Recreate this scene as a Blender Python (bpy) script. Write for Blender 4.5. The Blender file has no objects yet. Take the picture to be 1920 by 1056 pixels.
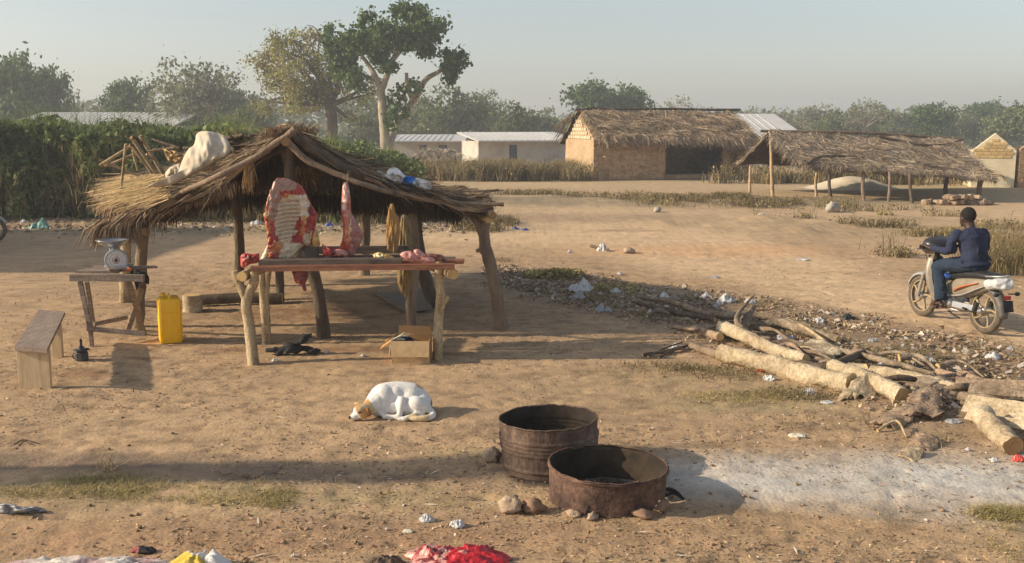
import bpy, bmesh, math, random
import numpy as np
from mathutils import Vector, Matrix, noise, Euler
sin, cos, pi, rad = math.sin, math.cos, math.pi, math.radians
R = random.Random(7)
SC = bpy.context.scene
COL = SC.collection
V = Vector

# ------------------------------------------------------------------ camera, light, sky
FPX, CAMH = 1900.0, 2.3                       # focal length in photo pixels, eye height in metres
PITCH = math.atan(291 / FPX)
cam_d = bpy.data.cameras.new('camera'); cam = bpy.data.objects.new('camera', cam_d); COL.objects.link(cam)
cam_d.sensor_width = 36; cam_d.lens = 36 * FPX / 1920; cam_d.clip_start = .05; cam_d.clip_end = 3000
cam.location = (0, 0, CAMH); cam.rotation_euler = (pi / 2 - PITCH, 0, 0)
SC.camera = cam
SUN_EL, SUN_AZ = rad(24), rad(5)              # light travels towards +X, turned a little towards +Y
ldir = V((cos(SUN_AZ) * cos(SUN_EL), sin(SUN_AZ) * cos(SUN_EL), -sin(SUN_EL)))
sd = bpy.data.lights.new('sun', 'SUN'); sun = bpy.data.objects.new('sun', sd); COL.objects.link(sun)
sd.energy = 4.7; sd.angle = rad(.8); sd.color = (1, .83, .61)
sun.rotation_euler = ldir.to_track_quat('-Z', 'Y').to_euler()
world = bpy.data.worlds.new('World'); SC.world = world; world.use_nodes = True
wn = world.node_tree; bg = wn.nodes['Background']
sky = wn.nodes.new('ShaderNodeTexSky'); sky.sky_type = 'NISHITA'; sky.sun_disc = False
sky.sun_elevation = SUN_EL
sky.sun_rotation = math.atan2(-ldir.x, -ldir.y)
sky.air_density = 1.05; sky.dust_density = 1.8; sky.ozone_density = 1.0; sky.altitude = 300
hs = wn.nodes.new('ShaderNodeHueSaturation'); hs.inputs['Saturation'].default_value = .60; wn.links.new(sky.outputs[0], hs.inputs['Color']); wn.links.new(hs.outputs[0], bg.inputs[0]); bg.inputs[1].default_value = .12
SC.view_settings.view_transform = 'Standard'; SC.view_settings.look = 'None'
SC.view_settings.exposure = .38; SC.view_settings.gamma = 1
SC.cycles.volume_bounces = 0
SC.cycles.max_bounces = 5; SC.cycles.diffuse_bounces = 3; SC.cycles.transparent_max_bounces = 6
SC.cycles.use_denoising = True

def Yv(v, z=0.0):
    a = PITCH + math.atan((v - 528) / FPX)
    return (CAMH - z) / math.tan(a)
def W(u, v, Y):                                # the point on the pixel's ray at world depth Y
    yc = -(v - 528) / FPX
    d = V(((u - 960) / FPX, cos(PITCH) + yc * sin(PITCH), -sin(PITCH) + yc * cos(PITCH)))
    return V((0, 0, CAMH)) + d * (Y / d.y)
def G(u, v, z=0.0):                            # the point on the pixel's ray at height z
    return W(u, v, Yv(v, z))
def PL(u, v, p0, n):                           # the point on the pixel's ray on a plane
    a = W(u, v, 1.0) - V((0, 0, CAMH)); o = V((0, 0, CAMH))
    return o + a * ((p0 - o).dot(n) / a.dot(n))
def ground_z(x, y):
    t = min(max((y - 54) / 34, 0), 1)
    return -1.15 * t * t * (3 - 2 * t)

# ------------------------------------------------------------------ helpers
ORG = {}
def tag(o, label=None, cat=None, group=None, kind=None):
    if label: o['label'] = label
    if cat: o['category'] = cat
    if group: o['group'] = group
    if kind: o['kind'] = kind
    return o
def thing(name, label, cat, loc=(0, 0, 0), group=None):
    o = bpy.data.objects.new(name, None); COL.objects.link(o); o.location = loc
    o.empty_display_size = .1
    ORG[o.name] = V(loc)
    return tag(o, label, cat, group)
def copy_tree(o, parent=None):
    c = o.copy(); COL.objects.link(c)
    if parent: c.parent = parent
    for ch in list(o.children): copy_tree(ch, c)
    return c
def nz(p, f=1.0): return noise.noise(V(p) * f)

class MB:
    def __init__(s): s.v = []; s.f = []; s.m = []; s.c = []
    def add(s, vs, fs, mi=0, col=None):
        b = len(s.v); s.v += [tuple(q) for q in vs]
        s.f += [tuple(b + i for i in f) for f in fs]; s.m += [mi] * len(fs)
        if col is not None: s.c += [col] * len(vs) if not isinstance(col, list) else col
        return s
    def box(s, c, size, rot=None, mi=0, taper=1.0, bev=0.0):
        x, y, z = [q / 2 for q in size]; vs = []
        c = V(c)
        if bev > 0:
            bm = bmesh.new(); bmesh.ops.create_cube(bm, size=1)
            for q in bm.verts:
                k = taper if q.co.z > 0 else 1
                q.co = V((q.co.x * 2 * x * k, q.co.y * 2 * y * k, q.co.z * 2 * z))
            bmesh.ops.bevel(bm, geom=bm.edges[:], offset=bev, segments=3, affect='EDGES', profile=.5)
            bm.verts.index_update()
            vs = [q.co.copy() for q in bm.verts]; fs = [tuple(q.index for q in f.verts) for f in bm.faces]
            bm.free()
        else:
            for dz in (-1, 1):
                k = taper if dz > 0 else 1
                for dx, dy in ((-1, -1), (1, -1), (1, 1), (-1, 1)): vs.append(V((dx * x * k, dy * y * k, dz * z)))
            fs = [(0, 3, 2, 1), (4, 5, 6, 7), (0, 1, 5, 4), (1, 2, 6, 5), (2, 3, 7, 6), (3, 0, 4, 7)]
        M = rot.to_matrix() if isinstance(rot, Euler) else (rot or Matrix.Identity(3))
        return s.add([M @ q + c for q in vs], fs, mi)
    def tube(s, pts, rr, n=8, rough=0.0, mi=0, cap=True, capmi=None, flat=None, sub=0):
        pts = [V(p) for p in pts]
        if not isinstance(rr, (list, tuple)): rr = [rr] * len(pts)
        rr = [rr[0] + (rr[-1] - rr[0]) * i / (len(pts) - 1) for i in range(len(pts))] if len(rr) != len(pts) else list(rr)
        if sub:                                 # Catmull-Rom refinement
            P, Q = [], []
            for i in range(len(pts) - 1):
                a, b = pts[i], pts[i + 1]; p0 = pts[i - 1] if i else a - (b - a); p3 = pts[i + 2] if i + 2 < len(pts) else b + (b - a)
                for k in range(sub):
                    t = k / sub
                    P.append(.5 * ((2 * a) + (b - p0) * t + (2 * p0 - 5 * a + 4 * b - p3) * t * t + (3 * a - p0 - 3 * b + p3) * t ** 3))
                    Q.append(rr[i] + (rr[i + 1] - rr[i]) * t)
            P.append(pts[-1]); Q.append(rr[-1]); pts, rr = P, Q
        vs, fs = [], []; up = None
        for i, p in enumerate(pts):
            d = (pts[min(i + 1, len(pts) - 1)] - pts[max(i - 1, 0)]).normalized()
            if up is None:
                up = V((0, 0, 1)) if abs(d.z) < .9 else V((1, 0, 0))
            a = d.cross(up).normalized(); b = a.cross(d).normalized(); up = b
            for k in range(n):
                t = 2 * pi * k / n
                q = a * cos(t) + b * sin(t) * (flat or 1)
                r = rr[i]
                if rough: r *= 1 + rough * (nz(p + q * r * 2, 9) + .5 * nz(p + q * r * 2, 27))
                vs.append(p + q * r)
        for i in range(len(pts) - 1):
            for k in range(n):
                fs.append((i * n + k, i * n + (k + 1) % n, (i + 1) * n + (k + 1) % n, (i + 1) * n + k))
        s.add(vs, fs, mi)
        if cap:
            cm = mi if capmi is None else capmi; L = (len(pts) - 1) * n
            s.add(vs[:n], [tuple(range(n))], cm); s.add(vs[L:L + n], [tuple(reversed(range(n)))], cm)
        return s
    def ball(s, c, r, rot=None, seg=12, rough=0.0, f=3.0, mi=0):
        c = V(c); r = V((r, r, r)) if isinstance(r, (int, float)) else V(r); vs = []; rings = max(4, seg // 2 + 1)
        M = rot.to_matrix() if isinstance(rot, Euler) else (rot or Matrix.Identity(3))
        for i in range(rings + 1):
            ph = pi * i / rings
            for k in range(seg):
                t = 2 * pi * k / seg
                q = V((sin(ph) * cos(t), sin(ph) * sin(t), cos(ph)))
                g = 1 + (rough * (nz(q + c * 3, f) + .5 * nz(q + c * 3, f * 2.3)) if rough else 0)
                vs.append(c + M @ V((q.x * r.x * g, q.y * r.y * g, q.z * r.z * g)))
        fs = [(i * seg + k, i * seg + (k + 1) % seg, (i + 1) * seg + (k + 1) % seg, (i + 1) * seg + k) for i in range(rings) for k in range(seg)]
        return s.add(vs, [tuple(reversed(f)) for f in fs], mi)
    def lathe(s, prof, n=32, M=None, mi=0, close=False):
        M = M or Matrix.Identity(4); vs = []
        for r, z in prof:
            for k in range(n): vs.append(M @ V((r * cos(2 * pi * k / n), r * sin(2 * pi * k / n), z)))
        m = len(prof); fs = []
        for i in range(m if close else m - 1):
            j = (i + 1) % m
            for k in range(n): fs.append((i * n + k, i * n + (k + 1) % n, j * n + (k + 1) % n, j * n + k))
        return s.add(vs, fs, mi)
    def build(s, name, mats, parent=None, smooth=True, origin=None):
        if not isinstance(mats, (list, tuple)): mats = [mats]
        A = np.array(s.v, dtype=np.float64).reshape(-1, 3)
        loc = V((0, 0, 0))
        if parent is not None: off = ORG.get(parent.name, V((0, 0, 0)))
        elif origin is not None: off = V(origin); loc = off
        else:
            off = V(((A[:, 0].min() + A[:, 0].max()) / 2, (A[:, 1].min() + A[:, 1].max()) / 2, A[:, 2].min())); loc = off
        A = A - np.array(off)
        me = bpy.data.meshes.new(name)
        me.from_pydata(A.tolist(), [], s.f); me.update()
        me.polygons.foreach_set('material_index', s.m)
        me.polygons.foreach_set('use_smooth', [smooth] * len(s.f))
        for m in mats: me.materials.append(m)
        if s.c and len(s.c) == len(s.v):
            ca = me.color_attributes.new('Col', 'FLOAT_COLOR', 'POINT')
            ca.data.foreach_set('color', np.array([(c[0], c[1], c[2], 1) for c in s.c], dtype=np.float32).ravel())
        o = bpy.data.objects.new(name, me); COL.objects.link(o); o.location = loc
        if parent is not None: o.parent = parent; ORG[o.name] = off
        else: ORG[o.name] = loc
        return o

def np_mesh(name, Vs, Fs, mat, parent=None, smooth=False, origin=None, col=None):
    off = np.array(ORG.get(parent.name, (0, 0, 0))) if parent is not None else (np.array(origin) if origin is not None else np.zeros(3))
    A = (np.asarray(Vs) - off).astype(np.float32); F = np.asarray(Fs, dtype=np.int32)
    me = bpy.data.meshes.new(name); k = F.shape[1]
    me.vertices.add(len(A)); me.vertices.foreach_set('co', A.ravel())
    me.loops.add(F.size); me.loops.foreach_set('vertex_index', F.ravel())
    me.polygons.add(len(F)); me.polygons.foreach_set('loop_start', np.arange(0, F.size, k, dtype=np.int32))
    me.polygons.foreach_set('loop_total', np.full(len(F), k, dtype=np.int32))
    me.polygons.foreach_set('use_smooth', np.full(len(F), smooth))
    if col is not None:
        ca = me.color_attributes.new('Col', 'FLOAT_COLOR', 'POINT')
        ca.data.foreach_set('color', np.hstack([col, np.ones((len(col), 1))]).astype(np.float32).ravel())
    me.update(calc_edges=True); me.materials.append(mat)
    o = bpy.data.objects.new(name, me); COL.objects.link(o)
    if parent is not None: o.parent = parent
    else: o.location = off if origin is not None else (0, 0, 0)
    ORG[o.name] = V(off)
    return o

def organic(name, mb, voxel, mats, parent=None, smooth_it=3, colf=None, origin=None, wr=0, wf=10):
    """join overlapping shapes into one continuous skin"""
    o = mb.build('tmp', mats, None, True, origin=(0, 0, 0))
    m = o.modifiers.new('r', 'REMESH'); m.mode = 'VOXEL'; m.voxel_size = voxel; m.use_smooth_shade = True
    if smooth_it:
        sm = o.modifiers.new('s', 'SMOOTH'); sm.iterations = smooth_it; sm.factor = .5
    dg = bpy.context.evaluated_depsgraph_get(); dg.update()
    me = bpy.data.meshes.new_from_object(o.evaluated_get(dg)); bpy.data.objects.remove(o)
    A = np.empty(len(me.vertices) * 3); me.vertices.foreach_get('co', A); A = A.reshape(-1, 3)
    if wr:
        Nn = np.array([v_.normal[:] for v_ in me.vertices]); d_ = np.array([nz(p_, wf) + .5 * abs(nz(p_, wf * 2.2)) for p_ in A]); A = A + Nn * (d_ * wr)[:, None]
    if colf:
        ca = me.color_attributes.new('Col', 'FLOAT_COLOR', 'POINT')
        ca.data.foreach_set('color', np.array([(*colf(V(p)), 1) for p in A], dtype=np.float32).ravel())
    if parent is not None: off = ORG.get(parent.name, V((0, 0, 0)))
    else: off = V(origin) if origin is not None else V(((A[:, 0].min() + A[:, 0].max()) / 2, (A[:, 1].min() + A[:, 1].max()) / 2, A[:, 2].min()))
    A = A - np.array(off); me.vertices.foreach_set('co', A.ravel()); me.update()
    me.name = name
    me.polygons.foreach_set('use_smooth', [True] * len(me.polygons))
    n = bpy.data.objects.new(name, me); COL.objects.link(n)
    if not me.materials:
        for q in (mats if isinstance(mats, (list, tuple)) else [mats]): me.materials.append(q)
    if parent is not None: n.parent = parent
    else: n.location = off
    ORG[n.name] = V(off)
    return n

# ------------------------------------------------------------------ materials
def mat(name, cols, scale=6, rough=.9, bump=.3, bscale=40, isl=0.0, attr=False, stretch=(1, 1, 1), metal=0, spec=.3,
        transl=0, detail=6, coat=0, objrand=0.0, bstretch=None, alpha=None, bdist=.02):
    m = bpy.data.materials.new(name); m.use_nodes = True; nt = m.node_tree; N = nt.nodes; L = nt.links
    b = N['Principled BSDF']; b.inputs['Roughness'].default_value = rough; b.inputs['Metallic'].default_value = metal
    b.inputs['Specular IOR Level'].default_value = spec; b.inputs['Coat Weight'].default_value = coat
    tc = N.new('ShaderNodeTexCoord'); mp = N.new('ShaderNodeMapping'); mp.inputs['Scale'].default_value = stretch
    L.new(tc.outputs['Object'], mp.inputs[0])
    n = N.new('ShaderNodeTexNoise'); n.inputs['Scale'].default_value = scale; n.inputs['Detail'].default_value = detail
    n.inputs['Roughness'].default_value = .65; L.new(mp.outputs[0], n.inputs[0])
    rp = N.new('ShaderNodeValToRGB'); e = rp.color_ramp.elements; k = len(cols)
    for i, c in enumerate(cols):
        p = .3 + .4 * i / max(k - 1, 1)
        if i < 2: e[i].position = p if k > 1 else i; e[i].color = (*c, 1)
        else: q = e.new(p); q.color = (*c, 1)
    if k == 1: e[1].color = (*cols[0], 1)
    L.new(n.outputs[0], rp.inputs[0]); out = rp.outputs[0]
    if attr:
        va = N.new('ShaderNodeVertexColor'); va.layer_name = 'Col'
        mx = N.new('ShaderNodeMix'); mx.data_type = 'RGBA'; mx.blend_type = 'MULTIPLY'; mx.inputs[0].default_value = 1
        L.new(out, mx.inputs[6]); L.new(va.outputs[0], mx.inputs[7]); out = mx.outputs[2]
    if isl or objrand:
        h = N.new('ShaderNodeHueSaturation'); 
        if isl:
            g = N.new('ShaderNodeNewGeometry'); src = g.outputs['Random Per Island']; amt = isl
        else:
            oi = N.new('ShaderNodeObjectInfo'); src = oi.outputs['Random']; amt = objrand
        mr = N.new('ShaderNodeMapRange'); mr.inputs[3].default_value = 1 - amt; mr.inputs[4].default_value = 1 + amt
        L.new(src, mr.inputs[0]); L.new(mr.outputs[0], h.inputs['Value'])
        m2 = N.new('ShaderNodeMapRange'); m2.inputs[3].default_value = .5 - amt * .05; m2.inputs[4].default_value = .5 + amt * .04
        ma = N.new('ShaderNodeMath'); ma.operation = 'FRACT'; mm = N.new('ShaderNodeMath'); mm.operation = 'MULTIPLY'; mm.inputs[1].default_value = 7.3
        L.new(src, mm.inputs[0]); L.new(mm.outputs[0], ma.inputs[0]); L.new(ma.outputs[0], m2.inputs[0]); L.new(m2.outputs[0], h.inputs['Hue'])
        L.new(out, h.inputs['Color']); out = h.outputs[0]
    L.new(out, b.inputs['Base Color'])
    if bump:
        n2 = N.new('ShaderNodeTexNoise'); n2.inputs['Scale'].default_value = bscale; n2.inputs['Detail'].default_value = 5
        m3 = N.new('ShaderNodeMapping'); m3.inputs['Scale'].default_value = bstretch or stretch
        L.new(tc.outputs['Object'], m3.inputs[0]); L.new(m3.outputs[0], n2.inputs[0])
        bp = N.new('ShaderNodeBump'); bp.inputs['Strength'].default_value = bump; bp.inputs['Distance'].default_value = bdist
        L.new(n2.outputs[0], bp.inputs['Height']); L.new(bp.outputs[0], b.inputs['Normal'])
    if transl:
        tr = N.new('ShaderNodeBsdfTranslucent'); L.new(out, tr.inputs[0]); ms = N.new('ShaderNodeMixShader')
        ms.inputs[0].default_value = transl; mo = N['Material Output']
        L.new(b.outputs[0], ms.inputs[1]); L.new(tr.outputs[0], ms.inputs[2]); L.new(ms.outputs[0], mo.inputs[0])
    if alpha is not None: b.inputs['Alpha'].default_value = alpha
    return m
WHITE3 = [(.75, .75, .75), (1, 1, 1), (.85, .85, .85)]
M = {}
M['ground'] = mat('dusty_earth', [(.8, .8, .8), (1, 1, 1), (1.16, 1.13, 1.1)], 2.6, .97, .6, 38, attr=True, spec=.1, detail=12, bdist=.012)
def speckle(m, sc, lo, hi, x0=.36, x1=.66):     # fine colour grain of the material itself
    nt = m.node_tree; N = nt.nodes; L = nt.links; b = N['Principled BSDF']; src = b.inputs['Base Color'].links[0].from_socket
    tc = [q for q in N if q.type == 'TEX_COORD'][0]; n = N.new('ShaderNodeTexNoise'); n.inputs['Scale'].default_value = sc; n.inputs['Detail'].default_value = 6; n.inputs['Roughness'].default_value = .7
    L.new(tc.outputs['Object'], n.inputs[0]); r = N.new('ShaderNodeMapRange'); r.inputs[1].default_value = x0; r.inputs[2].default_value = x1; r.inputs[3].default_value = lo; r.inputs[4].default_value = hi; L.new(n.outputs[0], r.inputs[0])
    mx = N.new('ShaderNodeMix'); mx.data_type = 'RGBA'; mx.blend_type = 'MULTIPLY'; mx.inputs[0].default_value = 1; L.new(src, mx.inputs[6]); L.new(r.outputs[0], mx.inputs[7]); L.new(mx.outputs[2], b.inputs['Base Color'])
speckle(M['ground'], 34, .86, 1.10); speckle(M['ground'], 5.5, .92, 1.06)
M['thatch'] = mat('dry_thatch', [(.26, .19, .12), (.40, .30, .195), (.54, .425, .285)], 2.5, .95, 0, isl=.45, spec=.15)
M['thatch_stall'] = mat('grey_brown_old_thatch', [(.14, .105, .07), (.25, .185, .12), (.40, .305, .19)], 3.5, .95, 0, isl=.5, spec=.12)
M['thatch_grey'] = mat('weathered_thatch', [(.30, .235, .165), (.40, .32, .23), (.48, .39, .285)], .8, .95, 0, isl=.38, spec=.15)
M['thatch_shade'] = mat('shade_darkened_thatch', [(.05, .036, .024), (.10, .07, .045)], 2.5, .95, 0, isl=.45, spec=.1)  # darker thatch copy: the shade under roofs is put into its colour
M['straw'] = mat('loose_straw', [(.45, .31, .14), (.62, .45, .22)], 4, .9, 0, isl=.35)
M['bark'] = mat('grey_brown_bark', [(.12, .085, .06), (.22, .16, .11), (.30, .225, .16)], 7, .9, .7, 45, stretch=(1, 1, .35))
M['darkbark'] = mat('dark_bark', [(.06, .042, .03), (.11, .08, .055), (.17, .125, .09)], 8, .9, .7, 45, stretch=(1, 1, .35))
M['pole'] = mat('peeled_pale_pole', [(.20, .13, .065), (.44, .33, .19), (.62, .49, .31)], 9, .85, .5, 50, stretch=(1, 1, .4))
M['cut'] = mat('cut_wood_end', [(.50, .32, .13), (.66, .46, .22)], 14, .85, .2, 60)
M['cutdark'] = mat('old_cut_wood_end', [(.22, .13, .06), (.34, .21, .10)], 14, .85, .2, 60)
M['log'] = mat('pale_log', [(.24, .175, .105), (.48, .38, .245), (.68, .575, .40)], 4, .9, .8, 30, stretch=(1, 1, 1))
M['oldlog'] = mat('weathered_log', [(.11, .08, .055), (.25, .185, .125), (.42, .335, .235)], 6, .9, .7, 35)
M['barkpiece'] = mat('shed_bark', [(.20, .13, .085), (.34, .24, .16), (.44, .33, .22)], 8, .92, .6, 40)
M['plank'] = mat('weathered_plank', [(.16, .12, .095), (.27, .21, .165), (.36, .29, .23)], 3, .85, .5, 30, stretch=(1, 12, 12))
M['plankb'] = mat('weathered_plank_lengthwise', [(.17, .125, .10), (.27, .205, .16), (.35, .28, .22)], 4, .85, .5, 30, stretch=(12, 1, 12))
M['plankpale'] = mat('pale_sawn_board', [(.42, .30, .17), (.56, .42, .25), (.64, .49, .31)], 3, .8, .3, 30, stretch=(8, 8, 1))
M['plankdark'] = mat('dark_greasy_plank', [(.05, .038, .03), (.11, .082, .065), (.18, .13, .10)], 4, .7, .5, 30, stretch=(1, 10, 10))
M['redplank'] = mat('blood_stained_plank', [(.08, .032, .02), (.22, .075, .032), (.34, .15, .075)], 5, .6, .4, 30, stretch=(1, 10, 10), spec=.5)
M['mud'] = mat('mud_plaster', [(.38, .265, .155), (.46, .33, .20), (.52, .38, .24)], 1.6, .95, .8, 9, bdist=.05, spec=.1)
M['mudrough'] = mat('rough_mud_brick', [(.32, .205, .115), (.46, .31, .18), (.56, .39, .235)], 2.2, .95, 1.0, 7, stretch=(1, 1, 2), bdist=.09, spec=.1)
M['brick'] = mat('pale_mud_brick', [(.50, .40, .27), (.64, .54, .38)], 4, .95, .4, 30, isl=.12, spec=.1)
M['ybrick'] = mat('yellow_mud_brick', [(.50, .34, .14), (.64, .45, .20)], 4, .95, .4, 30, isl=.15, spec=.1)
M['mortar'] = mat('mortar', [(.50, .42, .30), (.60, .51, .38)], 4, .95, .4, 20, spec=.1)
M['yplaster'] = mat('pale_yellow_plaster', [(.56, .47, .31), (.68, .58, .40), (.74, .66, .48)], 1.2, .95, .3, 10, spec=.1)
M['whitewall'] = mat('grey_cement_wall', [(.34, .31, .27), (.52, .48, .42), (.58, .54, .47)], .7, .95, .2, 10, spec=.1)
M['dark'] = mat('dark_interior', [(.03, .026, .022), (.05, .042, .035)], 2, .95, 0)
M['tin'] = mat('zinc_roof_sheet', [(.50, .50, .49), (.62, .61, .59)], .6, .55, 0, metal=.0, spec=.4)
M['leaf'] = mat('dark_green_leaf', [(.045, .085, .024), (.082, .145, .038), (.13, .19, .058)], .8, .6, 0, isl=.45, transl=.3)
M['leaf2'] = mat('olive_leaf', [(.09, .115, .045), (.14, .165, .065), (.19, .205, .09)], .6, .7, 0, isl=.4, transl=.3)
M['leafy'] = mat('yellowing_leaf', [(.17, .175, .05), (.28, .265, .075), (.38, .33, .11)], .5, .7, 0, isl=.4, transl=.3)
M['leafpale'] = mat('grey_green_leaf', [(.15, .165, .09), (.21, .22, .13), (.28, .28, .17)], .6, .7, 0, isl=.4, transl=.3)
M['hedge'] = mat('thicket_leaf', [(.085, .125, .042), (.155, .205, .066), (.29, .285, .105)], .35, .7, 0, isl=.55, transl=.25)
M['trunk'] = mat('pale_fig_bark', [(.19, .155, .11), (.32, .27, .20), (.44, .38, .29)], 2, .9, .4, 12)
M['twig'] = mat('twig_bark', [(.17, .14, .11), (.27, .23, .18)], 3, .9, .3, 20)
M['drygrass'] = mat('dry_grass', [(.13, .11, .05), (.24, .19, .095), (.36, .29, .15)], .9, .9, 0, isl=.4, transl=.2)
M['grass'] = mat('short_green_grass', [(.26, .225, .085), (.38, .32, .14), (.50, .42, .22)], 1.2, .9, 0, isl=.4, transl=.2)
M['deadleaf'] = mat('dead_leaf', [(.16, .11, .07), (.34, .25, .16), (.52, .42, .29)], 2, .9, 0, isl=.5)
M['scrap'] = mat('plastic_scrap', [(.34, .30, .25), (.55, .50, .44)], 2, .6, 0, isl=.3)
M['clod'] = mat('earth_clod', [(.22, .145, .09), (.34, .23, .145)], 3, .95, 0, isl=.35, spec=.1)
M['stone'] = mat('fire_stone', [(.26, .18, .12), (.40, .30, .21), (.48, .38, .28)], 9, .9, .6, 30)
M['plasticw'] = mat('white_plastic_bag', [(.60, .60, .60), (.78, .78, .77)], 8, .45, .4, 20, spec=.5, transl=.25)
M['plasticg'] = mat('grey_plastic_bag', [(.36, .37, .38), (.52, .53, .54)], 8, .5, .4, 20, spec=.5, transl=.25)
M['plasticd'] = mat('black_plastic_bag', [(.015, .016, .02), (.04, .04, .045)], 8, .4, .4, 20, spec=.5)
M['plasticb'] = mat('blue_plastic', [(.02, .05, .28), (.05, .10, .42)], 8, .4, .3, 20, spec=.5)
M['plastict'] = mat('teal_plastic', [(.10, .28, .24), (.24, .45, .39)], 8, .5, .3, 20, spec=.5)
M['plasticr'] = mat('red_plastic', [(.55, .05, .04), (.75, .10, .07)], 8, .4, .3, 20, spec=.5)
M['card'] = mat('brown_cardboard', [(.46, .31, .16), (.57, .40, .21)], 5, .85, .15, 20)
M['cardin'] = mat('cardboard_inside', [(.46, .24, .09), (.54, .30, .12)], 5, .85, .15, 20)
M['greycard'] = mat('dusty_grey_sheet', [(.20, .17, .13), (.27, .23, .18)], 5, .85, .15, 20)
M['paper'] = mat('newspaper', [(.62, .56, .42), (.74, .69, .56)], 12, .85, .1, 20)
M['burlap'] = mat('woven_sack', [(.42, .35, .24), (.58, .50, .38), (.68, .61, .49)], 5, .85, .3, 90)
M['yellow'] = mat('yellow_plastic_can', [(.86, .45, .003), (.96, .54, .004), (.90, .49, .003)], 6, .42, .06, 20, spec=.5)
M['rust'] = mat('rusty_drum_steel', [(.050, .034, .027), (.105, .070, .053), (.25, .17, .125)], 5, .8, .5, 30, metal=.15, stretch=(1, 1, .5), detail=9, spec=.3)
M['rustd'] = mat('sooty_rusty_steel', [(.035, .022, .018), (.10, .06, .045), (.21, .125, .085)], 5, .85, .5, 30, metal=.1, detail=9, spec=.3)
M['soot'] = mat('soot_inside', [(.012, .009, .007), (.035, .025, .017), (.08, .055, .033)], 3.5, .85, .3, 20)
M['iron'] = mat('dark_iron', [(.035, .038, .045), (.09, .095, .105)], 12, .5, .3, 40, metal=.5)
M['cloth'] = mat('black_cloth', [(.012, .012, .014), (.03, .03, .032)], 12, .9, .3, 60)
M['steel'] = mat('brushed_steel', [(.42, .44, .47), (.60, .62, .65)], 9, .28, .05, 40, metal=.9)
M['fender'] = mat('dusty_dark_fender', [(.09, .085, .08), (.17, .16, .145)], 9, .5, .1, 40)
M['grey'] = mat('grey_enamel', [(.30, .32, .35), (.40, .42, .45)], 9, .5, .1, 40)
M['dial'] = mat('dial_white', [(.60, .58, .56), (.68, .66, .64)], 12, .5, 0)
M['dialr'] = mat('dial_red_ring', [(.45, .16, .13)], 5, .5, 0)
M['black'] = mat('black_rubber', [(.015, .015, .015), (.03, .03, .03)], 12, .75, .2, 40)
M['blackpl'] = mat('black_gloss_plastic', [(.02, .02, .022), (.04, .04, .042)], 12, .35, .05, 30, spec=.5)
M['tyre'] = mat('dusty_tyre', [(.07, .058, .045), (.16, .125, .09)], 14, .9, .3, 60)
M['rim'] = mat('dusty_gold_rim', [(.30, .23, .13), (.44, .35, .22)], 9, .6, .1, 30, metal=.3)
M['alu'] = mat('engine_metal', [(.34, .33, .31), (.52, .51, .49)], 14, .45, .2, 40, metal=.7)
M['cowl'] = mat('champagne_cowling', [(.19, .16, .115), (.31, .265, .20)], 6, .38, .04, 30, spec=.5)
M['silverpl'] = mat('silver_cowling', [(.26, .25, .225), (.38, .365, .335)], 6, .38, .04, 30, spec=.5)
M['orange'] = mat('orange_stripe', [(.62, .15, .03)], 5, .4, 0, spec=.5)
M['redlens'] = mat('red_reflector', [(.45, .02, .02)], 5, .25, 0, spec=.5)
M['seat'] = mat('black_seat_vinyl', [(.018, .018, .02), (.03, .03, .032)], 9, .5, .2, 60)
M['bluepl'] = mat('blue_cloth', [(.05, .14, .5), (.08, .2, .62)], 9, .6, .2, 20)
M['skin'] = mat('dark_brown_skin', [(.045, .024, .016), (.065, .036, .024)], 8, .5, .15, 60, spec=.4)
M['hair'] = mat('cropped_black_hair', [(.010, .008, .007), (.018, .015, .013)], 60, .9, .5, 160)
M['shirt'] = mat('navy_sweatshirt', [(.017, .023, .050), (.027, .036, .073)], 5, .9, .35, 12, bdist=.03)
M['jeans'] = mat('dark_blue_jeans', [(.014, .026, .048), (.025, .042, .073)], 8, .9, .35, 18, bdist=.03)
M['sandal'] = mat('brown_sandal', [(.10, .05, .03)], 5, .8, 0)
M['attr'] = mat('meat_surface', [(.82, .82, .82), (1, 1, 1), (1.05, 1.05, 1.05)], 22, .34, .6, 55, attr=True, spec=.5, coat=.3, bdist=.01)
M['attrdry'] = mat('dry_painted_surface', [(.86, .86, .86), (1, 1, 1)], 14, .85, .35, 40, attr=True)
M['fur'] = mat('short_dog_fur', [(.90, .90, .90), (1, 1, 1)], 30, .85, .3, 120, attr=True, spec=.2, bdist=.006)
M['rock'] = mat('white_rock', [(.30, .27, .22), (.44, .41, .35)], 5, .9, .5, 18)
M['sand'] = mat('pale_sand_heap', [(.52, .44, .32), (.62, .54, .40)], 3, .95, .4, 14)
speckle(M['log'], 38, .62, 1.15); speckle(M['oldlog'], 38, .6, 1.2); speckle(M['pole'], 45, .62, 1.15); speckle(M['mudrough'], 9, .72, 1.2); speckle(M['mud'], 7, .85, 1.1); speckle(M['rust'], 30, .6, 1.35); speckle(M['rustd'], 26, .6, 1.45); speckle(M['barkpiece'], 30, .65, 1.2); speckle(M['attr'], 60, .75, 1.15); speckle(M['fur'], 45, .86, 1.05); speckle(M['plank'], 30, .7, 1.2); speckle(M['card'], 18, .85, 1.08)
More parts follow.
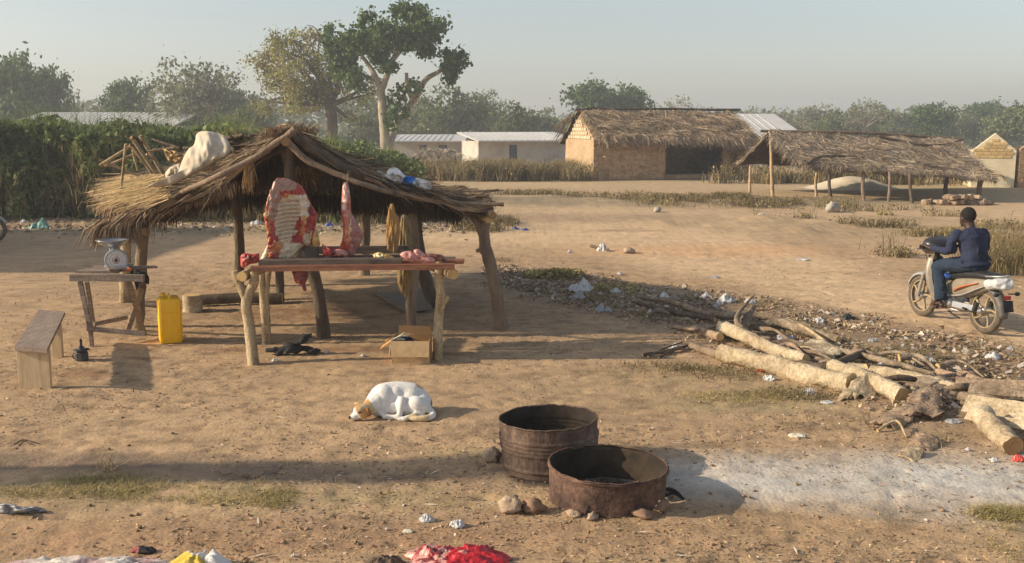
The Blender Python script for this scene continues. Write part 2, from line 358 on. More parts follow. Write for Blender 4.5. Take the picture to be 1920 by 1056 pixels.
# ------------------------------------------------------------------ numpy noise, foliage and thatch helpers
_rs = np.random.RandomState(3); _T = _rs.rand(256, 256)
def vn(x, y, f, seed=0):
    x = np.asarray(x) * f + seed * 17.3; y = np.asarray(y) * f + seed * 9.7
    xi = np.floor(x).astype(int); yi = np.floor(y).astype(int); fx = x - xi; fy = y - yi
    fx = fx * fx * (3 - 2 * fx); fy = fy * fy * (3 - 2 * fy); g = lambda a, b: _T[a & 255, b & 255]
    return (g(xi, yi) * (1 - fx) + g(xi + 1, yi) * fx) * (1 - fy) + (g(xi, yi + 1) * (1 - fx) + g(xi + 1, yi + 1) * fx) * fy
def fbm(x, y, f, o=4, seed=0):
    return sum(vn(x, y, f * 2 ** k, seed + k) * .5 ** k for k in range(o)) / sum(.5 ** k for k in range(o))

def blob_mask(x, y, cx, cy, rx, ry, ang=0, soft=.4):
    dx, dy = x - cx, y - cy; a = dx * cos(ang) + dy * sin(ang); b = -dx * sin(ang) + dy * cos(ang)
    d = np.sqrt((a / rx) ** 2 + (b / ry) ** 2)
    return np.clip((1 - d) / soft + .5, 0, 1)
def seg_mask(x, y, p, q, r0, r1, soft=.4):
    px, py = p; qx, qy = q; L = (qx - px) ** 2 + (qy - py) ** 2
    t = np.clip(((x - px) * (qx - px) + (y - py) * (qy - py)) / L, 0, 1)
    d = np.hypot(x - px - t * (qx - px), y - py - t * (qy - py)) / (r0 + (r1 - r0) * t)
    return np.clip((1 - d) / soft + .5, 0, 1)

BELT = [(940, 508), (1100, 545), (1280, 570), (1450, 605), (1640, 652), (1800, 705), (1960, 770)]   # the litter belt
BELTP = [G(u, v) for u, v in BELT]; BELTR = [.6, .95, 1.0, 1.1, 1.15, 1.15, 1.05]
def belt_mask(x, y, k=1.0, soft=.6):
    m = 0
    for i in range(len(BELTP) - 1):
        m = np.maximum(m, seg_mask(x, y, BELTP[i][:2], BELTP[i + 1][:2], BELTR[i] * k, BELTR[i + 1] * k, soft))
    return m
def gxy(u, v): p = G(u, v); return p.x, p.y

# ------------------------------------------------------------------ ground: one sheet to the horizon
def lines(lo, hi, a, b, step, gr):
    mid = list(np.arange(a, b, step)); up = []; s = step; x = b
    while x < hi: up.append(x); s *= gr; x += s
    up.append(hi); dn = []; s = step; x = a - step
    while x > lo: dn.append(x); s *= gr; x -= s
    dn.append(lo)
    return np.array(dn[::-1] + mid + up)
gx = lines(-420, 420, -5.2, 8.6, .035, 1.07); gy = lines(-60, 620, 4.0, 16.5, .035, 1.045)
X, Y_ = np.meshgrid(gx, gy); x = X.ravel(); y = Y_.ravel()
near = np.clip(1.25 - np.hypot(x, y) / 34, 0, 1)
z = near * ((fbm(x, y, .5, 3, 1) - .5) * .05 + (fbm(x, y, 3.1, 3, 5) - .5) * .008)
fine = fbm(x, y * 1.3, 9, 3, 9)
z += near * (np.clip(fine - .55, 0, 1) * .03 - np.clip(.36 - fbm(x, y * 1.5, 8.5, 2, 12), 0, 1) * .07 - np.clip(.33 - fbm(x, y * 2, 15, 2, 13), 0, 1) * .09)
bank = blob_mask(x, y, *gxy(1700, 425), 6.5, 2.6, rad(-10), .5)
z += bank * ((fbm(x, y, .9, 5, 21) - .4) * .22)
strip = blob_mask(x, y, *gxy(1240, 378), 8, 2.0, 0, .5); z += strip * fbm(x, y, 1.2, 3, 23) * .16
t = np.clip((y - 54) / 34, 0, 1); z += -1.15 * t * t * (3 - 2 * t)
z += np.clip((y - 30) / 40, 0, 1) * (fbm(x, y, .08, 2, 30) - .5) * .2
trod = np.array([.455, .315, .188]); path = np.array([.60, .43, .265]); red = np.array([.50, .29, .155])
dirt = np.array([.30, .22, .145]); ash = np.array([.56, .53, .475]); dark = np.array([.24, .17, .12]); grassy = np.array([.33, .26, .135])
C = np.tile(trod, (len(x), 1))
def paint(C, mask, col, k=1.0, f=1.5, amt=.5, seed=0):
    m = np.clip(mask * (1 + amt * 2 * (fbm(x, y, f, 4, seed) - .5)) * k, 0, 1)[:, None]
    return C * (1 - m) + np.array(col) * m
C *= (.80 + .36 * fbm(x, y, .7, 5, 40))[:, None]; C *= (1 - .30 * np.clip((fbm(x, y * 1.6, 5.5, 3, 61) - .58) * 6, 0, 1) * near)[:, None]
C = paint(C, np.clip((y - 17) / 8, 0, 1), path * 1.02, .55, .3, .6, 41)
far = np.clip((y - 26) / 12, 0, 1); C = paint(C, far, [.40, .32, .19], .55, .15, 1.2, 42)
pth = 0
for a, b, r in (((905, 430), (1180, 440), 2.6), ((1180, 440), (1420, 500), 1.9), ((1420, 500), (1640, 560), 1.2), ((1640, 560), (2100, 650), 1.0)):
    pth = np.maximum(pth, seg_mask(x, y, gxy(*a), gxy(*b), r, r * .9, .5))
C = paint(C, pth, path, .9, .9, .3, 43); C = paint(C, blob_mask(x, y, *gxy(1330, 470), 2.4, .9, 0, .9), [.60, .36, .19], .6, 1, .5, 44)
C = paint(C, blob_mask(x, y, *gxy(1060, 408), 3.6, 1.3, 0, .8), [.36, .26, .17], .7, .8, .5, 64); C = paint(C, blob_mask(x, y, *gxy(1180, 433), .9, .25, 0, .8), [.30, .21, .13], .7, .8, .5, 65)
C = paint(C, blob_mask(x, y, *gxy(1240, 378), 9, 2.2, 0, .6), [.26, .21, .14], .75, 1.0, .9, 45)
C = paint(C, belt_mask(x, y, 1.15, .6), dirt, .85, 2.2, .8, 46)
C = paint(C, blob_mask(x, y, *gxy(1330, 730), 1.3, .6, 0, 1.4), grassy, .4, 3.2, 1.4, 47)
am = np.maximum(seg_mask(x, y, gxy(1290, 895), gxy(2050, 910), .34, .62, 1.3), blob_mask(x, y, *gxy(1480, 890), 1.3, .34, 0, 1.4))
C = paint(C, am, ash, .88, 2.2, .6, 48); C = paint(C, bank, [.36, .27, .16], .5, 1.4, 1.3, 62)
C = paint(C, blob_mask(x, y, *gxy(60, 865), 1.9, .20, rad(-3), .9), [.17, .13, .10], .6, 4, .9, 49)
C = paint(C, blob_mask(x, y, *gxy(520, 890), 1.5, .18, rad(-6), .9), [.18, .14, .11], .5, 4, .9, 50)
C = paint(C, blob_mask(x, y, *gxy(640, 1000), 1.6, .30, 0, .9), [.26, .17, .11], .5, 5, .9, 51)
C = paint(C, blob_mask(x, y, *gxy(400, 1010), 2.6, .25, 0, .9), [.42, .26, .15], .5, 5, .9, 52)
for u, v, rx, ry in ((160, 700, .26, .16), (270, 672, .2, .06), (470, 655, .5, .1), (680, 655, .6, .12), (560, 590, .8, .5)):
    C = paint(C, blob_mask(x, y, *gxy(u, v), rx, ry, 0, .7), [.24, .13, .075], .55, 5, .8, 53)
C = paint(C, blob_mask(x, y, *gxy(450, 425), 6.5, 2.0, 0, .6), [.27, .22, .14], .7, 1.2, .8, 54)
for u, v, rx, ry in ((420, 930, 1.7, .24), (1900, 1000, .3, .3), (860, 845, .3, .12), (1420, 760, .7, .2)):
    C = paint(C, blob_mask(x, y, *gxy(u, v), rx, ry, 0, .8), [.36, .29, .16], .45, 5, 1.3, 55)
for _u, _v, _r in ((1031, 886, .27), (1137, 934, .33)): C = paint(C, blob_mask(x, y, *gxy(_u, _v), _r, _r, 0, .25), [.05, .042, .035], 1, 5, .4, 63)
pit = np.clip((fine - .62) * 5, 0, 1); C *= (1 - .16 * near * np.clip((.45 - fbm(x, y, 8, 3, 60)) * 6, 0, 1))[:, None]
nx, ny = len(gx), len(gy); ii = (np.arange(ny - 1)[:, None] * nx + np.arange(nx - 1)[None]).ravel()
F = np.stack([ii, ii + 1, ii + nx + 1, ii + nx], 1)
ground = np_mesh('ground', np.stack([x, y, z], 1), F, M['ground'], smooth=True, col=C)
tag(ground, kind='structure')
ZG = z.reshape(ny, nx)
def gz(px, py):
    i = int(np.clip(np.searchsorted(gx, px), 1, nx - 1)); j = int(np.clip(np.searchsorted(gy, py), 1, ny - 1))
    return float(ZG[j, i])
def GG(u, v, dz=0.0): p = G(u, v); p.z = gz(p.x, p.y) + dz; return p

def quads(P, size, seed=0, asp=.6, flat=0.0, dirs=None, nrm=None):
    """one small folded leaf-like face per point"""
    rs = np.random.RandomState(seed); n = len(P)
    a = rs.normal(size=(n, 3)) if dirs is None else dirs + rs.normal(size=(n, 3)) * .25
    if flat: a[:, 2] *= (1 - flat)
    a /= np.linalg.norm(a, axis=1)[:, None] + 1e-9
    b = rs.normal(size=(n, 3)); 
    if flat: b[:, 2] *= (1 - flat)
    b -= a * (a * b).sum(1)[:, None]; b /= np.linalg.norm(b, axis=1)[:, None] + 1e-9
    s = np.asarray(size) * rs.uniform(.6, 1.4, n); s = s[:, None]
    V4 = np.stack([P - a * s, P + b * s * asp, P + a * s, P - b * s * asp], 1).reshape(-1, 3)
    return V4, np.arange(4 * n).reshape(-1, 4)

def blades(P, h, w, seed=0, lean=.35):
    rs = np.random.RandomState(seed); n = len(P); h = (np.asarray(h) * rs.uniform(.5, 1.3, n))[:, None]
    th = rs.uniform(0, 2 * pi, n); s = np.stack([np.cos(th), np.sin(th), 0 * th], 1) * w
    l = rs.normal(size=(n, 3)) * lean; l[:, 2] = 0
    up = np.array([0, 0, 1.0])
    mid = P + (up * .55 + l * .35) * h; tip = P + (up + l * 1.2) * h
    Vv = np.stack([P - s, P + s, mid + s * .7, mid - s * .7, tip + s * .1, tip - s * .1], 1).reshape(-1, 3)
    k = np.arange(n)[:, None] * 6
    return Vv, np.concatenate([k + np.array([0, 1, 2, 3]), k + np.array([3, 2, 4, 5])])

def scatter(regs, seed):
    """regs: (u, v, rx m, ry m, count) spots on the ground"""
    rs = np.random.RandomState(seed); out = []
    for u, v, rx, ry, n in regs:
        cx, cy = gxy(u, v); r = np.sqrt(rs.uniform(0, 1, n)) * rs.uniform(.5, 1, n); t = rs.uniform(0, 2 * pi, n)
        px = cx + r * rx * np.cos(t); py = cy + r * ry * np.sin(t)
        keep = fbm(px, py, 1.4, 3, seed) + rs.uniform(-.12, .12, n) > .50
        px, py = px[keep], py[keep]
        out.append(np.stack([px, py, [gz(a, b) for a, b in zip(px, py)]], 1))
    return np.concatenate(out)

def thatch(parent, patches, mt, n, L, w, name='thatch', thick=.09, sag=0.0, seed=1, over=.25, lift=.05, rough=.04, droop=.5, jit=.17):
    """patches: (A, B, C, D, density) with A-B the upper edge and D-C the eave; slab plus many lying strands"""
    rs = random.Random(seed); mb = MB()
    VV, FF, UM = [], [], []
    sag0 = sag
    for A, B, C_, D, dens, *sg in patches:
        sag = sg[0] if sg else sag0
        A, B, C_, D = V(A), V(B), V(C_), V(D)
        nr = ((B - A) if (B - A).length > .1 else (C_ - D)).cross(D - A).normalized()
        if nr.z < 0: nr = -nr
        def P(s, t):
            p = A.lerp(B, s).lerp(D.lerp(C_, s), t); p = p.copy(); p.z -= sag * 4 * t * (1 - t)
            return p + nr * rough * (nz(p, 1.7) + .6 * nz(p, 5))
        N = 12; top = [P(i / N, j / N) for j in range(N + 1) for i in range(N + 1)]
        bot = [q - nr * thick * (.8 + .6 * nz(q, 3)) for q in top]; m = N + 1; K = m * m
        fs = [(j * m + i, j * m + i + 1, (j + 1) * m + i + 1, (j + 1) * m + i) for j in range(N) for i in range(N)]
        fb = [tuple(K + q for q in reversed(f)) for f in fs]
        edge = [(i, i + 1) for i in range(N)] + [(N * m + i + 1, N * m + i) for i in range(N)] + [((j + 1) * m, j * m) for j in range(N)] + [(j * m + N, (j + 1) * m + N) for j in range(N)]
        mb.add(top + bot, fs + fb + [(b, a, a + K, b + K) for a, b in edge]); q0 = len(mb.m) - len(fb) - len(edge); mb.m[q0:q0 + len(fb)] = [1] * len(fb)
        for _ in range(int(n * dens)):
            s = rs.random(); t = rs.random() ** .9 * 1.02 - .02; under = rs.random() < .12
            p = P(s, t); q = P(min(max(s + rs.uniform(-.03, .03), 0), 1), t + .05)
            d = (q - p).normalized(); sd_ = d.cross(nr).normalized()
            d = (d + sd_ * rs.gauss(0, jit)).normalized(); l = L * rs.uniform(.5, 1.25)
            rem = (P(s, 1) - p).length; mx = rem + over * rs.uniform(.1, 1.2)
            l = min(l, max(mx, .1))
            hh = -thick - rs.random() * lift * .5 if under else lift * rs.random() ** 1.6 + .004
            p0 = p + nr * (hh + .004); p1 = p0 + d * l * .55 + nr * rs.gauss(.0, .014); p2 = p0 + d * l + nr * rs.gauss(.0, .035)
            ex = max(0, l - rem)
            p2.z -= ex * droop; p1.z -= max(0, l * .55 - rem) * droop
            sdv = (sd_ * cos(a_ := rs.gauss(0, .5)) + nr * sin(a_)) * w * rs.uniform(.5, 1.4)
            k = len(VV)
            VV += [p0 - sdv, p0 + sdv, p1 + sdv * .9, p1 - sdv * .9, p2 + sdv * .25, p2 - sdv * .25]
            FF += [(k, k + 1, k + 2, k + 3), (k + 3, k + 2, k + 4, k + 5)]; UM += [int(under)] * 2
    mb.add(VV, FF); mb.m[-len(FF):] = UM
    return mb.build(name, [mt, M['thatch_shade']], parent, smooth=False)  # second slot paints the underside dark as if in shade

# ------------------------------------------------------------------ trees
def make_tree(name, loc, trunks, clumps, leafmat, trunkmat, nleaf, lsize, seed=0, shell=.55, limbs=None, label=None, cat='tree', group=None, asp=.6, sub=14, nsub=7):
    """trunks: list of (points, r0, r1); clumps: (centre, (rx, ry, rz), weight)"""
    root = thing(name, label, cat, loc, group); rs = np.random.RandomState(seed); mb = MB(); loc = V(loc)
    for pts, r0, r1 in trunks: mb.tube([loc + V(p) for p in pts], [r0, r1], 8, rough=.18, sub=4)
    Ps = []; tot = sum(c[2] for c in clumps)
    for c, r, wt in clumps:
        c = np.array(c, dtype=float); r = np.array(r, dtype=float)
        m = max(3, int(nsub * 1)); k = max(8, int(nleaf * wt / tot))
        cen = rs.normal(size=(sub, 3)); cen /= np.linalg.norm(cen, axis=1)[:, None]; cen *= rs.uniform(.45, .95, (sub, 1))
        idx = rs.randint(0, sub, k)
        q = rs.normal(size=(k, 3)) * rs.choice([.12, .18, .25, .36], (k, 1))
        pts = (cen[idx] + q)
        Ps.append(c + pts * r)
        if limbs:
            for i in range(min(limbs, sub)):
                a = V(c) * .75 + V((0, 0, 0)); b = V(c + cen[i] * r * .95)
                st = V(trunks[i % len(trunks)][0][-1]); mid = st.lerp(b, .5) + V(rs.normal(size=3) * r.mean() * .10)
                mb.tube([loc + st, loc + mid, loc + b], [trunks[i % len(trunks)][2] * .6, .012 * max(1, r.mean())], 5, sub=2)
    P = np.concatenate(Ps) + np.array(loc)
    vq, fq = quads(P, np.full(len(P), lsize), seed, asp)
    mb.build('trunk', trunkmat, root)
    np_mesh('crown', vq, fq, leafmat, root)
    return root

def px_off(u, v, Y, base): return W(u, v, Y) - V(base)

# the tall pale fig tree, traced from the photograph and given depth
YB = 62.0
base = W(722, 300, YB); base.z = ground_z(base.x, base.y) - .1
q = lambda u, v, d=0.0: tuple(W(u, v, YB + d) - base)
k = lambda p: p * YB / FPX
fig_tr = [([(0, 0, 0), q(722, 262), q(718, 215), q(714, 165)], .33, .24), ([q(714, 168), q(703, 142), q(690, 120), q(668, 92, -1)], .22, .07),
          ([q(714, 168), q(725, 145), q(735, 115), q(747, 78, 1)], .24, .08), ([q(728, 275, 0), q(738, 245, 1), q(757, 212, 1.5), q(778, 185, 1.5), q(798, 150, 1), q(822, 135, 1), q(836, 120, 0)], .30, .10),
          ([q(703, 150), q(680, 140, 1), q(655, 122, 1.5)], .16, .06), ([q(775, 190, 1), q(764, 165, 0), q(762, 137, 0)], .16, .11), ([q(778, 188, 1), q(781, 170, 0), q(783, 155, 0)], .15, .11),
          ([q(735, 115, 1), q(752, 95, 0), q(782, 62, 0)], .15, .05), ([q(747, 90), q(735, 70, 1), q(720, 60, 2)], .12, .05)]
fc = lambda u, v, rx, ry, w, d=0.0: (q(u, v, d), (k(rx), k(min(rx, ry)) * 1.1, k(ry)), w)
fig_cl = [fc(645, 118, 26, 34, 1.2, 1), fc(668, 78, 34, 24, 1.1, -1), fc(692, 45, 20, 22, .6, 0), fc(712, 92, 30, 26, .9, 1.5), fc(735, 60, 30, 24, .9, -1.5),
          fc(768, 32, 38, 24, 1.3, .5), fc(800, 50, 34, 30, 1.3, 0), fc(775, 80, 36, 22, 1.0, -1), fc(720, 118, 24, 15, .5, -1), fc(665, 145, 26, 20, .7, 0),
          fc(852, 110, 26, 20, .9, 0), fc(845, 138, 17, 22, .5, 0), fc(620, 80, 20, 30, .5, 1), fc(745, 195, 22, 30, .28, 0), fc(768, 165, 22, 18, .22, 0), fc(732, 225, 12, 22, .16, -.5), fc(800, 95, 18, 18, .3, -1)]
make_tree('fig_tree', base, fig_tr, fig_cl, M['leaf'], M['trunk'], 12500, .125, 5, label='tall tree with a pale forked trunk and dense dark green leaf clumps', asp=.75, sub=16)

# the yellowing open tree beside it
YB2 = 72.0
base = W(622, 268, YB2); base.z = ground_z(base.x, base.y) - .1
q = lambda u, v, d=0.0: tuple(W(u, v, YB2 + d) - base)
k = lambda p: p * YB2 / FPX
ol_tr = [([(0, 0, 0), q(622, 225), q(618, 195)], .42, .36), ([q(618, 198), q(590, 175), q(560, 160), q(520, 135, -1), q(480, 120)], .26, .05), ([q(618, 198), q(600, 150), q(570, 110), q(550, 75, 1)], .24, .05),
         ([q(618, 198), q(635, 160, 1), q(625, 110), q(600, 62)], .22, .05), ([q(618, 198), q(650, 185), q(690, 160)], .2, .05), ([q(570, 110), q(540, 100), q(500, 95)], .1, .04), ([q(590, 175), q(570, 180), q(520, 185), q(500, 190)], .12, .04),
         ([q(600, 70), q(590, 52), q(575, 47)], .06, .02), ([q(605, 70), q(612, 55), q(600, 46)], .05, .02)]
ol_cl = [fc2 for fc2 in [(q(u, v, d), (k(rx), k(rx), k(ry)), w) for u, v, rx, ry, w, d in
          ((500, 115, 38, 28, 1, 0), (530, 85, 34, 26, .9, -1), (570, 75, 38, 22, .8, 1), (540, 130, 45, 30, 1.1, -2), (590, 115, 40, 30, 1, 1), (625, 130, 40, 40, 1.0, 0),
           (520, 165, 42, 22, .9, 1), (570, 170, 42, 24, 1.1, -1), (560, 200, 46, 18, .9, 0), (610, 165, 30, 26, .8, 0), (660, 180, 44, 20, .7, 1), (495, 200, 24, 18, .35, 0), (650, 220, 24, 14, .25, 0), (690, 165, 20, 24, .3, 0))]]
make_tree('yellowing_tree', base, ol_tr, ol_cl, M['leafy'], M['darkbark'], 8200, .11, 9, limbs=6, label='open crowned yellow green tree behind the pale forked trunk', sub=16)

# background trees: prototypes at the origin, then copies
def proto_tree(i, name, spec, lm, nl, ls, limbs, label, group, loc):
    h, w = 1.0, spec[0]; rs = np.random.RandomState(100 + i); cl = []
    H = 7.0
    for j in range(spec[1]):
        a = rs.uniform(0, 2 * pi); rr = rs.uniform(.1, .75) * w * H / 2; zz = H * rs.uniform(spec[2], .84)
        kk = 1 - .45 * abs((zz / H - .62) / .3) ** 2
        r_ = H * rs.uniform(.11, .19) * spec[3]
        cl.append(((rr * cos(a) * kk, rr * sin(a) * kk, zz), (r_ * 1.25, r_ * 1.25, r_ * .85), r_ ** 2))
    cl.append(((0, 0, H * .86), (H * .14, H * .14, H * .10), .6)); cl.append(((0, 0, H * .6), (w * H * .28, w * H * .28, H * .2), 2.0))
    tr = [([(0, 0, -.4), (.1, .05, H * .25), (.0, .1, H * .45)], .26, .17), ([(0, .1, H * .42), (w * H * .12, 0, H * .55), (w * H * .24, .2, H * .74)], .13, .05),
          ([(0, .1, H * .42), (-w * H * .12, 0, H * .56), (-w * H * .26, .2, H * .7)], .13, .05), ([(.1, .05, H * .28), (w * H * .12, .4, H * .42), (w * H * .3, .3, H * .52)], .12, .04)]
    return make_tree(name, loc, tr, cl, lm, M['twig'], nl, ls, 50 + i, limbs=limbs, label=label, group=group)
bgt = [  # u, v_top, Y, prototype, width stretch, label
 (20, 105, 88, 0, .85, 'large dense dark green tree at the far left edge of the tree line'), (80, 128, 92, 0, .55, 'round dark tree just right of the large tree at the left edge'),
 (135, 165, 96, 3, .6, 'thin dark tree in the gap right of the left edge trees'), (232, 150, 98, 0, .75, 'broad dark green tree behind the middle of the long white roof'),
 (190, 196, 112, 2, 1.0, 'low hazy tree in the dip behind the long white roof'), (365, 116, 84, 1, .95, 'pale grey green spreading tree behind the right end of the long white roof'),
 (285, 185, 110, 2, 1.0, 'low hazy tree left of the pale spreading tree'), (425, 165, 105, 0, .9, 'hazy green tree between the pale spreading tree and the yellow green tree'),
 (480, 175, 102, 2, 1.0, 'low dark hazy tree under the left side of the yellow green crown'), (455, 200, 66, 4, .7, 'small dense bushy tree rising over the thicket behind the stall ridge'), (690, 188, 106, 2, 1.1, 'hazy tree seen behind the pale forked trunk'),
 (845, 160, 104, 4, 1.05, 'wide grey green tree behind the low white building'), (900, 172, 109, 1, .8, 'dense tree at the right of the wide grey green tree'),
 (962, 190, 100, 4, .95, 'bright green rounded tree behind the white sheet roof'), (790, 180, 112, 2, 1.1, 'hazy tree between the forked trunk and the wide tree'),
 (1025, 200, 122, 2, 1.1, 'low hazy tree left of the mud house roof'), (1120, 155, 112, 0, 1.0, 'large dark tree rising behind the left of the mud house roof'), (1185, 162, 114, 0, .8, 'dark tree rising behind the middle of the mud house roof'),
 (1280, 180, 125, 5, 1.1, 'thin pale bare tree behind the mud house roof'), (1415, 200, 135, 5, 1.1, 'faint tree above the sheet roof right of the mud house')]
rs_ = random.Random(5); uu = 1465
kinds = ['hazy round', 'hazy broad', 'hazy thin', 'hazy low', 'hazy bushy']
while uu < 1960:
    bgt.append((uu, rs_.uniform(190, 222), rs_.uniform(112, 150), rs_.choice([0, 2, 4, 2, 1]), rs_.uniform(.9, 1.3), None)); uu += rs_.uniform(26, 40)
bgt.append((1622, 185, 118, 5, 1.0, 'tall thin airy tree standing above the far tree line on the right'))
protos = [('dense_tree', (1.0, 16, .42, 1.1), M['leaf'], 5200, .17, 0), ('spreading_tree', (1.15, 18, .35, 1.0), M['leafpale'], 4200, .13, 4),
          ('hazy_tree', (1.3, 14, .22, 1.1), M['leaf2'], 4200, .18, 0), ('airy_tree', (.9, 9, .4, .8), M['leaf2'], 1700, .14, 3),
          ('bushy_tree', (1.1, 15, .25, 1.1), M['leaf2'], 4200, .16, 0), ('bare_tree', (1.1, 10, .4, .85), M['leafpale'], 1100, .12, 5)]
made = {}
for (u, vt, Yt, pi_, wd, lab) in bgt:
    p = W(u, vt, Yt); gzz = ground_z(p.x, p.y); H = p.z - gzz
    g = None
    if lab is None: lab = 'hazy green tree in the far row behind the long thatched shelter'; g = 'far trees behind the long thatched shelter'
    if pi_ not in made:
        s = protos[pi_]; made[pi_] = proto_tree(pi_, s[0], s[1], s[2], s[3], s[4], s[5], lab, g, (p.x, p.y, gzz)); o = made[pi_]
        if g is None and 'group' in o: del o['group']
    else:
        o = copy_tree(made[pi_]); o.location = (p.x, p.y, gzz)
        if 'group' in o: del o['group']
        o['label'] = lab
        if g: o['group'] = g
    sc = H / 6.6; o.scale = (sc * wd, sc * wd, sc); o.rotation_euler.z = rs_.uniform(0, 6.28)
# far woodland that reads as one mass
rs = np.random.RandomState(8); n = 30000; fy = rs.uniform(150, 190, n); fx = rs.uniform(-.62, .62, n) * fy
fh = 3.0 + 7.5 * fbm(fx, fy, .05, 3, 3) * (.55 + .45 * fbm(fx, fy, .25, 2, 4)); fz = -1.1 + fh * rs.uniform(0, 1, n) ** .8
vq, fq = quads(np.stack([fx, fy, fz], 1), np.full(n, .42), 3, .7)
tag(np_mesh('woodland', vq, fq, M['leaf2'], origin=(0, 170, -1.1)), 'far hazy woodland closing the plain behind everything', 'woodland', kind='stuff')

# ------------------------------------------------------------------ the green thicket behind the stall
def thicket(name, n, ls, fn, mt, label, seed, cat='bushes', stalks=0, org=(0, 0, 0)):
    P = fn(np.random.RandomState(seed), n); vq, fq = quads(P, np.full(len(P), ls), seed, .6)
    if stalks:
        rs = np.random.RandomState(seed + 1); Q = fn(rs, stalks); Q = Q[Q[:, 2] > .7]; Q[:, 2] -= .3
        vb, fb = blades(Q, .75, .011, seed, .3); fq = np.concatenate([fq, fb + len(vq)]); vq = np.concatenate([vq, vb])
    return tag(np_mesh(name, vq, fq, mt, origin=org), label, cat, kind='stuff')
def top_z(px, py):     # silhouette height of the thicket
    u = 960 + px / py * FPX
    vt = np.interp(u, [-300, 0, 60, 200, 330, 400, 470, 520, 600, 660], [222, 228, 232, 245, 250, 250, 256, 268, 290, 305])
    zt = CAMH + py * 1.01 * (237 - vt) / FPX
    return zt + (fbm(px, py, 1.1, 4, 14) - .5) * 1.0
def hedge_fn(rs, n):
    py = 24.5 + 4.5 * rs.uniform(0, 1, n) ** 1.6; u = rs.uniform(-260, 655, n); px = (u - 960) / FPX * py
    py = py + (fbm(px, px * 0, .7, 3, 6) - .5) * 2.2 + .8
    zt = top_z(px, py); fr = rs.uniform(0, 1, n); fr = np.where(rs.uniform(0, 1, n) < .4, 1 - fr ** 2 * .4, fr)
    bulge = (fbm(px, fr * 3, .9, 3, 31) - .5) * 2.4 + (fbm(px, fr * 2, 3.1, 2, 33) - .5) * 1.3
    py = py + bulge - (1 - fr) * .25
    return np.stack([px, py, zt * fr + rs.normal(size=n) * .05], 1)
thicket('thicket', 80000, .078, hedge_fn, M['hedge'], 'tall dark green thicket filling the left behind the stall', 3, stalks=9000, org=(-12, 27, 0))
def bush_fn(rs, n):
    u = rs.uniform(560, 800, n); py = rs.uniform(33, 37, n); px = (u - 960) / FPX * py
    vt = np.interp(u, [560, 620, 680, 740, 800], [282, 266, 270, 285, 312]); zt = CAMH + py * (237 - vt) / FPX + (fbm(px, py, 1.5, 3, 8) - .5) * .7
    return np.stack([px, py + (fbm(px, px * 0, 1, 2, 9) - .5) * 2, np.maximum(zt, .3) * rs.uniform(0, 1, n) ** .7], 1)
def dry_fn(rs, n):
    P = hedge_fn(rs, n); P[:, 1] -= .35; P[:, 2] *= rs.uniform(.1, .8, n); return P
P = dry_fn(np.random.RandomState(4), 6500); vb_, fb_ = blades(P, .5, .010, 6, .4)
tag(np_mesh('dry_stems', vb_, fb_, M['drygrass'], origin=(-12, 26, 0)), 'dry brown stems and stalks poking out of the front of the thicket', 'weeds', kind='stuff')
thicket('bushes', 16000, .075, bush_fn, M['hedge'], 'low bright green bushes below the pale forked tree', 5, stalks=300, org=(-4, 35, 0))
def weeds(name, regs, n_per, h, w, mt, label, seed, cat='weeds', leafy=0, lean=.35):
    P = scatter(regs, seed); vb, fb = blades(P, h, w, seed, lean)
    if leafy:
        rs = np.random.RandomState(seed); Q = P[rs.randint(0, len(P), leafy)] + rs.normal(size=(leafy, 3)) * [.05, .05, 0]; Q[:, 2] += rs.uniform(.1, 1, leafy) * h * .9
        vq, fq = quads(Q, np.full(leafy, w * 3.5), seed, .6); fb = np.concatenate([fb, fq + len(vb)]); vb = np.concatenate([vb, vq])
    return tag(np_mesh(name, vb, fb, mt, origin=tuple(P.mean(0))), label, cat, kind='stuff')
weeds('tall_dry_grass', [(930, 338, 5.0, 1.6, 6000), (840, 330, 4, 1.4, 4000), (1010, 334, 3.5, 1.2, 4000), (1560, 343, 6, 1.4, 2500), (1700, 345, 5, 1.4, 1500)], 1, .75, .018, M['drygrass'], 'tall dry grass in front of the low white building', 11, 'grass', leafy=6000)
weeds('dry_weeds', [(1130, 372, 2.6, 1.2, 1200), (1330, 385, 2.8, 1.5, 2000), (1500, 388, 2.4, 1.6, 2000), (1240, 378, 2, .8, 1500), (1370, 378, .9, .5, 900), (1010, 365, 2.2, .7, 900), (1660, 395, 1.8, .6, 500), (940, 420, .6, .7, 1100), (900, 430, .8, .8, 900), (1800, 405, 1.5, .4, 400), (1640, 425, 1.2, .6, 500), (1760, 440, 1.2, .6, 600), (1880, 430, 1, .6, 500), (1500, 410, 1.4, .5, 500), (1690, 480, .6, .4, 300)], 1, .19, .008, M['drygrass'], 'low dry brown weeds along the far side of the dirt road', 12, leafy=9000)
weeds('thicket_edge_weeds', [(120, 405, 1.6, .8, 1700), (260, 405, 1.6, .8, 1700), (420, 412, 1.8, .9, 2300), (560, 412, 1.8, .9, 2300), (700, 415, 1.8, .9, 2300), (830, 412, 1.4, .9, 1700), (20, 400, 1.6, .8, 1200)], 1, .42, .010, M['drygrass'], 'straggly brown green weeds along the foot of the thicket', 13, leafy=9000)
weeds('roadside_grass', [(1890, 505, .9, .9, 5000), (1860, 470, .7, .7, 1800), (1700, 470, .9, .6, 150)], 1, .42, .006, M['drygrass'], 'clump of tall dry grass beside the road behind the rider', 14, 'grass', leafy=900)
weeds('green_weeds', [(1370, 372, .5, .4, 500), (1040, 520, .5, .2, 500), (1150, 545, .5, .2, 300), (1660, 405, .25, .25, 90)], 1, .12, .009, M['grass'], 'small fresh green weeds at the litter belt and road edge', 15, leafy=2200)
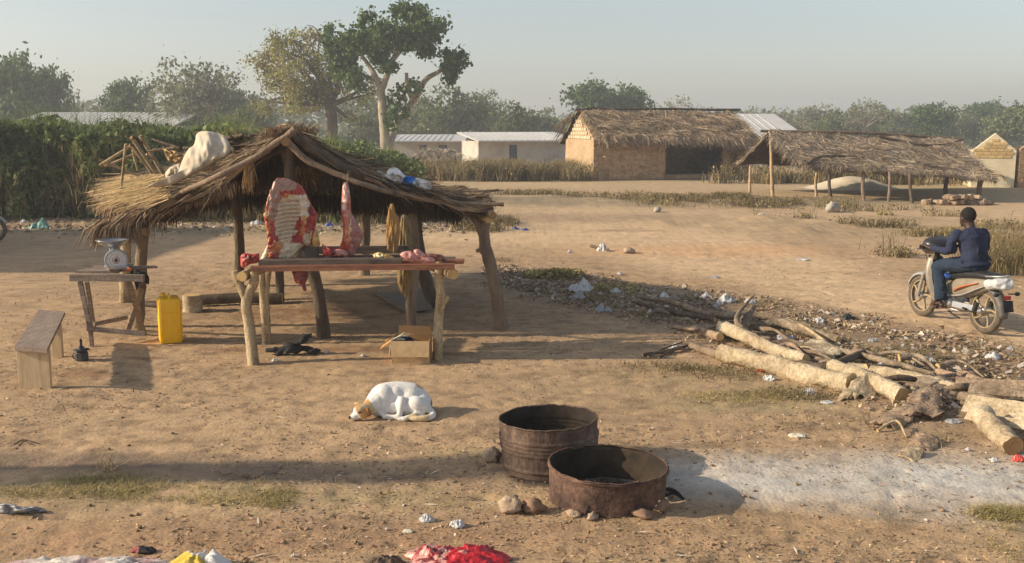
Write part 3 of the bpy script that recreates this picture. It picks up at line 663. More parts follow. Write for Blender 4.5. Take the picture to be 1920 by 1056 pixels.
weeds('short_grass', [(200, 905, .5, .14, 900), (90, 925, .5, .16, 700), (330, 925, .6, .18, 2300), (480, 935, .6, .18, 2300), (560, 950, .35, .1, 1000), (640, 925, .5, .16, 2100), (740, 940, .4, .16, 1900), (560, 905, .35, .08, 1000), (830, 950, .2, .1, 300), (860, 843, .22, .1, 650), (755, 827, .10, .04, 220), (1890, 965, .30, .16, 2000), (1905, 1010, .22, .2, 1800), (1930, 1040, .25, .2, 1200), (1390, 745, .7, .25, 900), (1180, 700, .7, .2, 350)], 1, .034, .0024, M['grass'], 'short sparse green and straw coloured grass on the foreground earth', 16, 'grass', lean=1.1)
weeds('straw_tuft', [(195, 885, .10, .05, 160), (190, 878, .05, .03, 60)], 1, .16, .0022, M['straw'], 'dry straw tuft sticking up in the dark foreground soil', 17, 'grass', lean=.9)
_bp = []
for _i in range(26):
    _t = R.random(); _k = min(5, int(_t * 6)); _a, _b = BELT[_k], BELT[_k + 1]; _u = _a[0] + (_b[0] - _a[0]) * R.random(); _v = np.interp(_u, [b_[0] for b_ in BELT], [b_[1] for b_ in BELT]) + R.uniform(-38, 38); _bp.append((_u, _v, .5, .4, 260))
weeds('belt_grass', _bp + [(1330, 700, .8, .4, 700), (1450, 745, .8, .35, 900), (1250, 690, .6, .3, 400), (1560, 800, .7, .3, 500), (1700, 830, .5, .2, 300)], 1, .05, .0035, M['drygrass'], 'short trampled dry grass between the litter and the logs', 31, 'grass', lean=1.2, leafy=2500)
# ------------------------------------------------------------------ buildings
def frame(o, ang): 
    ex = V((cos(ang), sin(ang), 0)); ey = V((-sin(ang), cos(ang), 0)); o = V(o)
    return lambda a, b, c: o + ex * a + ey * b + V((0, 0, c))
def prism(mb, f, pts, c0, c1, axis='x', mi=0):
    """pts: outline in (a,z) [axis y thickness b=c0..c1] or (b,z) [thickness a=c0..c1]"""
    n = len(pts)
    g = (lambda p, c: f(p[0], c, p[1])) if axis == 'x' else (lambda p, c: f(c, p[0], p[1]))
    vs = [g(p, c0) for p in pts] + [g(p, c1) for p in pts]
    mb.add(vs, [tuple(range(n)), tuple(reversed(range(n, 2 * n)))] + [(i + n, (i + 1) % n + n, (i + 1) % n, i) for i in range(n)], mi)
    return mb
def slabq(mb, a, b, c, d, th, mi=0):
    a, b, c, d = map(V, (a, b, c, d)); nr = (b - a).cross(d - a).normalized()
    if nr.z < 0: nr = -nr
    lo = [q - nr * th for q in (a, b, c, d)]
    mb.add([a, b, c, d] + lo, [(0, 1, 2, 3), (7, 6, 5, 4), (4, 5, 1, 0), (5, 6, 2, 1), (6, 7, 3, 2), (7, 4, 0, 3)], mi)
def rough_wall(mb, f, pts_fn, na, nb, amp, freq, seed=0):
    vs = []
    for j in range(nb + 1):
        for i in range(na + 1):
            p, nr = pts_fn(i / na, j / nb); vs.append(p + nr * amp * (nz(p + V((seed, 0, 0)), freq) + .6 * nz(p, freq * 2.3)))
    mb.add(vs, [(j * (na + 1) + i, j * (na + 1) + i + 1, (j + 1) * (na + 1) + i + 1, (j + 1) * (na + 1) + i) for j in range(nb) for i in range(na)])

# mud house with a ragged thatched roof
hc = G(1112, 338.5); ang = rad(16); L_, D_ = 7.4, 3.6
h_ = thing('mud_house', 'brown mud brick house with ragged thatch roof and wide dark opening', 'house', hc)
f = frame(hc, ang); HW = (W(1112, 262, hc.y).z)
ridge = W(1075, 208, hc.y + 2).z
mb = MB()                                      # walls with real thickness
prism(mb, f, [(0, 0), (0, HW), (3.35, HW), (3.35, 0)][::-1], 0, .3)
prism(mb, f, [(0, 0), (0, HW), (L_, HW), (L_, 0)][::-1], D_ - .3, D_)
prism(mb, f, [(.0, 0), (.0, HW), (D_ - .3, HW), (D_ - .3, 0)], L_ - .3, L_ - .003, 'y'); prism(mb, f, [(L_ - 1.0, 0), (L_ - 1.0, HW), (L_ - .3, HW), (L_ - .3, 0)][::-1], .5, .75)
prism(mb, f, [(.3, 0), (.3, HW), (D_ - .3, HW), (D_ - .3, 0)], 3.35 - .3, 3.345, 'y')
nrm = (f(0, -1, 0) - f(0, 0, 0)).normalized()
rough_wall(mb, f, lambda s, t: (f(s * 3.352, -.03, t * HW), nrm), 70, 42, .05, 4.5)
mb.add([f(3.352, -.04, 0), f(3.352, .3, 0), f(3.352, .3, HW), f(3.352, -.04, HW)], [(0, 1, 2, 3)])
mb.build('front_wall', M['mudrough'], h_, True)
mb = MB(); nl = (f(-1, 0, 0) - f(0, 0, 0)).normalized(); brk = HW * 1.0
rough_wall(mb, f, lambda s, t: (f(-.02, D_ * (1 - s), t * brk), nl), 40, 30, .022, 2.5, 5)
mb.add([f(-.02, 0, 0), f(.0, -.04, 0), f(.0, -.04, brk), f(-.02, 0, brk)], [(0, 1, 2, 3)])
mb.add([f(0, D_, 0), f(0, D_, HW), f(0, 0, HW), f(0, 0, 0)], [(0, 1, 2, 3)])
mb.build('side_wall', M['mud'], h_, True)
mb = MB()                                      # brick gable
prism(mb, f, [(0, brk), (D_, brk), (D_ / 2, ridge - .12)], .02, .25, 'y', 0); mort = mb.build('gable_wall', M['mud'], h_, False)
mb = MB(); rows = 6; bh = (ridge - .2 - brk) / rows
for r in range(rows):
    zc = brk + bh * (r + .5); half = D_ / 2 * (1 - (zc + bh * .3 - brk) / (ridge - .12 - brk)) - .1
    b = -half + (.15 if r % 2 else 0)
    while b < half - .1:
        w = R.uniform(.27, .34); mb.box(f(0, D_ / 2 + b + w / 2, zc), (.06, w - .05, bh - .045), Matrix.Rotation(ang, 3, 'Z')); b += w
mb.build('gable_brickwork', M['brick'], h_, False)
mb = MB(); mb.add([f(.3, .3, .03), f(L_, .3, .03), f(L_, D_ - .3, .03), f(.3, D_ - .3, .03)], [(0, 1, 2, 3)])
mb.box(f(5.5, .75, .09), (4.0, 1.0, .18), Matrix.Rotation(ang, 3, 'Z')); mb.build('mud_floor', M['mudrough'], h_, False)
ev = W(1250, 272, hc.y - .3).z + .05
ov = .45
thatch(h_, [(f(.05, D_ / 2, ridge), f(L_ + .1, D_ / 2, ridge - .05), f(L_ + .3, -ov, ev + .05), f(.35, -ov + .1, ev + .2), .75), (f(L_ + .1, D_ / 2, ridge - .05), f(-.15, D_ / 2, ridge), f(-.2, D_ + ov, ev), f(L_ + .45, D_ + ov, ev), .12)],
       M['thatch'], 26000, .75, .009, 'thatch_roof', .10, .05, 3, .34, .075, .12, jit=.14)
mb = MB()
for a, c, r in (((-.2, 0), (7.8, -.02), .05), ((.3, .05), (4.5, .06), .04), ((4.2, .05), (7.9, .03), .045)):
    mb.tube([f(a[0], D_ / 2, ridge + .06 + a[1]), f((a[0] + c[0]) / 2, D_ / 2 + .05, ridge + .09), f(c[0], D_ / 2, ridge + .06 + c[1])], r, 6, rough=.3, sub=8)
mb.build('ridge_pole', M['darkbark'], h_)
mb = MB()
for t in range(9):
    a0 = R.uniform(.2, .8); mb.tube([f(-.28, D_ / 2 + a0, ridge + .05 - a0 * .5), f(-.38 - R.random() * .2, D_ + .2 + R.random() * .4, HW + R.uniform(-.15, .5))], [.03, .012], 5, sub=2, rough=.2)
mb.build('eave_sticks', M['darkbark'], h_)
for a, b in ((7.1, -.1), (7.5, .3)):
    mb = MB(); mb.tube([f(a, b, 0), f(a + .06, b, HW * .5), f(a - .05, b, HW + .1)], [.075, .06], 7, rough=.25, sub=3); mb.build('porch_post', M['bark'], h_)
# small frayed poles hanging at the eave
for i in range(16):
    mb = MB(); a = R.uniform(.6, 7.2); l = R.uniform(.3, .6); p = f(a, -ov - .02, ev + .25); mb.tube([p, p + V((R.uniform(-.05, .25), -.1, -l))], [.03, .012], 5); mb.build('hanging_straw', M['thatch'], h_)

# brick rubble line by the house
def bricks(cx, cy, n, label0, spread, pile=False, grp='loose mud bricks'):
    for i in range(n):
        mb = MB(); a = R.uniform(0, 3.1)
        t = (i + .5) / n if not pile else R.random()
        zz = 0 if not pile else (0 if i < n * .62 else .15)
        p = V((cx + (t - .5) * spread * (1 if zz == 0 else .5), cy + R.uniform(-.25, .25), gz(cx, cy) + .075 + zz))
        mb.box(p, (R.uniform(.2, .3), .15, .12), Euler((R.uniform(-.3, .3), R.uniform(-.3, .3), a)), bev=.02); o = mb.build('mud_brick', M['barkpiece' if i % 3 else 'stone'])
        tag(o, label0, 'brick', grp)
c = G(1320, 349); 0 and bricks(c.x, c.y, 16, 'loose mud brick in the low row in front of the dark house opening', 3.2, grp='brick row before the house')
c = G(1797, 384); bricks(c.x, c.y, 34, 'loose mud brick in the pile at the right end of the long shelter', 2.0, True, 'brick pile under the shelter')

# long open thatched shelter
SB = G(1665, 381); sh = thing('thatched_shelter', 'long open sided shelter of grey thatch on crooked wooden posts', 'shelter', SB)
n0 = W(1440, 247, Yv(373)); n1 = W(1795, 260, Yv(373) + 1.2); zf = W(1665, 318, Yv(381)).z
fl = W(1512, 309, Yv(378) - .3); fr = W(1868, 334, Yv(380) - .2); bl = W(1380, 306, Yv(358) + .4); br = W(1835, 300, Yv(358) + 2.2); br.z = bl.z - .05
thatch(sh, [(n0, n1, fr, fl, 1.0), (n1, n0, bl, br, .35)], M['thatch_grey'], 30000, .6, .007, 'thatch_roof', .10, .10, 5, .13, .022, .09, jit=.07)
mb = MB(); mb.tube([n0 + V((-.25, 0, .02)), n0.lerp(n1, .5) + V((0, 0, .07)), n1 + V((.2, 0, -.03))], .05, 6, rough=.3, sub=8); mb.build('ridge_pole', M['bark'], sh)
nn = (n1 - n0).cross(fl - n0).normalized(); nn = nn if nn.z > 0 else -nn
for pts in (((1645, 260), (1680, 267), (1725, 276), (1760, 276), (1800, 268)), ((1510, 313), (1535, 299), (1580, 297), (1625, 302))):
    mb = MB(); mb.tube([PL(u, v, n0, nn) + nn * .09 for u, v in pts], [.05, .03], 6, rough=.3, sub=5); mb.build('weight_pole', M['darkbark'], sh)
for (ub, vb, ut, vt, m_, r_) in ((1406, 362, 1407, 311, 'mud', .05), (1449, 374, 1446, 252, 'mud', .065), (1531, 368, 1532, 318, 'pole', .05), (1558, 369, 1556, 320, 'darkbark', .06), (1620, 380, 1620, 322, 'bark', .06), (1666, 382, 1668, 322, 'bark', .05),
                                 (1711, 383, 1706, 326, 'darkbark', .055), (1773, 366, 1777, 330, 'darkbark', .075), (1837, 377, 1840, 332, 'bark', .095)):
    p = G(ub, vb); p.z = gz(p.x, p.y) - .05; tp = W(ut, vt, p.y + .1); md = p.lerp(tp, .5) + V((R.uniform(-.05, .05), 0, 0)); mb = MB(); mb.tube([p, md, tp], [r_, r_ * .85], 8, rough=.25, sub=4); mb.build('post', M[m_], sh)
mb = MB(); mb.tube([fr + V((-.3, .3, .0)), W(1880, 330, fr.y), W(1890, 346, fr.y)], [.03, .02], 5, sub=3)
mb.tube([fr + V((-.3, .5, .05)), W(1872, 326, fr.y), W(1884, 340, fr.y)], [.03, .02], 5, sub=3); mb.build('eave_pole', M['pole'], sh)
mb = MB()
for i in range(9):
    s = i / 8; mb.tube([n0.lerp(n1, s) - V((0, 0, .12)), fl.lerp(fr, s) - V((0, 0, .13))], .03, 5, rough=.2); mb.tube([n0.lerp(n1, s) - V((0, 0, .12)), bl.lerp(br, s) - V((0, 0, .13))], .03, 5, rough=.2)
mb.build('rafters', M['darkbark'], sh)

# sand heap, yellow gabled hut, its brown neighbour
p = G(1625, 366); mb = MB()
pr = [(2.1 * (1 - t), .42 * (1 - cos(pi * t)) / 2 * 1.0) for t in [i / 12 for i in range(13)]]
vs = MB().lathe([(max(r, .001), zz) for r, zz in pr], 40).v
mb.add([V(v) * 1.0 + V((0, 0, .05 * nz(v, 2.5))) for v in vs], [(i * 40 + k, i * 40 + (k + 1) % 40, (i + 1) * 40 + (k + 1) % 40, (i + 1) * 40 + k) for i in range(12) for k in range(40)])
mb.v = [(p.x + .9 + q[0] * .98, p.y + 4.2 + q[1] * .8, q[2] * 1.1 - .03) for q in mb.v]
tag(mb.build('sand_heap', M['sand']), 'low heap of pale sand seen under the long thatched shelter', 'sand')
def gable_hut(u0, u1, vb, va, vw, Y, label, wall, rot=0, brickrows=True, depth=2.4, name='gabled_hut'):
    bl_ = W(u0, vb, Y); bl_.z = ground_z(bl_.x, Y); t = thing(name, label, 'hut', bl_); f = frame(bl_, rad(rot)); w = (u1 - u0) / FPX * Y / cos(rad(rot)) * (.84 if rot else 1)
    hw = W(u0, vw, Y).z - bl_.z; ha = W(u0, va, Y).z - bl_.z; mb = MB()
    prism(mb, f, [(0, -.3), (0, hw), (w / 2, ha), (w, hw), (w, -.3)][::-1], 0, .25)
    prism(mb, f, [(0, -.3), (0, hw), (w, hw), (w, -.3)][::-1], depth - .25, depth)
    prism(mb, f, [(.25, -.3), (.25, hw), (depth - .25, hw), (depth - .25, -.3)], 0.002, .25, 'y'); prism(mb, f, [(.25, -.3), (.25, hw), (depth - .25, hw), (depth - .25, -.3)], w - .25, w - .002, 'y')
    mb.build('wall', wall, t, False)
    if brickrows:
        mb = MB(); bh = .125; z0 = hw - .3; r = 0
        while z0 < ha - .16:
            half = w / 2 if z0 < hw else w / 2 * (1 - (z0 + bh - hw) / (ha - hw)); b = -half + (.1 if r % 2 else .02)
            while b < half - .2:
                mb.box(f(w / 2 + b + .13, -.005, z0 + bh / 2), (.24, .04, bh - .03), Matrix.Rotation(rad(rot), 3, 'Z')); b += .27
            z0 += bh; r += 1
        mb.build('gable_brickwork', M['ybrick'], t, False)
    mb = MB()
    slabq(mb, f(w / 2, -.12, ha + .06), f(w / 2, depth + .1, ha + .06), f(-.15, depth + .1, hw - .03), f(-.15, -.12, hw - .03), .04); slabq(mb, f(w / 2 + .005, -.12, ha + .06), f(w + .15, -.12, hw - .03), f(w + .15, depth + .1, hw - .03), f(w / 2 + .005, depth + .1, ha + .06), .04)
    if False: mb.build('roof', M['tin'], t, False)
    return t
gable_hut(1820, 1905, 350, 250, 282, Yv(350), 'small pale yellow hut with brick gable right of the shelter', M['yplaster'], -15)
gable_hut(1908, 1990, 350, 258, 280, Yv(350) - .4, 'brown brick hut cut by the right edge of the picture', M['mudrough'], 0, False, name='brick_hut')

# white cement buildings with flat metal roofs, behind the weeds
def sheet_building(u0, u1, vb, vt_, Y, depth, label, openings, slope, name='cement_building', over=.5, rot=0):
    a = W(u0, vb, Y); a.z = ground_z(a.x, Y); t = thing(name, label, 'building', a); w = (u1 - u0) / FPX * Y; f = frame(a, rad(rot)); hw = W(u0, vt_, Y).z - a.z
    mb = MB(); xs = [0]
    for (o0, o1, vz0, vz1, kind) in openings: xs += [(o0 - u0) / FPX * Y, (o1 - u0) / FPX * Y]
    xs.append(w)
    for i in range(0, len(xs) - 1, 2): 
        if xs[i + 1] - xs[i] > .02: prism(mb, f, [(xs[i], -.3), (xs[i], hw), (xs[i + 1], hw), (xs[i + 1], -.3)][::-1], 0, .2)
    for j, (o0, o1, vz0, vz1, kind) in enumerate(openings):
        x0, x1 = xs[1 + 2 * j], xs[2 + 2 * j]; zt = W(u0, vz0, Y).z - a.z; zb = W(u0, vz1, Y).z - a.z
        if hw - zt > .02: prism(mb, f, [(x0, zt), (x0, hw), (x1, hw), (x1, zt)][::-1], .003, .197)
        if zb > .1: prism(mb, f, [(x0, -.3), (x0, zb), (x1, zb), (x1, -.3)][::-1], .003, .197)
    prism(mb, f, [(0, -.3), (0, hw), (w, hw), (w, -.3)][::-1], depth - .2, depth)
    prism(mb, f, [(.2, -.3), (.2, hw), (depth - .2, hw + 0), (depth - .2, -.3)], .003, .2, 'y'); prism(mb, f, [(.2, -.3), (.2, hw), (depth - .2, hw), (depth - .2, -.3)], w - .2, w - .003, 'y')
    mb.build('wall', M['whitewall'], t, False)
    for j, (o0, o1, vz0, vz1, kind) in enumerate(openings):
        if kind != 'open':
            x0, x1 = xs[1 + 2 * j], xs[2 + 2 * j]; zt = W(u0, vz0, Y).z - a.z; zb = max(W(u0, vz1, Y).z - a.z, 0); m2 = MB(); m2.box(f((x0 + x1) / 2, .12, (zb + zt) / 2), (x1 - x0 - .04, .05, zt - zb - .04)); m2.build(kind, M['iron'], t, False)
    mb = MB(); slabq(mb, f(-.4, depth + .2, hw + .1 + slope), f(w + .4, depth + .2, hw + .1 + slope), f(w + .4, -over, hw + .06), f(-.4, -over, hw + .06), .10)
    for i in range(int(w / .5)): mb.box(f(-.2 + i * .5, depth / 2 - over / 2, hw + .10 + slope / 2), (.04, depth + over, .03), Euler((math.atan(slope / (depth + over + .2)), 0, rad(rot))))
    mb.build('roof', M['tin'], t, False)
    return t
YW = 84
sheet_building(897, 1085, 305, 265, YW, 4.6, 'low grey white building with a sheet roof and a dark door', [(958, 974, 272, 305, 'door')], .62, over=1.3, rot=20)
sheet_building(742, 864, 300, 265, YW + 6, 6, 'low white building with an open veranda behind the fig tree', [(786, 800, 272, 300, 'open'), (822, 838, 272, 292, 'shutter')], .45, name='veranda_building', over=1.5)
sheet_building(22, 318, 252, 236, 78, 6, 'long pale sheet roofed building showing above the thicket', [], 1.0, name='long_building', over=.4)
t_ = sheet_building(1372, 1500, 300, 262, 62, 8, 'low building with a pale sheet roof between house and shelter', [], 1.55, name='sheet_roof_building', over=.4)
# little brush shelter in front of the veranda
p = W(825, 300, 80); p.z = ground_z(p.x, 80); t = thing('brush_shelter', 'tiny brush roofed shelter in front of the white veranda', 'shelter', p)
thatch(t, [(p + V((-1.3, .8, 1.55)), p + V((1.0, .8, 1.45)), p + V((1.8, -.6, 1.0)), p + V((-1.9, -.6, 1.05)), 1)], M['thatch_grey'], 900, .8, .03, 'brush_roof', .08, 0, 9, .3, .15, .1)
for dx in (-1.3, -.1, 1.2):
    mb = MB(); mb.tube([p + V((dx, -.3, 0)), p + V((dx + .05, -.2, 1.2))], .06, 6, rough=.2); mb.build('post', M['bark'], t)
# unseen hut and trunk added at left to throw the two long ground shadows
yh0, yh1 = Yv(524), Yv(432)
ht = thing('shadow_caster_hut', 'unseen mud hut added outside the left edge to cast a shadow', 'hut', (-17.0, (yh0 + yh1) / 2, 0)); f = frame((-17, yh0 + .1, 0), 0)
mb = MB(); dpt = yh1 - yh0 - .5
prism(mb, f, [(0, 0), (0, 3.6), (2.2, 3.6), (2.2, 0)][::-1], 0, dpt); mb.build('wall', M['mudrough'], ht, False)
mb = MB(); slabq(mb, f(-.2, dpt + .2, 3.75), f(2.5, dpt + .2, 3.75), f(2.5, -.1, 3.65), f(-.2, -.1, 3.65), .08); mb.build('roof', M['tin'], ht, False)
mb = MB(); yb_ = Yv(885) - .58; mb.tube([(-8.6, yb_, -.1), (-8.5, yb_ + .03, 1.4), (-8.7, yb_ - .02, 2.9), (-8.6, yb_, 4.1)], [.36, .27, .22, .14], 10, rough=.3, sub=4, capmi=1); mb.tube([(-8.65, yb_, 2.6), (-8.9, yb_ - .2, 3.4), (-9.0, yb_ - .25, 4.0)], [.12, .04], 8, rough=.3, sub=3); mb.tube([(-8.6, yb_, 3.1), (-8.5, yb_ + .2, 3.7), (-8.6, yb_ + .25, 4.5)], [.10, .03], 8, rough=.3, sub=3)
tag(mb.build('shadow_caster_trunk', [M['bark'], M['cutdark']]), 'unseen bare trunk added outside the left edge to cast a shadow', 'tree')
# ------------------------------------------------------------------ the butcher's stall
def wood(name, parent, pts, rr, m='bark', rough=.22, n=9, sub=5, label=None, cut='cut', forks=()):
    if m in ('bark', 'darkbark'): cut = 'cutdark'
    mb = MB(); mb.tube(pts, rr, n, rough=rough, sub=sub, capmi=1)
    for fp, fr_ in forks: mb.tube(fp, fr_, n, rough=rough, sub=4, capmi=1)
    o = mb.build(name, [M[m], M[cut]], parent)
    if label: o['label'] = label
    return o
ST = G(590, 600); st = thing('butcher_stall', "open stall with a sagging thatched roof on rough forked posts", 'stall', ST)
Yc, Yl, Yr = Yv(634), Yv(615), Yv(617)
R0 = W(545, 247, Yc - .15); R1 = W(548, 247, Yc + 2.5); R1.z = R0.z
LF = W(255, 408, Yl - .3); LB = W(188, 350, Yv(567) + .6); RF = W(925, 384, Yr - .25); RB = W(862, 360, Yv(567) + .8)
B1 = W(440, 356, Yv(535) + .4); B2 = W(690, 366, Yv(515) - .3)
def dn(p, k): q = V(p); q.z -= k; return q
gp = lambda u, v: GG(u, v, -.06)
posts = [  # base, [points up], radii, material, forks
 ([gp(608, 634), W(598, 560, Yc), W(585, 500, Yc), W(575, 450, Yc), W(545, 345, Yc), W(541, 262, Yc)], [.075, .07, .068, .068, .055, .05], 'darkbark', [([W(543, 320, Yc), W(530, 280, Yc), W(524, 262, Yc)], [.04, .025])]),
 ([gp(941, 617), W(925, 520, Yr), W(908, 450, Yr), W(915, 388, Yr)], [.075, .07, .065, .055], 'bark', [([W(907, 445, Yr), W(893, 415, Yr), W(877, 396, Yr)], [.05, .035]), ([W(915, 483, Yr), W(900, 470, Yr), W(893, 472, Yr)], [.03, .02])]),
 ([gp(258, 615), W(262, 540, Yl), W(266, 470, Yl), W(272, 420, Yl), W(288, 392, Yl)], [.07, .065, .065, .06, .045], 'bark', [([W(266, 460, Yl), W(256, 430, Yl), W(246, 405, Yl)], [.055, .04])]),
 ([gp(234, 567), W(236, 500, Yv(567)), W(234, 400, Yv(567))], [.085, .06], 'pole', []),
 ([gp(448, 537), W(448, 440, Yv(537)), W(441, 345, Yv(537))], [.07, .07], 'darkbark', []),
 ([gp(525, 568), W(524, 520, Yv(568)), W(520, 440, Yv(568)), W(515, 385, Yv(568))], [.055, .05], 'darkbark', []),
 ([gp(684, 516), W(684, 450, Yv(516)), W(686, 385, Yv(516))], [.085, .08], 'bark', []),
 ([gp(820, 577), W(800, 530, Yv(577)), W(786, 480, Yv(577)), W(778, 395, Yv(577))], [.095, .09, .085, .07], 'darkbark', []),
 ([gp(772, 618), W(773, 560, Yv(618)), W(778, 500, Yv(618)), W(776, 400, Yv(618))], [.055, .05], 'bark', [])]
for pts, rr, m_, fk in posts: wood('post', st, pts, rr, m_, .25, forks=fk)
up = V((0, 0, 1))
wood('rafter_pole', st, [W(553, 243, Yc - .3), W(528, 262, Yc - .3), W(470, 300, Yc - .32), W(400, 335, Yc - .35), W(330, 365, Yl - .35), W(283, 388, Yl - .35), W(262, 402, Yl - .35)], [.038, .034, .03, .026], 'bark', .4)
wood('rafter_pole', st, [W(535, 262, Yc - .32), W(575, 300, Yc - .3), W(640, 330, Yc - .3), W(700, 352, Yc - .28), W(770, 370, Yr - .3), W(850, 380, Yr - .3), W(945, 383, Yr - .3)], [.034, .034, .03, .022], 'bark', .4)
wood('rafter_pole', st, [W(548, 252, Yc - .1), W(600, 288, Yc - .1), W(660, 322, Yc - .1), W(730, 352, Yr - .1), W(820, 368, Yr - .1), W(905, 380, Yr - .1)], [.05, .035], 'darkbark')
wood('rafter_pole', st, [W(655, 320, Yc - .3), W(652, 345, Yc - .32), W(648, 352, Yc - .3)], [.02, .018], 'darkbark')
wood('ridge_pole', st, [R0 + V((0, -.25, -.10)), R0.lerp(R1, .5) - up * .1, R1 - up * .12], .05, 'darkbark')
wood('eave_pole', st, [dn(LF, .14) + V((.15, -.15, 0)), dn(LF.lerp(LB, .5), .12), dn(LB, .1) + V((-.2, .2, 0))], .045, 'bark')
wood('eave_pole', st, [dn(RF, .10) + V((0, -.2, 0)), dn(RF.lerp(RB, .5), .10), dn(RB, .1)], .045, 'bark')
wood('eave_pole', st, [dn(B1, .14) - V((.4, 0, 0)), dn(B1.lerp(B2, .5), .14), dn(B2, .14) + V((.4, 0, 0))], .04, 'darkbark')
wood('short_crossbar', st, [W(868, 395, Yr - .25), W(922, 393, Yr - .1)], [.045, .05], 'bark')
wood('short_crossbar', st, [W(885, 403, Yr + .15), W(916, 410, Yr - .12)], [.04, .05], 'pole')
for i in range(7):
    s = (i + .5) / 7
    wood('batten', st, [dn(R0.lerp(R1, s), .14), dn(LF.lerp(LB, s), .13)], .022, 'darkbark', n=6, sub=2); wood('batten', st, [dn(R0.lerp(R1, s), .14), dn(RF.lerp(RB, s), .13)], .022, 'darkbark', n=6, sub=2)
thatch(st, [(R0, R1, LB, LF, 1.5), (R1, R1 + V((.02, 0, 0)), B1, LB, .5), (R1, R1 + V((.02, 0, 0)), B2, B1, .7), (R1, R1 + V((.02, 0, 0)), RB, B2, .4), (R1, R0, RF, RB, 1.1, .21)],
       M['thatch_stall'], 6800, .5, .005, 'thatch_roof', .045, .10, 11, .07, .05, .09, jit=.22)
# hanging fringes at the eaves
def fringe(name, a, b, n, l, w, m_, seed, spread=.12, outward=V((0, 0, 0)), straight=.12):
    rs = random.Random(seed); VV, FF = [], []
    for _ in range(n):
        p = a.lerp(b, rs.random()) + V((rs.gauss(0, spread * .5), rs.gauss(0, spread), rs.uniform(-.03, .05))); ll = l * rs.uniform(.3, 1.2)
        d = V((rs.gauss(0, straight), rs.gauss(0, straight), -1)) + outward * rs.uniform(.3, 1.3); sdv = V((cos(t := rs.uniform(0, pi)), sin(t), 0)) * w
        p1 = p + (d + outward * .5) * ll * .5; p2 = p + d * ll; p2.z -= .03; k = len(VV)
        VV += [p - sdv, p + sdv, p1 + sdv, p1 - sdv, p2 + sdv * .3, p2 - sdv * .3]; FF += [(k, k + 1, k + 2, k + 3), (k + 3, k + 2, k + 4, k + 5)]
    mb = MB(); mb.add(VV, FF); return mb.build(name, M[m_], st, False)
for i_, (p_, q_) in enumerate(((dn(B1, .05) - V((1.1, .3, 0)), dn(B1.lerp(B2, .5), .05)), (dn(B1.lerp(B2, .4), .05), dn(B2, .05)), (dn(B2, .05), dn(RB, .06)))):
    fringe('shaded_fringe', p_, q_, 1700, .20 + .03 * i_, .006, 'thatch_shade', i_ + 1)  # dark tone of these fringes is painted shade below the roof
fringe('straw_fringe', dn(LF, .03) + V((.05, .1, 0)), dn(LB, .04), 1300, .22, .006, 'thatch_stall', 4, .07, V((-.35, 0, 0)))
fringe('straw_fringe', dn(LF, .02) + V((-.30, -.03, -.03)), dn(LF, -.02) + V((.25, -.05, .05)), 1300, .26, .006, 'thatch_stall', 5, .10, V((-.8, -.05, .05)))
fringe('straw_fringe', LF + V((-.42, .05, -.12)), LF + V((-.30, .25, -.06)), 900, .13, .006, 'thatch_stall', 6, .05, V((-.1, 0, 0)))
fringe('shaded_fringe', W(610, 325, Yc + .25), W(860, 390, Yr), 2600, .17, .005, 'thatch_shade', 7, .06)
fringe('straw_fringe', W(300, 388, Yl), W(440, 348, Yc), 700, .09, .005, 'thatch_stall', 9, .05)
fringe('shaded_fringe', W(290, 385, Yl + .5), W(535, 290, Yc + .5), 2600, .25, .006, 'thatch_shade', 12, .12)
fringe('straw_fringe', W(462, 305, Yc), W(470, 302, Yc), 260, .26, .005, 'straw', 8, .03)
fringe('ridge_tuft', R0 + V((-.25, 0, -.05)), R0 + V((.2, .3, -.02)), 600, -.11, .005, 'thatch_stall', 10, .08, straight=.9)

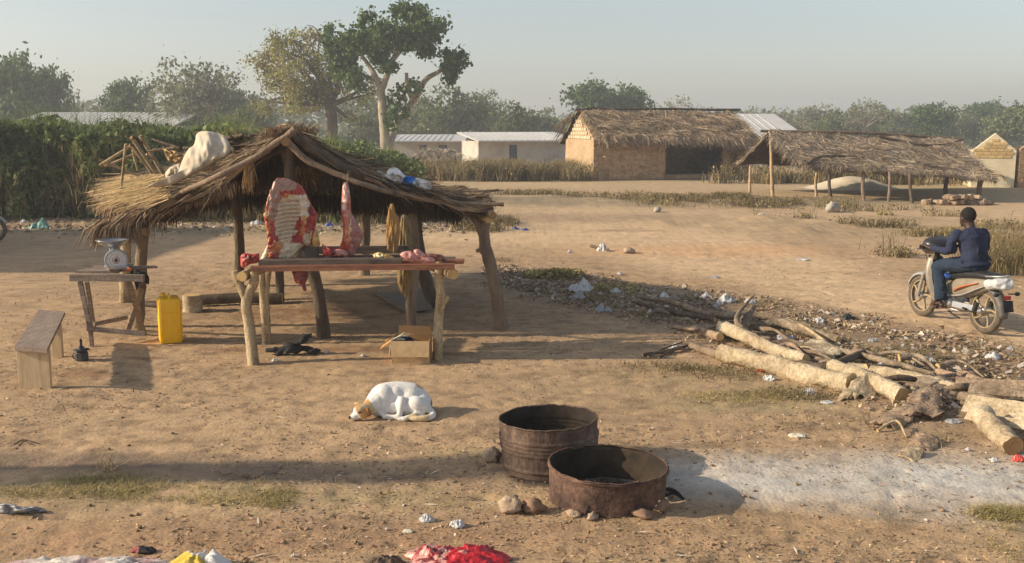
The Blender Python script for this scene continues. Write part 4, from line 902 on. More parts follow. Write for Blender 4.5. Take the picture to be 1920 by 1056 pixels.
# ------------------------------------------------------------------ things lying on and hanging in the stall
def pillow(name, label, cat, outline, Y, thick, mt, colf=None, relief=None, rings=16, ctr=None, group=None, parent=None, skew=V((0, 0, 0)), back=.6, edge=.5, tilt=None, sub=4, build=True, ang_res=None):
    """an outline given its own distance, real size and a bulging thickness; tilt(u,v) adds depth"""
    n = len(outline); O = []
    for i in range(n):
        p0, p1, p2, p3 = [V((*outline[(i + j) % n], 0)) for j in (-1, 0, 1, 2)]
        for k in range(sub):
            t = k / sub; O.append(.5 * ((2 * p1) + (p2 - p0) * t + (2 * p0 - 5 * p1 + 4 * p2 - p3) * t * t + (3 * p1 - p0 - 3 * p2 + p3) * t ** 3))
    m = len(O); c = V((*ctr, 0)) if ctr else sum(O, V((0, 0, 0))) / m; vs, cs = [], []; mb = MB()
    def pt(u, v, t, side):
        d = thick * max(0, 1 - t ** (1 / edge)) ** edge
        y = Y + (tilt(u, v) if tilt else 0) + (-d if side > 0 else d * back)
        if relief and side > 0: y -= relief(u, v, t)
        return W(u, v, y)
    for side in (1, -1):
        vs.append(pt(c.x, c.y, 0, side)); cs.append(colf(c.x, c.y, 0, side) if colf else (1, 1, 1))
        for j in range(1, rings + 1):
            t = j / rings
            for i in range(m):
                q = c.lerp(O[i], t); vs.append(pt(q.x, q.y, t, side)); cs.append(colf(q.x, q.y, t, side) if colf else (1, 1, 1))
    K = 1 + rings * m; fs = []
    for s in (0, 1):
        b = s * K; ff = [(b, b + 1 + i, b + 1 + (i + 1) % m) for i in range(m)]
        for j in range(rings - 1):
            ff += [(b + 1 + j * m + i, b + 1 + (j + 1) * m + i, b + 1 + (j + 1) * m + (i + 1) % m, b + 1 + j * m + (i + 1) % m) for i in range(m)]
        fs += ff if s == 0 else [tuple(reversed(q)) for q in ff]
    fs += [(1 + (rings - 1) * m + i, K + 1 + (rings - 1) * m + i, K + 1 + (rings - 1) * m + (i + 1) % m, 1 + (rings - 1) * m + (i + 1) % m) for i in range(m)]
    mb.add(vs, fs, 0, cs)
    if not build: return mb
    o = mb.build(name, mt, parent)
    if label: tag(o, label, cat, group)
    return o
def zones(lst, base, jit=.12, fr=.06):
    """surface colour of meat: nearest listed spot wins"""
    def cf(u, v, t, side):
        w = V((u * fr, v * fr, side)); du = nz(w, 2.2) * 7; dv = nz(w + V((9, 9, 9)), 2.2) * 7; best, col = 1.0, base
        for cu, cv, ru, rv, cc in lst:
            d = ((u + du - cu) / ru) ** 2 + ((v + dv - cv) / rv) ** 2
            if d < best: best, col = d, cc
        j = 1 + jit * 2 * nz(w, 9)
        return tuple(max(0, q * j) for q in col)
    return cf
RED, DKRED, FAT, YEL, BONE, PINK, ORG_, MEM = (.42, .035, .03), (.17, .02, .02), (.78, .62, .40), (.72, .42, .10), (.76, .66, .48), (.62, .28, .24), (.62, .20, .07), (.44, .27, .21)
Yt = Yv(683) + .12                              # front of the butcher's table
Yca = Yt + .42
rib_out = [(518, 335), (536, 334), (553, 341), (565, 349), (574, 363), (582, 380), (593, 398), (596, 402), (592, 425), (588, 450), (580, 461), (569, 462), (556, 474), (541, 490), (523, 486), (507, 487), (503, 470), (502, 450), (499, 428), (494, 405), (497, 393), (502, 371), (509, 351)]
zl = [(538, 345, 24, 14, MEM), (514, 372, 14, 38, MEM), (508, 395, 7, 22, MEM), (562, 355, 9, 10, RED), (551, 362, 11, 5, RED), (537, 367, 9, 4, ORG_),
      (548, 385, 32, 24, BONE), (540, 410, 26, 38, BONE), (536, 430, 20, 24, BONE), (568, 392, 11, 26, (.85, .7, .55)), (567, 425, 7, 24, ORG_), (569, 410, 6, 12, YEL), (561, 425, 7, 20, RED), (560, 448, 14, 10, RED), (574, 452, 6, 14, FAT),
      (504, 430, 5, 30, ORG_), (510, 440, 7, 26, RED), (513, 425, 5, 14, (.5, .08, .05)), (588, 420, 8, 40, RED), (584, 385, 5, 26, DKRED), (583, 440, 3, 12, FAT), (515, 468, 12, 12, ORG_), (525, 458, 12, 7, (.7, .3, .12)), (519, 478, 9, 10, RED), (533, 452, 9, 5, FAT), (548, 466, 22, 11, (.80, .68, .46)), (538, 480, 18, 9, (.85, .72, .50)), (528, 478, 8, 8, FAT), (498, 403, 6, 8, (.75, .5, .25))]
def rel(u, v, t):
    inr = max(0, 1 - ((u - 540) / 30) ** 2 - ((v - 415) / 44) ** 2); r = .0
    if inr > 0: r = (.014 + .006 * nz(V((u, v, 1)), .12)) * math.sin((v + (u - 540) * .12 - (u - 540) ** 2 * .004) * 2 * pi / 7.6) * min(1, inr * 2.5)
    w = V((u * .05, v * .05, 0)); return r + .026 * nz(w, 2.5) * (1 - inr) + .018 * nz(w, 7) * (1 - inr * .8) + .008 * nz(w, 16)
def ribcol(u, v, t, side):
    c = zones(zl, RED)(u, v, t, side)
    if side < 0: return tuple(q * .9 for q in RED)
    if t > .965: return tuple(a * .5 + b * .5 for a, b in zip(c, ORG_))
    if c[1] > .6 and 375 < v < 452 and 518 < u < 562:
        s = math.sin((v + (u - 540) * .12 - (u - 540) ** 2 * .004) * 2 * pi / 7.6); k = .5 - .5 * s
        k = k ** 2 * (.75 + .5 * nz(V((u, v, 0)), .15)); return tuple(a * (1 - .8 * k) + b * .8 * k for a, b in zip(c, (.42, .17, .13)))
    return c
car = pillow('rib_carcass', 'opened rib side of a carcass hanging from the front centre post', 'meat', rib_out, Yca, .05, M['attr'], ribcol, rel, rings=40, ctr=(541, 412), tilt=lambda u, v: .0025 * (u - 540) + .10 * max(0, 1 - ((u - 540) / 34) ** 2 - ((v - 415) / 55) ** 2), sub=7, edge=.5)
def lump(name, label, cat, pts, thick, Y, col, group=None, seed=0, mt='attr', ctr=None, amp=.012, rings=8, sub=4, tilt=None, back=.6, fr=2.5):
    cf = zones(col[1], col[0], .2) if isinstance(col, tuple) and isinstance(col[0], tuple) and len(col) == 2 else (lambda u, v, t, s: tuple(max(0, q * (1 + .5 * nz(V((u, v, s)), .35))) for q in col))
    return pillow(name, label, cat, pts, Y, thick, M[mt], cf, lambda u, v, t: amp * nz(V((u * .05, v * .05, seed)), fr) + amp * .5 * nz(V((u * .05, v * .05, seed)), fr * 3), rings=rings, group=group, ctr=ctr, sub=sub, tilt=tilt, back=back)
lump('leg_bone', 'long pale bone with fat leaning at the lower left of the hanging ribs', 'meat', [(503, 458), (508, 462), (506, 474), (500, 487), (493, 495), (486, 495), (489, 484), (496, 470)], .025, Yca - .06, (BONE, [(495, 482, 4, 14, FAT), (505, 464, 4, 8, ORG_)]))
lump('hide_flap', 'thin brown flap hanging behind the right edge of the ribs', 'meat', [(586, 440), (594, 430), (598, 446), (600, 460), (593, 464), (586, 460)], .012, Yca + .1, ((.5, .3, .14), [(592, 450, 4, 10, YEL)]))
lump('hanging_leg', 'skinned hind leg hanging from the right rafter pole', 'meat', [(643, 344), (651, 344), (656, 360), (658, 380), (659, 398), (668, 414), (677, 430), (681, 442), (676, 458), (668, 470), (662, 481), (650, 481), (638, 478), (632, 474), (638, 460), (643, 440), (642, 415), (640, 391), (641, 365)], .075, Yca + .1,
     ((.50, .20, .16), [(647, 366, 4, 26, (.66, .48, .38)), (655, 385, 3, 20, (.45, .10, .08)), (650, 402, 5, 8, (.60, .30, .22)), (643, 430, 5, 36, RED), (652, 440, 3, 26, ORG_), (657, 425, 2, 20, FAT), (646, 465, 10, 12, (.55, .08, .05)), (667, 435, 9, 26, (.40, .17, .14)), (672, 452, 4, 9, (.55, .30, .24)), (655, 472, 10, 7, PINK)]), ctr=(653, 430), rings=18, sub=6)
lump('meat_piece', 'dark red meat lying at the foot of the hanging leg', 'meat', [(604, 459), (612, 462), (622, 464), (634, 466), (648, 470), (653, 480), (640, 484), (620, 483), (606, 480)], .05, Yca - .05, (DKRED, [(640, 474, 12, 7, PINK), (612, 468, 6, 5, RED)]))
def strip(name, label, pts, Y, cols, seed, th=.03):
    return pillow(name, label, 'hide', pts, Y, th, M['attrdry'], zones(cols, cols[0][4], .25), lambda u, v, t: .02 * nz(V((u * .09, v * .012, seed)), 3) + .01 * nz(V((u * .3, v * .03, seed)), 3), rings=12, sub=6)
gold = (.42, .235, .085); ol = (.27, .19, .09)
strip('dried_strip', 'golden brown dried hide strip hanging over the table', [(731, 384), (738, 384), (742, 400), (748, 408), (750, 430), (748, 455), (744, 474), (732, 474), (726, 466), (724, 445), (724, 420), (727, 402)], Yca + .25, [(737, 430, 30, 60, gold), (742, 425, 3, 30, (.62, .42, .18)), (730, 450, 3, 20, (.32, .15, .05))], 2)
strip('dried_strip', 'longer olive brown hide strip hanging past the back of the table', [(752, 408), (760, 403), (768, 412), (773, 440), (773, 480), (772, 520), (766, 552), (758, 556), (747, 540), (745, 500), (748, 450)], Yca + .42, [(760, 450, 40, 100, ol), (764, 440, 3, 40, (.40, .29, .14))], 4, .04)

# the butcher's table
TZ = W(600, 492, Yt).z
tb = thing('butcher_table', 'long rough plank table on forked pale branch legs under the stall', 'table', (G(640, 660).x, Yt + .3, 0))
Ytl, Ytr = Yt, Yv(675) + .1
wood('leg', tb, [gp(476, 683), W(468, 620, Yt), W(462, 560, Yt), W(476, 530, Yt), W(478, 500, Yt)], [.058, .055, .052, .045, .04], 'pole', .15, forks=[([W(463, 562, Yt), W(450, 535, Yt), W(440, 508, Yt)], [.05, .036])])
wood('leg', tb, [gp(820, 675), W(822, 600, Ytr), W(826, 560, Ytr), W(823, 520, Ytr), W(824, 487, Ytr)], [.05, .048, .05, .04, .042], 'pole', .15, forks=[([W(824, 578, Ytr), W(833, 566, Ytr), W(841, 557, Ytr)], [.03, .024])])
wood('leg', tb, [gp(497, 645), W(496, 590, Yv(645)), W(492, 545, Yv(645)), W(490, 506, Yv(645))], [.035, .042, .04, .038], 'pole', .15, forks=[([gp(504, 645), W(503, 590, Yv(645)), W(500, 560, Yv(645)), W(505, 506, Yv(645))], [.022, .025])])
wood('leg', tb, [gp(768, 632), W(766, 570, Yv(632)), W(770, 505, Yv(632))], [.04, .038], 'bark', .15)
zr = TZ - .10
a = W(453, 519, Yt - .06); wood('cross_log', tb, [a, V((a.x + .12, a.y + 1.0, a.z))], .05, 'pole', .1)
a = W(850, 514, Ytr - .12); wood('cross_log', tb, [a, V((a.x - .42, a.y + .9, a.z + .01))], [.055, .05], 'pole', .1)
def plank(name, parent, a, b, w, th, m_, seed=0, wav=.006, wn=V((0, 1, 0))):
    """a board from a to b, w wide along wn, with a slightly wandering edge"""
    a, b = V(a), V(b); n = 14; mb = MB(); vs = []; d = (b - a).normalized(); wn = (wn - d * wn.dot(d)).normalized(); up_ = d.cross(wn).normalized(); up_ = up_ if up_.z > 0 else -up_
    for i in range(n + 1):
        c = a.lerp(b, i / n)
        for sx, sz in ((-1, 1), (1, 1), (1, -1), (-1, -1)): vs.append(c + wn * (sx * w / 2 + wav * nz(c + V((seed, sx, 0)), 4)) + up_ * (sz * th / 2 + wav * .6 * nz(c + V((0, seed, sz)), 3)))
    fs = [(i * 4 + k, (i + 1) * 4 + k, (i + 1) * 4 + (k + 1) % 4, i * 4 + (k + 1) % 4) for i in range(n) for k in range(4)]
    mb.add(vs, fs + [(0, 1, 2, 3), (n * 4 + 3, n * 4 + 2, n * 4 + 1, n * 4)]); return mb.build(name, M[m_], parent, False)
xl = W(470, 500, Yt).x; xr = W(868, 500, Yt).x
plank('front_board', tb, (W(472, 505, Yt - .04).x, Yt - .05, TZ - .055), (W(852, 497, Yt - .04).x, Yt - .03, TZ - .035), .09, .05, 'redplank', 1)
plank('top_board', tb, (W(485, 500, Yt).x, Yt + .06, TZ - .01), (W(752, 500, Yt).x, Yt + .08, TZ + .005), .14, .05, 'plankdark', 2, .010)
plank('top_board', tb, (xl + .05, Yt + .22, TZ - .03), (xr, Yt + .22, TZ - .02), .16, .03, 'redplank', 3)
plank('top_board', tb, (xl + .05, Yt + .40, TZ - .03), (xr - .1, Yt + .40, TZ - .02), .17, .03, 'plankdark', 4)
plank('top_board', tb, (xl + .1, Yt + .59, TZ - .03), (xr - .3, Yt + .60, TZ - .02), .18, .03, 'plankdark', 5)
plank('back_rail', tb, (xl + .2, Yt + .70, TZ + .03), (xr - .6, Yt + .72, TZ + .04), .05, .08, 'plankdark', 6)
# cuts on the table
lump('meat_piece', 'red mince like meat heap at the left end of the table', 'meat', [(452, 478), (462, 475), (475, 477), (486, 476), (484, 492), (468, 496), (458, 503), (450, 496)], .06, Yt + .15, (RED, [(470, 484, 8, 5, DKRED), (456, 494, 4, 8, (.6, .12, .1))]), amp=.03, fr=5)
lump('tripe', 'pale yellow tripe lying on the right half of the table', 'meat', [(699, 478), (710, 473), (722, 476), (735, 480), (740, 486), (722, 488), (704, 487)], .05, Yt + .2, (YEL, [(712, 480, 8, 5, (.72, .62, .34)), (730, 484, 8, 3, FAT)]), amp=.02, fr=5)
for lab, pts in (('pink meat slab leaning at the left of the pink cuts', [(749, 478), (760, 471), (772, 472), (782, 482), (780, 491), (764, 490)]), ('pink meat cut folded on top of the pink cuts', [(775, 470), (784, 467), (794, 474), (800, 482), (790, 486), (780, 480)]), ('flat pink meat cut nearest the front board', [(786, 486), (796, 481), (808, 482), (816, 488), (810, 494), (792, 494)])):
    lump('meat_piece', lab, 'meat', pts, .04, Yt + .06, (PINK, [(780, 480, 6, 4, (.72, .42, .40))]))
lump('liver', 'dark brown liver beside the pink cuts at the table end', 'meat', [(800, 477), (815, 476), (830, 479), (836, 487), (828, 492), (812, 490)], .05, Yt + .16, ((.16, .05, .035), [(825, 484, 5, 4, (.26, .10, .06))]))
lump('meat_scrap', 'ragged dark red scrap hanging under the table', 'meat', [(549, 508), (576, 508), (577, 522), (573, 532), (575, 544), (569, 545), (564, 534), (554, 530), (550, 518)], .02, Yt + .12, (DKRED, [(558, 518, 6, 10, (.30, .05, .04))]))
for i, u in enumerate((616, 652, 690)):
    mb = MB(); mb.ball(W(u, 484, Yt + .28), (.05, .04, .015), Euler((0, 0, i)), 10, .3); mb.v = [(a_, b_, max(c_, TZ)) for a_, b_, c_ in mb.v]; o = mb.build('meat_scrap', M['cloth']); tag(o, ['small dark scrap on the table under the meat at the leg', 'small dark scrap on the table right of the hanging leg', 'small dark scrap on the table beside the tripe'][i], 'meat')
# slab of the carcass' dark support block
mb = MB(); mb.box(W(575, 478, Yt + .58), (.26, .16, .20), Euler((0, .1, .1)), bev=.02, taper=.85); tag(mb.build('chopping_block', M['darkbark']), 'dark chopping block on the table behind the ribs', 'block')

# on the roof
nL = (LF - R0).cross(LB - R0).normalized(); nL = nL if nL.z > 0 else -nL
nR = (RF - R0).cross(RB - R0).normalized(); nR = nR if nR.z > 0 else -nR
Ys = PL(330, 335, R0, nL).y; Ysk = PL(400, 310, R0, nL).y
def clothcol(b): return lambda u, v, t, s: tuple(q * (1 + .25 * nz(V((u, v, 0)), .07)) for q in b)
def folds(amp, fx, fy, seed=0): return lambda u, v, t: amp * (nz(V((u * fx, v * fy, seed)), 1) + .5 * nz(V((u * fx, v * fy, seed)), 2.7)) * 1.5
sk = pillow('woven_sack', 'crumpled off white woven sack draped over the left roof slope', 'sack', [(366, 262), (368, 250), (380, 246), (398, 247), (416, 252), (428, 264), (433, 280), (428, 292), (410, 302), (390, 314), (372, 322), (350, 334), (338, 340), (325, 345), (308, 350), (290, 351), (274, 350), (298, 342), (322, 333), (333, 322), (341, 300), (350, 283), (362, 272)], Ysk - .1, .14, M['burlap'], None,
            folds(.032, .045, .022, 3), rings=26, sub=6, ctr=(385, 300), tilt=lambda u, v: (v - 300) * -.003)
pillow('sack_end', 'loose frayed flap of the woven sack beside the upturned stool', 'sack', [(310, 322), (322, 312), (340, 306), (348, 316), (335, 330), (318, 336), (308, 332)], Ysk, .06, M['burlap'], None, folds(.05, .12, .05, 8), rings=8)
pillow('yellow_paper', 'crumpled yellow paper on the left roof slope', 'paper', [(306, 279), (318, 282), (332, 284), (350, 292), (346, 304), (328, 306), (314, 300)], Ysk + .25, .05, M['straw'], None, folds(.06, .2, .2, 5), rings=7)
mb = MB()
for i in range(26):
    c = W(R.uniform(432, 475), R.uniform(255, 285), Ysk + R.uniform(.1, .5)); mb.tube([c, c + V((R.uniform(-.2, .2), R.uniform(-.1, .1), R.uniform(-.12, .08)))], [.03, .012], 6, rough=.4)
tag(mb.build('brush_bundle', M['darkbark']), 'bundle of dark broken sticks behind the sack on the roof', 'sticks')
mb = MB()
for i in range(10):
    c = W(R.uniform(310, 350), R.uniform(274, 290), Ysk + .6); mb.tube([c, c + V((R.uniform(-.35, .35), 0, R.uniform(-.05, .12)))], [.025, .01], 6, rough=.3)
tag(mb.build('driftwood', M['oldlog']), 'old dead branches lying behind the yellow paper on the roof', 'sticks')
sp = PL(300, 332, R0, nL); stl = thing('upturned_stool', 'broken frame stool of pale poles lying upside down on the roof', 'stool', sp)
for i, (a, b, r, m_) in enumerate([((187, 311), (246, 274), .022, 'pole'), ((196, 313), (250, 290), .018, 'pole'), ((186, 300), (292, 342), .020, 'pole'), ((236, 270), (226, 362), .018, 'pole'), ((250, 262), (300, 337), .024, 'pole'), ((263, 254), (309, 331), .028, 'pole'),
                                   ((247, 275), (290, 332), .018, 'pole'), ((249, 282), (259, 320), .018, 'pole'), ((246, 258), (262, 264), .024, 'darkbark'), ((243, 273), (268, 266), .02, 'darkbark'), ((274, 290), (292, 300), .016, 'pole')]):
    ya = sp.y + (.0, .25, .1, -.25, 0, .15, .05, .2, 0, .05, .1)[i]; wood('leg' if i in (0, 3, 4, 5) else 'rung', stl, [W(*a, ya), W(*b, ya + .12)], [r, r * .9], m_, .1, n=7, sub=2)
RS = lambda s, t: R0.lerp(R1, s).lerp(RF.lerp(RB, s), t) + V((0, 0, .04 - .84 * t * (1 - t)))      # a point on the right slope
bk = RS(.05, .62)
def bluez(u, v, t, s): return (.05, .20, .62) if 757 < u + (v - 335) * .5 < 779 and v > 322 and s > 0 else (.80, .80, .79)
pillow('white_sack', 'white plastic sack with a blue patch lying on the right roof slope', 'sack', [(697, 329), (703, 322), (712, 321), (722, 327), (728, 318), (738, 313), (749, 318), (758, 328), (775, 332), (795, 337), (809, 344), (808, 354), (797, 358), (778, 354), (755, 348), (735, 342), (715, 336)], bk.y + .02, .12, M['attrdry'], bluez, folds(.07, .09, .09, 7), rings=18, sub=5)
pillow('black_tarp', 'black tarpaulin strip on the right roof slope below the white sack', 'tarpaulin', [(655, 312), (680, 320), (702, 328), (730, 340), (760, 350), (790, 359), (815, 367), (790, 368), (750, 358), (715, 349), (680, 338), (660, 326)], bk.y - .14, .03, M['plasticd'], None, folds(.04, .05, .05, 9), rings=8, tilt=lambda u, v: .0)
for i in range(44):
    s_, t_ = R.random(), R.uniform(.15, 1.0); c = RS(s_, t_); e = RS(min(1, max(0, s_ + R.uniform(-.15, .15))), t_ + R.uniform(.08, .22)); k_ = R.uniform(.0, .04)
    mb = MB(); mb.tube([c + up * k_, e + up * k_], [.014, .008], 5, rough=.3); o = mb.build('stick', M['bark']); low = t_ > .6
    tag(o, 'loose stick lying on the lower end of the right roof slope' if low else 'loose stick lying high on the right roof slope', 'stick', 'sticks on the lower right roof slope' if low else 'sticks high on the right roof slope')
mb = MB()
VV, FF = [], []
for i in range(520):
    p = PL(R.uniform(230, 330), R.uniform(338, 385), R0, nL) + nL * R.uniform(.06, .12); d = V((R.gauss(-.8, .3), R.gauss(-.2, .3), R.gauss(-.25, .12))).normalized() * R.uniform(.15, .5); s = V((0, .003, .003)); k = len(VV)
    VV += [p - s, p + s, p + d + s * .4, p + d - s * .4]; FF.append((k, k + 1, k + 2, k + 3))
mb.add(VV, FF); tag(mb.build('loose_straw', M['straw'], None, False), 'golden loose straw strewn below the sack on the left roof slope', 'straw', kind='stuff')
pillow('stone_weight', 'reddish stone weighing down the right end of the roof', 'stone', [(803, 351), (812, 346), (822, 348), (828, 356), (818, 360), (806, 358)], RS(.5, .85).y, .1, M['stone'], None, folds(.03, .1, .1), rings=6)
# ------------------------------------------------------------------ small table, scale, can, bench, pot, stump
Yf = Yv(650); TS = thing('scale_table', 'rickety small plank table carrying the weighing scale', 'table', (G(215, 640).x, Yf + .2, 0))
hz = W(200, 520, Yf).z; xa, xb = W(134, 520, Yf).x, W(270, 520, Yf).x
plank('top_board', TS, (xa, Yf - .02, hz), (xb, Yf + .0, hz - .01), .07, .07, 'plank', 1, .008)
for i, (x0, x1, y) in enumerate(((.02, .42, .10), (.05, .62, .22), (.10, .60, .34), (.05, .45, .45))):
    plank('top_board', TS, (xa + x0, Yf + y, hz + .05), (xa + x1 + .05, Yf + y + .01, hz + .045), .115, .022, 'plank', i + 3, .010)
plank('top_board', TS, (xa + .36, Yf + .06, hz + .075), (xb + .02, Yf + .32, hz + .07), .13, .02, 'plank', 9, .01)
def slat(parent, a, b, w, th, m_='plank', name='leg', wn=V((1, 0, 0))): return plank(name, parent, a, b, w, th, m_, R.random() * 9, .004, wn)
g0 = lambda u, v: GG(u, v, -.02)
slat(TS, g0(173, 651), W(166, 590, Yf), .035, .03); slat(TS, W(171, 625, Yf), W(150, 528, Yf), .045, .03)
slat(TS, GG(177, 622), W(163, 528, Yf + .45), .04, .03); slat(TS, g0(271, 628), W(241, 528, Yf + .02), .05, .03); slat(TS, g0(240, 620), W(268, 540, Yf + .4), .05, .03); slat(TS, g0(262, 620), W(256, 535, Yf + .45), .04, .03, 'plankpale')
slat(TS, W(163, 616, Yf - .03), W(272, 626, Yf - .03), .05, .025, 'plank', 'stretcher', V((0, 0, 1))); slat(TS, W(176, 608, Yf + .1), W(238, 595, Yf + .45), .045, .025, 'plank', 'stretcher', V((0, 0, 1)))
pillow('black_rag', 'black rag and rubber tied round the stall post beside the small table', 'rag', [(244, 512), (252, 505), (262, 508), (274, 512), (280, 522), (278, 534), (270, 526), (262, 530), (257, 545), (252, 530), (246, 526)], Yf + .12, .06, M['cloth'], None, folds(.04, .15, .15), rings=8)
SP = V((W(215, 500, Yf + .2).x, Yf + .22, hz + .085)); ws = thing('weighing_scale', 'grey dial weighing scale with a wide metal pan on the small table', 'scale', SP)
dc = W(218, 488, SP.y - .09); rd = 18.5 / FPX * (SP.y + .3)
def Rto(n_): return V((0, 0, 1)).rotation_difference(V(n_).normalized()).to_matrix().to_4x4()
fd = V((.25, -1, -.05)); T = Matrix.Translation(dc) @ Rto(fd)
mb = MB(); mb.lathe([(.001, -.05), (rd * 1.06, -.05), (rd * 1.10, -.02), (rd * 1.10, .004), (rd * 1.03, .010), (rd * .98, .004), (.001, .004)], 36, T); mb.build('dial_case', M['grey'], ws)
mb = MB(); mb.lathe([(.001, .0065), (rd * .97, .0065)], 36, T); mb.build('dial_face', M['dial'], ws, False)
mb = MB()
for i in range(40):
    a = 2 * pi * i / 40; l = .16 if i % 5 == 0 else .08; r0 = rd * (.92 - l); r1 = rd * .92; w = rd * .018; s = V((-sin(a), cos(a), 0)) * w; d = V((cos(a), sin(a), 0)); z_ = V((0, 0, .0085))
    mb.add([T @ (d * r0 - s + z_), T @ (d * r1 - s + z_), T @ (d * r1 + s + z_), T @ (d * r0 + s + z_)], [(0, 1, 2, 3)])
mb.build('dial_ticks', M['blackpl'], ws, False)
mb = MB(); mb.lathe([(rd * .30, .009), (rd * .36, .009)], 24, T); mb.lathe([(rd * .60, .009), (rd * .63, .009)], 24, T); mb.build('dial_ring', M['dialr'], ws, False)
mb = MB(); mb.lathe([(.001, .018), (rd * .16, .016), (rd * .18, .009)], 12, T); p0 = [V((-rd * .03, -rd * .25, .012)), V((rd * .03, -rd * .25, .012)), V((.004, rd * .75, .012))]; mb.add([T @ q_ for q_ in p0], [(0, 1, 2)]); mb.build('pointer', M['blackpl'], ws, False)
mb = MB(); mb.box(V((dc.x - .01, SP.y + .0, (dc.z + SP.z) / 2 + .02)), (rd * 1.5, .13, (dc.z - SP.z) * 2 - .02), None, taper=.7, bev=.012); mb.box((dc.x - .01, SP.y, SP.z + .008), (rd * 2.3, .19, .025), bev=.006); mb.build('housing', M['grey'], ws)
pz = W(211, 449, SP.y).z; pr_ = 29 / FPX * (SP.y + .2); px_ = W(211, 449, SP.y).x
mb = MB(); mb.box((px_ + .01, SP.y, pz - .105), (.035, .05, .08)); mb.box((px_ + .01, SP.y, pz - .075), (.11, .06, .012)); mb.box((px_ - .03, SP.y - .0, pz - .11), (.012, .02, .08)); mb.box((px_ + .05, SP.y - .0, pz - .11), (.012, .02, .08)); mb.build('pan_support', M['grey'], ws)
mb = MB(); mb.lathe([(.001, pz - .07), (pr_ * .45, pz - .068), (pr_ * .75, pz - .045), (pr_ * .92, pz - .012), (pr_ * 1.02, pz), (pr_ * 1.03, pz - .004), (pr_ * .94, pz - .018), (pr_ * .77, pz - .051), (pr_ * .46, pz - .074), (.001, pz - .075)], 40, Matrix.Translation((px_, SP.y, 0))); mb.build('pan', M['steel'], ws)
pillow('raw_scrap', 'small orange red scrap beside the weighing scale', 'scrap', [(233, 505), (240, 501), (247, 503), (248, 508), (238, 510)], Yf + .12, .02, M['orange'], None, None, rings=4)

# yellow jerrycan
jb = G(300, 648); jc = thing('jerrycan', 'upright bright yellow plastic water can under the stall edge', 'jerrycan', jb)
jh = W(305, 562, jb.y).z; jw, jd = .225, .27; ja = rad(24); jc_ = V((W(306, 600, jb.y).x + .01, jb.y + .17, 0)); RJ = Matrix.Rotation(ja, 3, 'Z')
J = lambda a, b, c: jc_ + RJ @ V((a, b, c))
mb = MB(); mb.box(J(0, 0, jh / 2), (jw, jd, jh), RJ, bev=.032)
for c_, s_ in ((jh * .80, .10), (jh * .12, .07)):
    for sx in (-1, 1): mb.box(J(sx * .06, -jd / 2, c_), (.010, .012, s_), RJ, bev=.003)
    mb.box(J(0, -jd / 2, c_ - s_ / 2), (.125, .012, .010), RJ, bev=.003)
for sx in (-1, 1): mb.box(J(sx * (jw / 2 - .022), -jd / 2 + .0, jh * .46), (.008, .010, jh * .86), RJ, bev=.003)
for sy in (-1, 1): mb.box(J(jw / 2, sy * (jd / 2 - .035), jh * .5), (.012, .01, jh * .86), RJ, bev=.003)
mb.box(J(jw / 2, 0, jh * .5), (.01, jd * .55, jh * .66), RJ, bev=.004); mb.build('body', M['yellow'], jc)
mb = MB(); mb.tube([J(-.0, -.09, jh - .012), J(0, -.085, jh + .02), J(0, -.02, jh + .028), J(0, .05, jh + .024), J(0, .06, jh - .01)], .013, 8, sub=4); mb.build('handle', M['yellow'], jc)
mb = MB(); mb.lathe([(.001, jh + .035), (.026, jh + .035), (.028, jh + .0), (.03, jh - .01)], 16, Matrix.Translation(J(-.05, .09, 0) * 1)); mb.build('cap', M['yellow'], jc)

# bench
bz = .38; pts = [G(27, 651, bz), G(88, 655, bz), G(122, 584, bz), G(72, 581, bz)]
bn = thing('bench', 'low wooden bench with a greyed plank seat at the left edge', 'bench', G(75, 700)); mb = MB()
A_, B_, C_, D_2 = pts; n = 10; vs = []
def splank(nm, s0, s1, z0, th, m_):
    mb = MB(); vs = []
    for i in range(n + 1):
        a = A_.lerp(D_2, i / n); b = B_.lerp(C_, i / n)
        for s, dz in ((s0, 0), (s1, 0), (s1, -th), (s0, -th)):
            q_ = a.lerp(b, s); vs.append(q_ + V((.004 * nz(q_, 6), .004 * nz(q_, 5), z0 + dz + .005 * nz(q_, 5))))
    mb.add(vs, [(i * 4 + k, (i + 1) * 4 + k, (i + 1) * 4 + (k + 1) % 4, i * 4 + (k + 1) % 4) for i in range(n) for k in range(4)] + [(0, 1, 2, 3), (n * 4 + 3, n * 4 + 2, n * 4 + 1, n * 4)])
    return mb.build(nm, M[m_], bn, False)
splank('seat', 0, 1, 0, .035, 'plankb')
def panel(nm, u0, u1, vt_, vb, Yp, th, m_, par, lean=0):
    a, b = W(u0, vb, Yp), W(u1, vb, Yp); zt = bz - .03; mb = MB(); w = b.x - a.x
    mb.box(((a.x + b.x) / 2, Yp + th / 2, zt / 2 - .02), (w, th, zt + .04), Euler((lean, 0, 0)), taper=1.03, bev=.003); return mb.build(nm, m_, par, False)
panel('leg', 36, 95, 0, 730, Yv(729), .04, M['plankpale'], bn); panel('leg', 98, 117, 0, 672, Yv(672), .04, M['plankpale'], bn)
mb = MB(); mb.box(A_.lerp(B_, .78).lerp(D_2.lerp(C_, .8), .12) + V((0, .0, -.08)), (.022, .03, .12)); mb.build('bracket', M['iron'], bn, False)

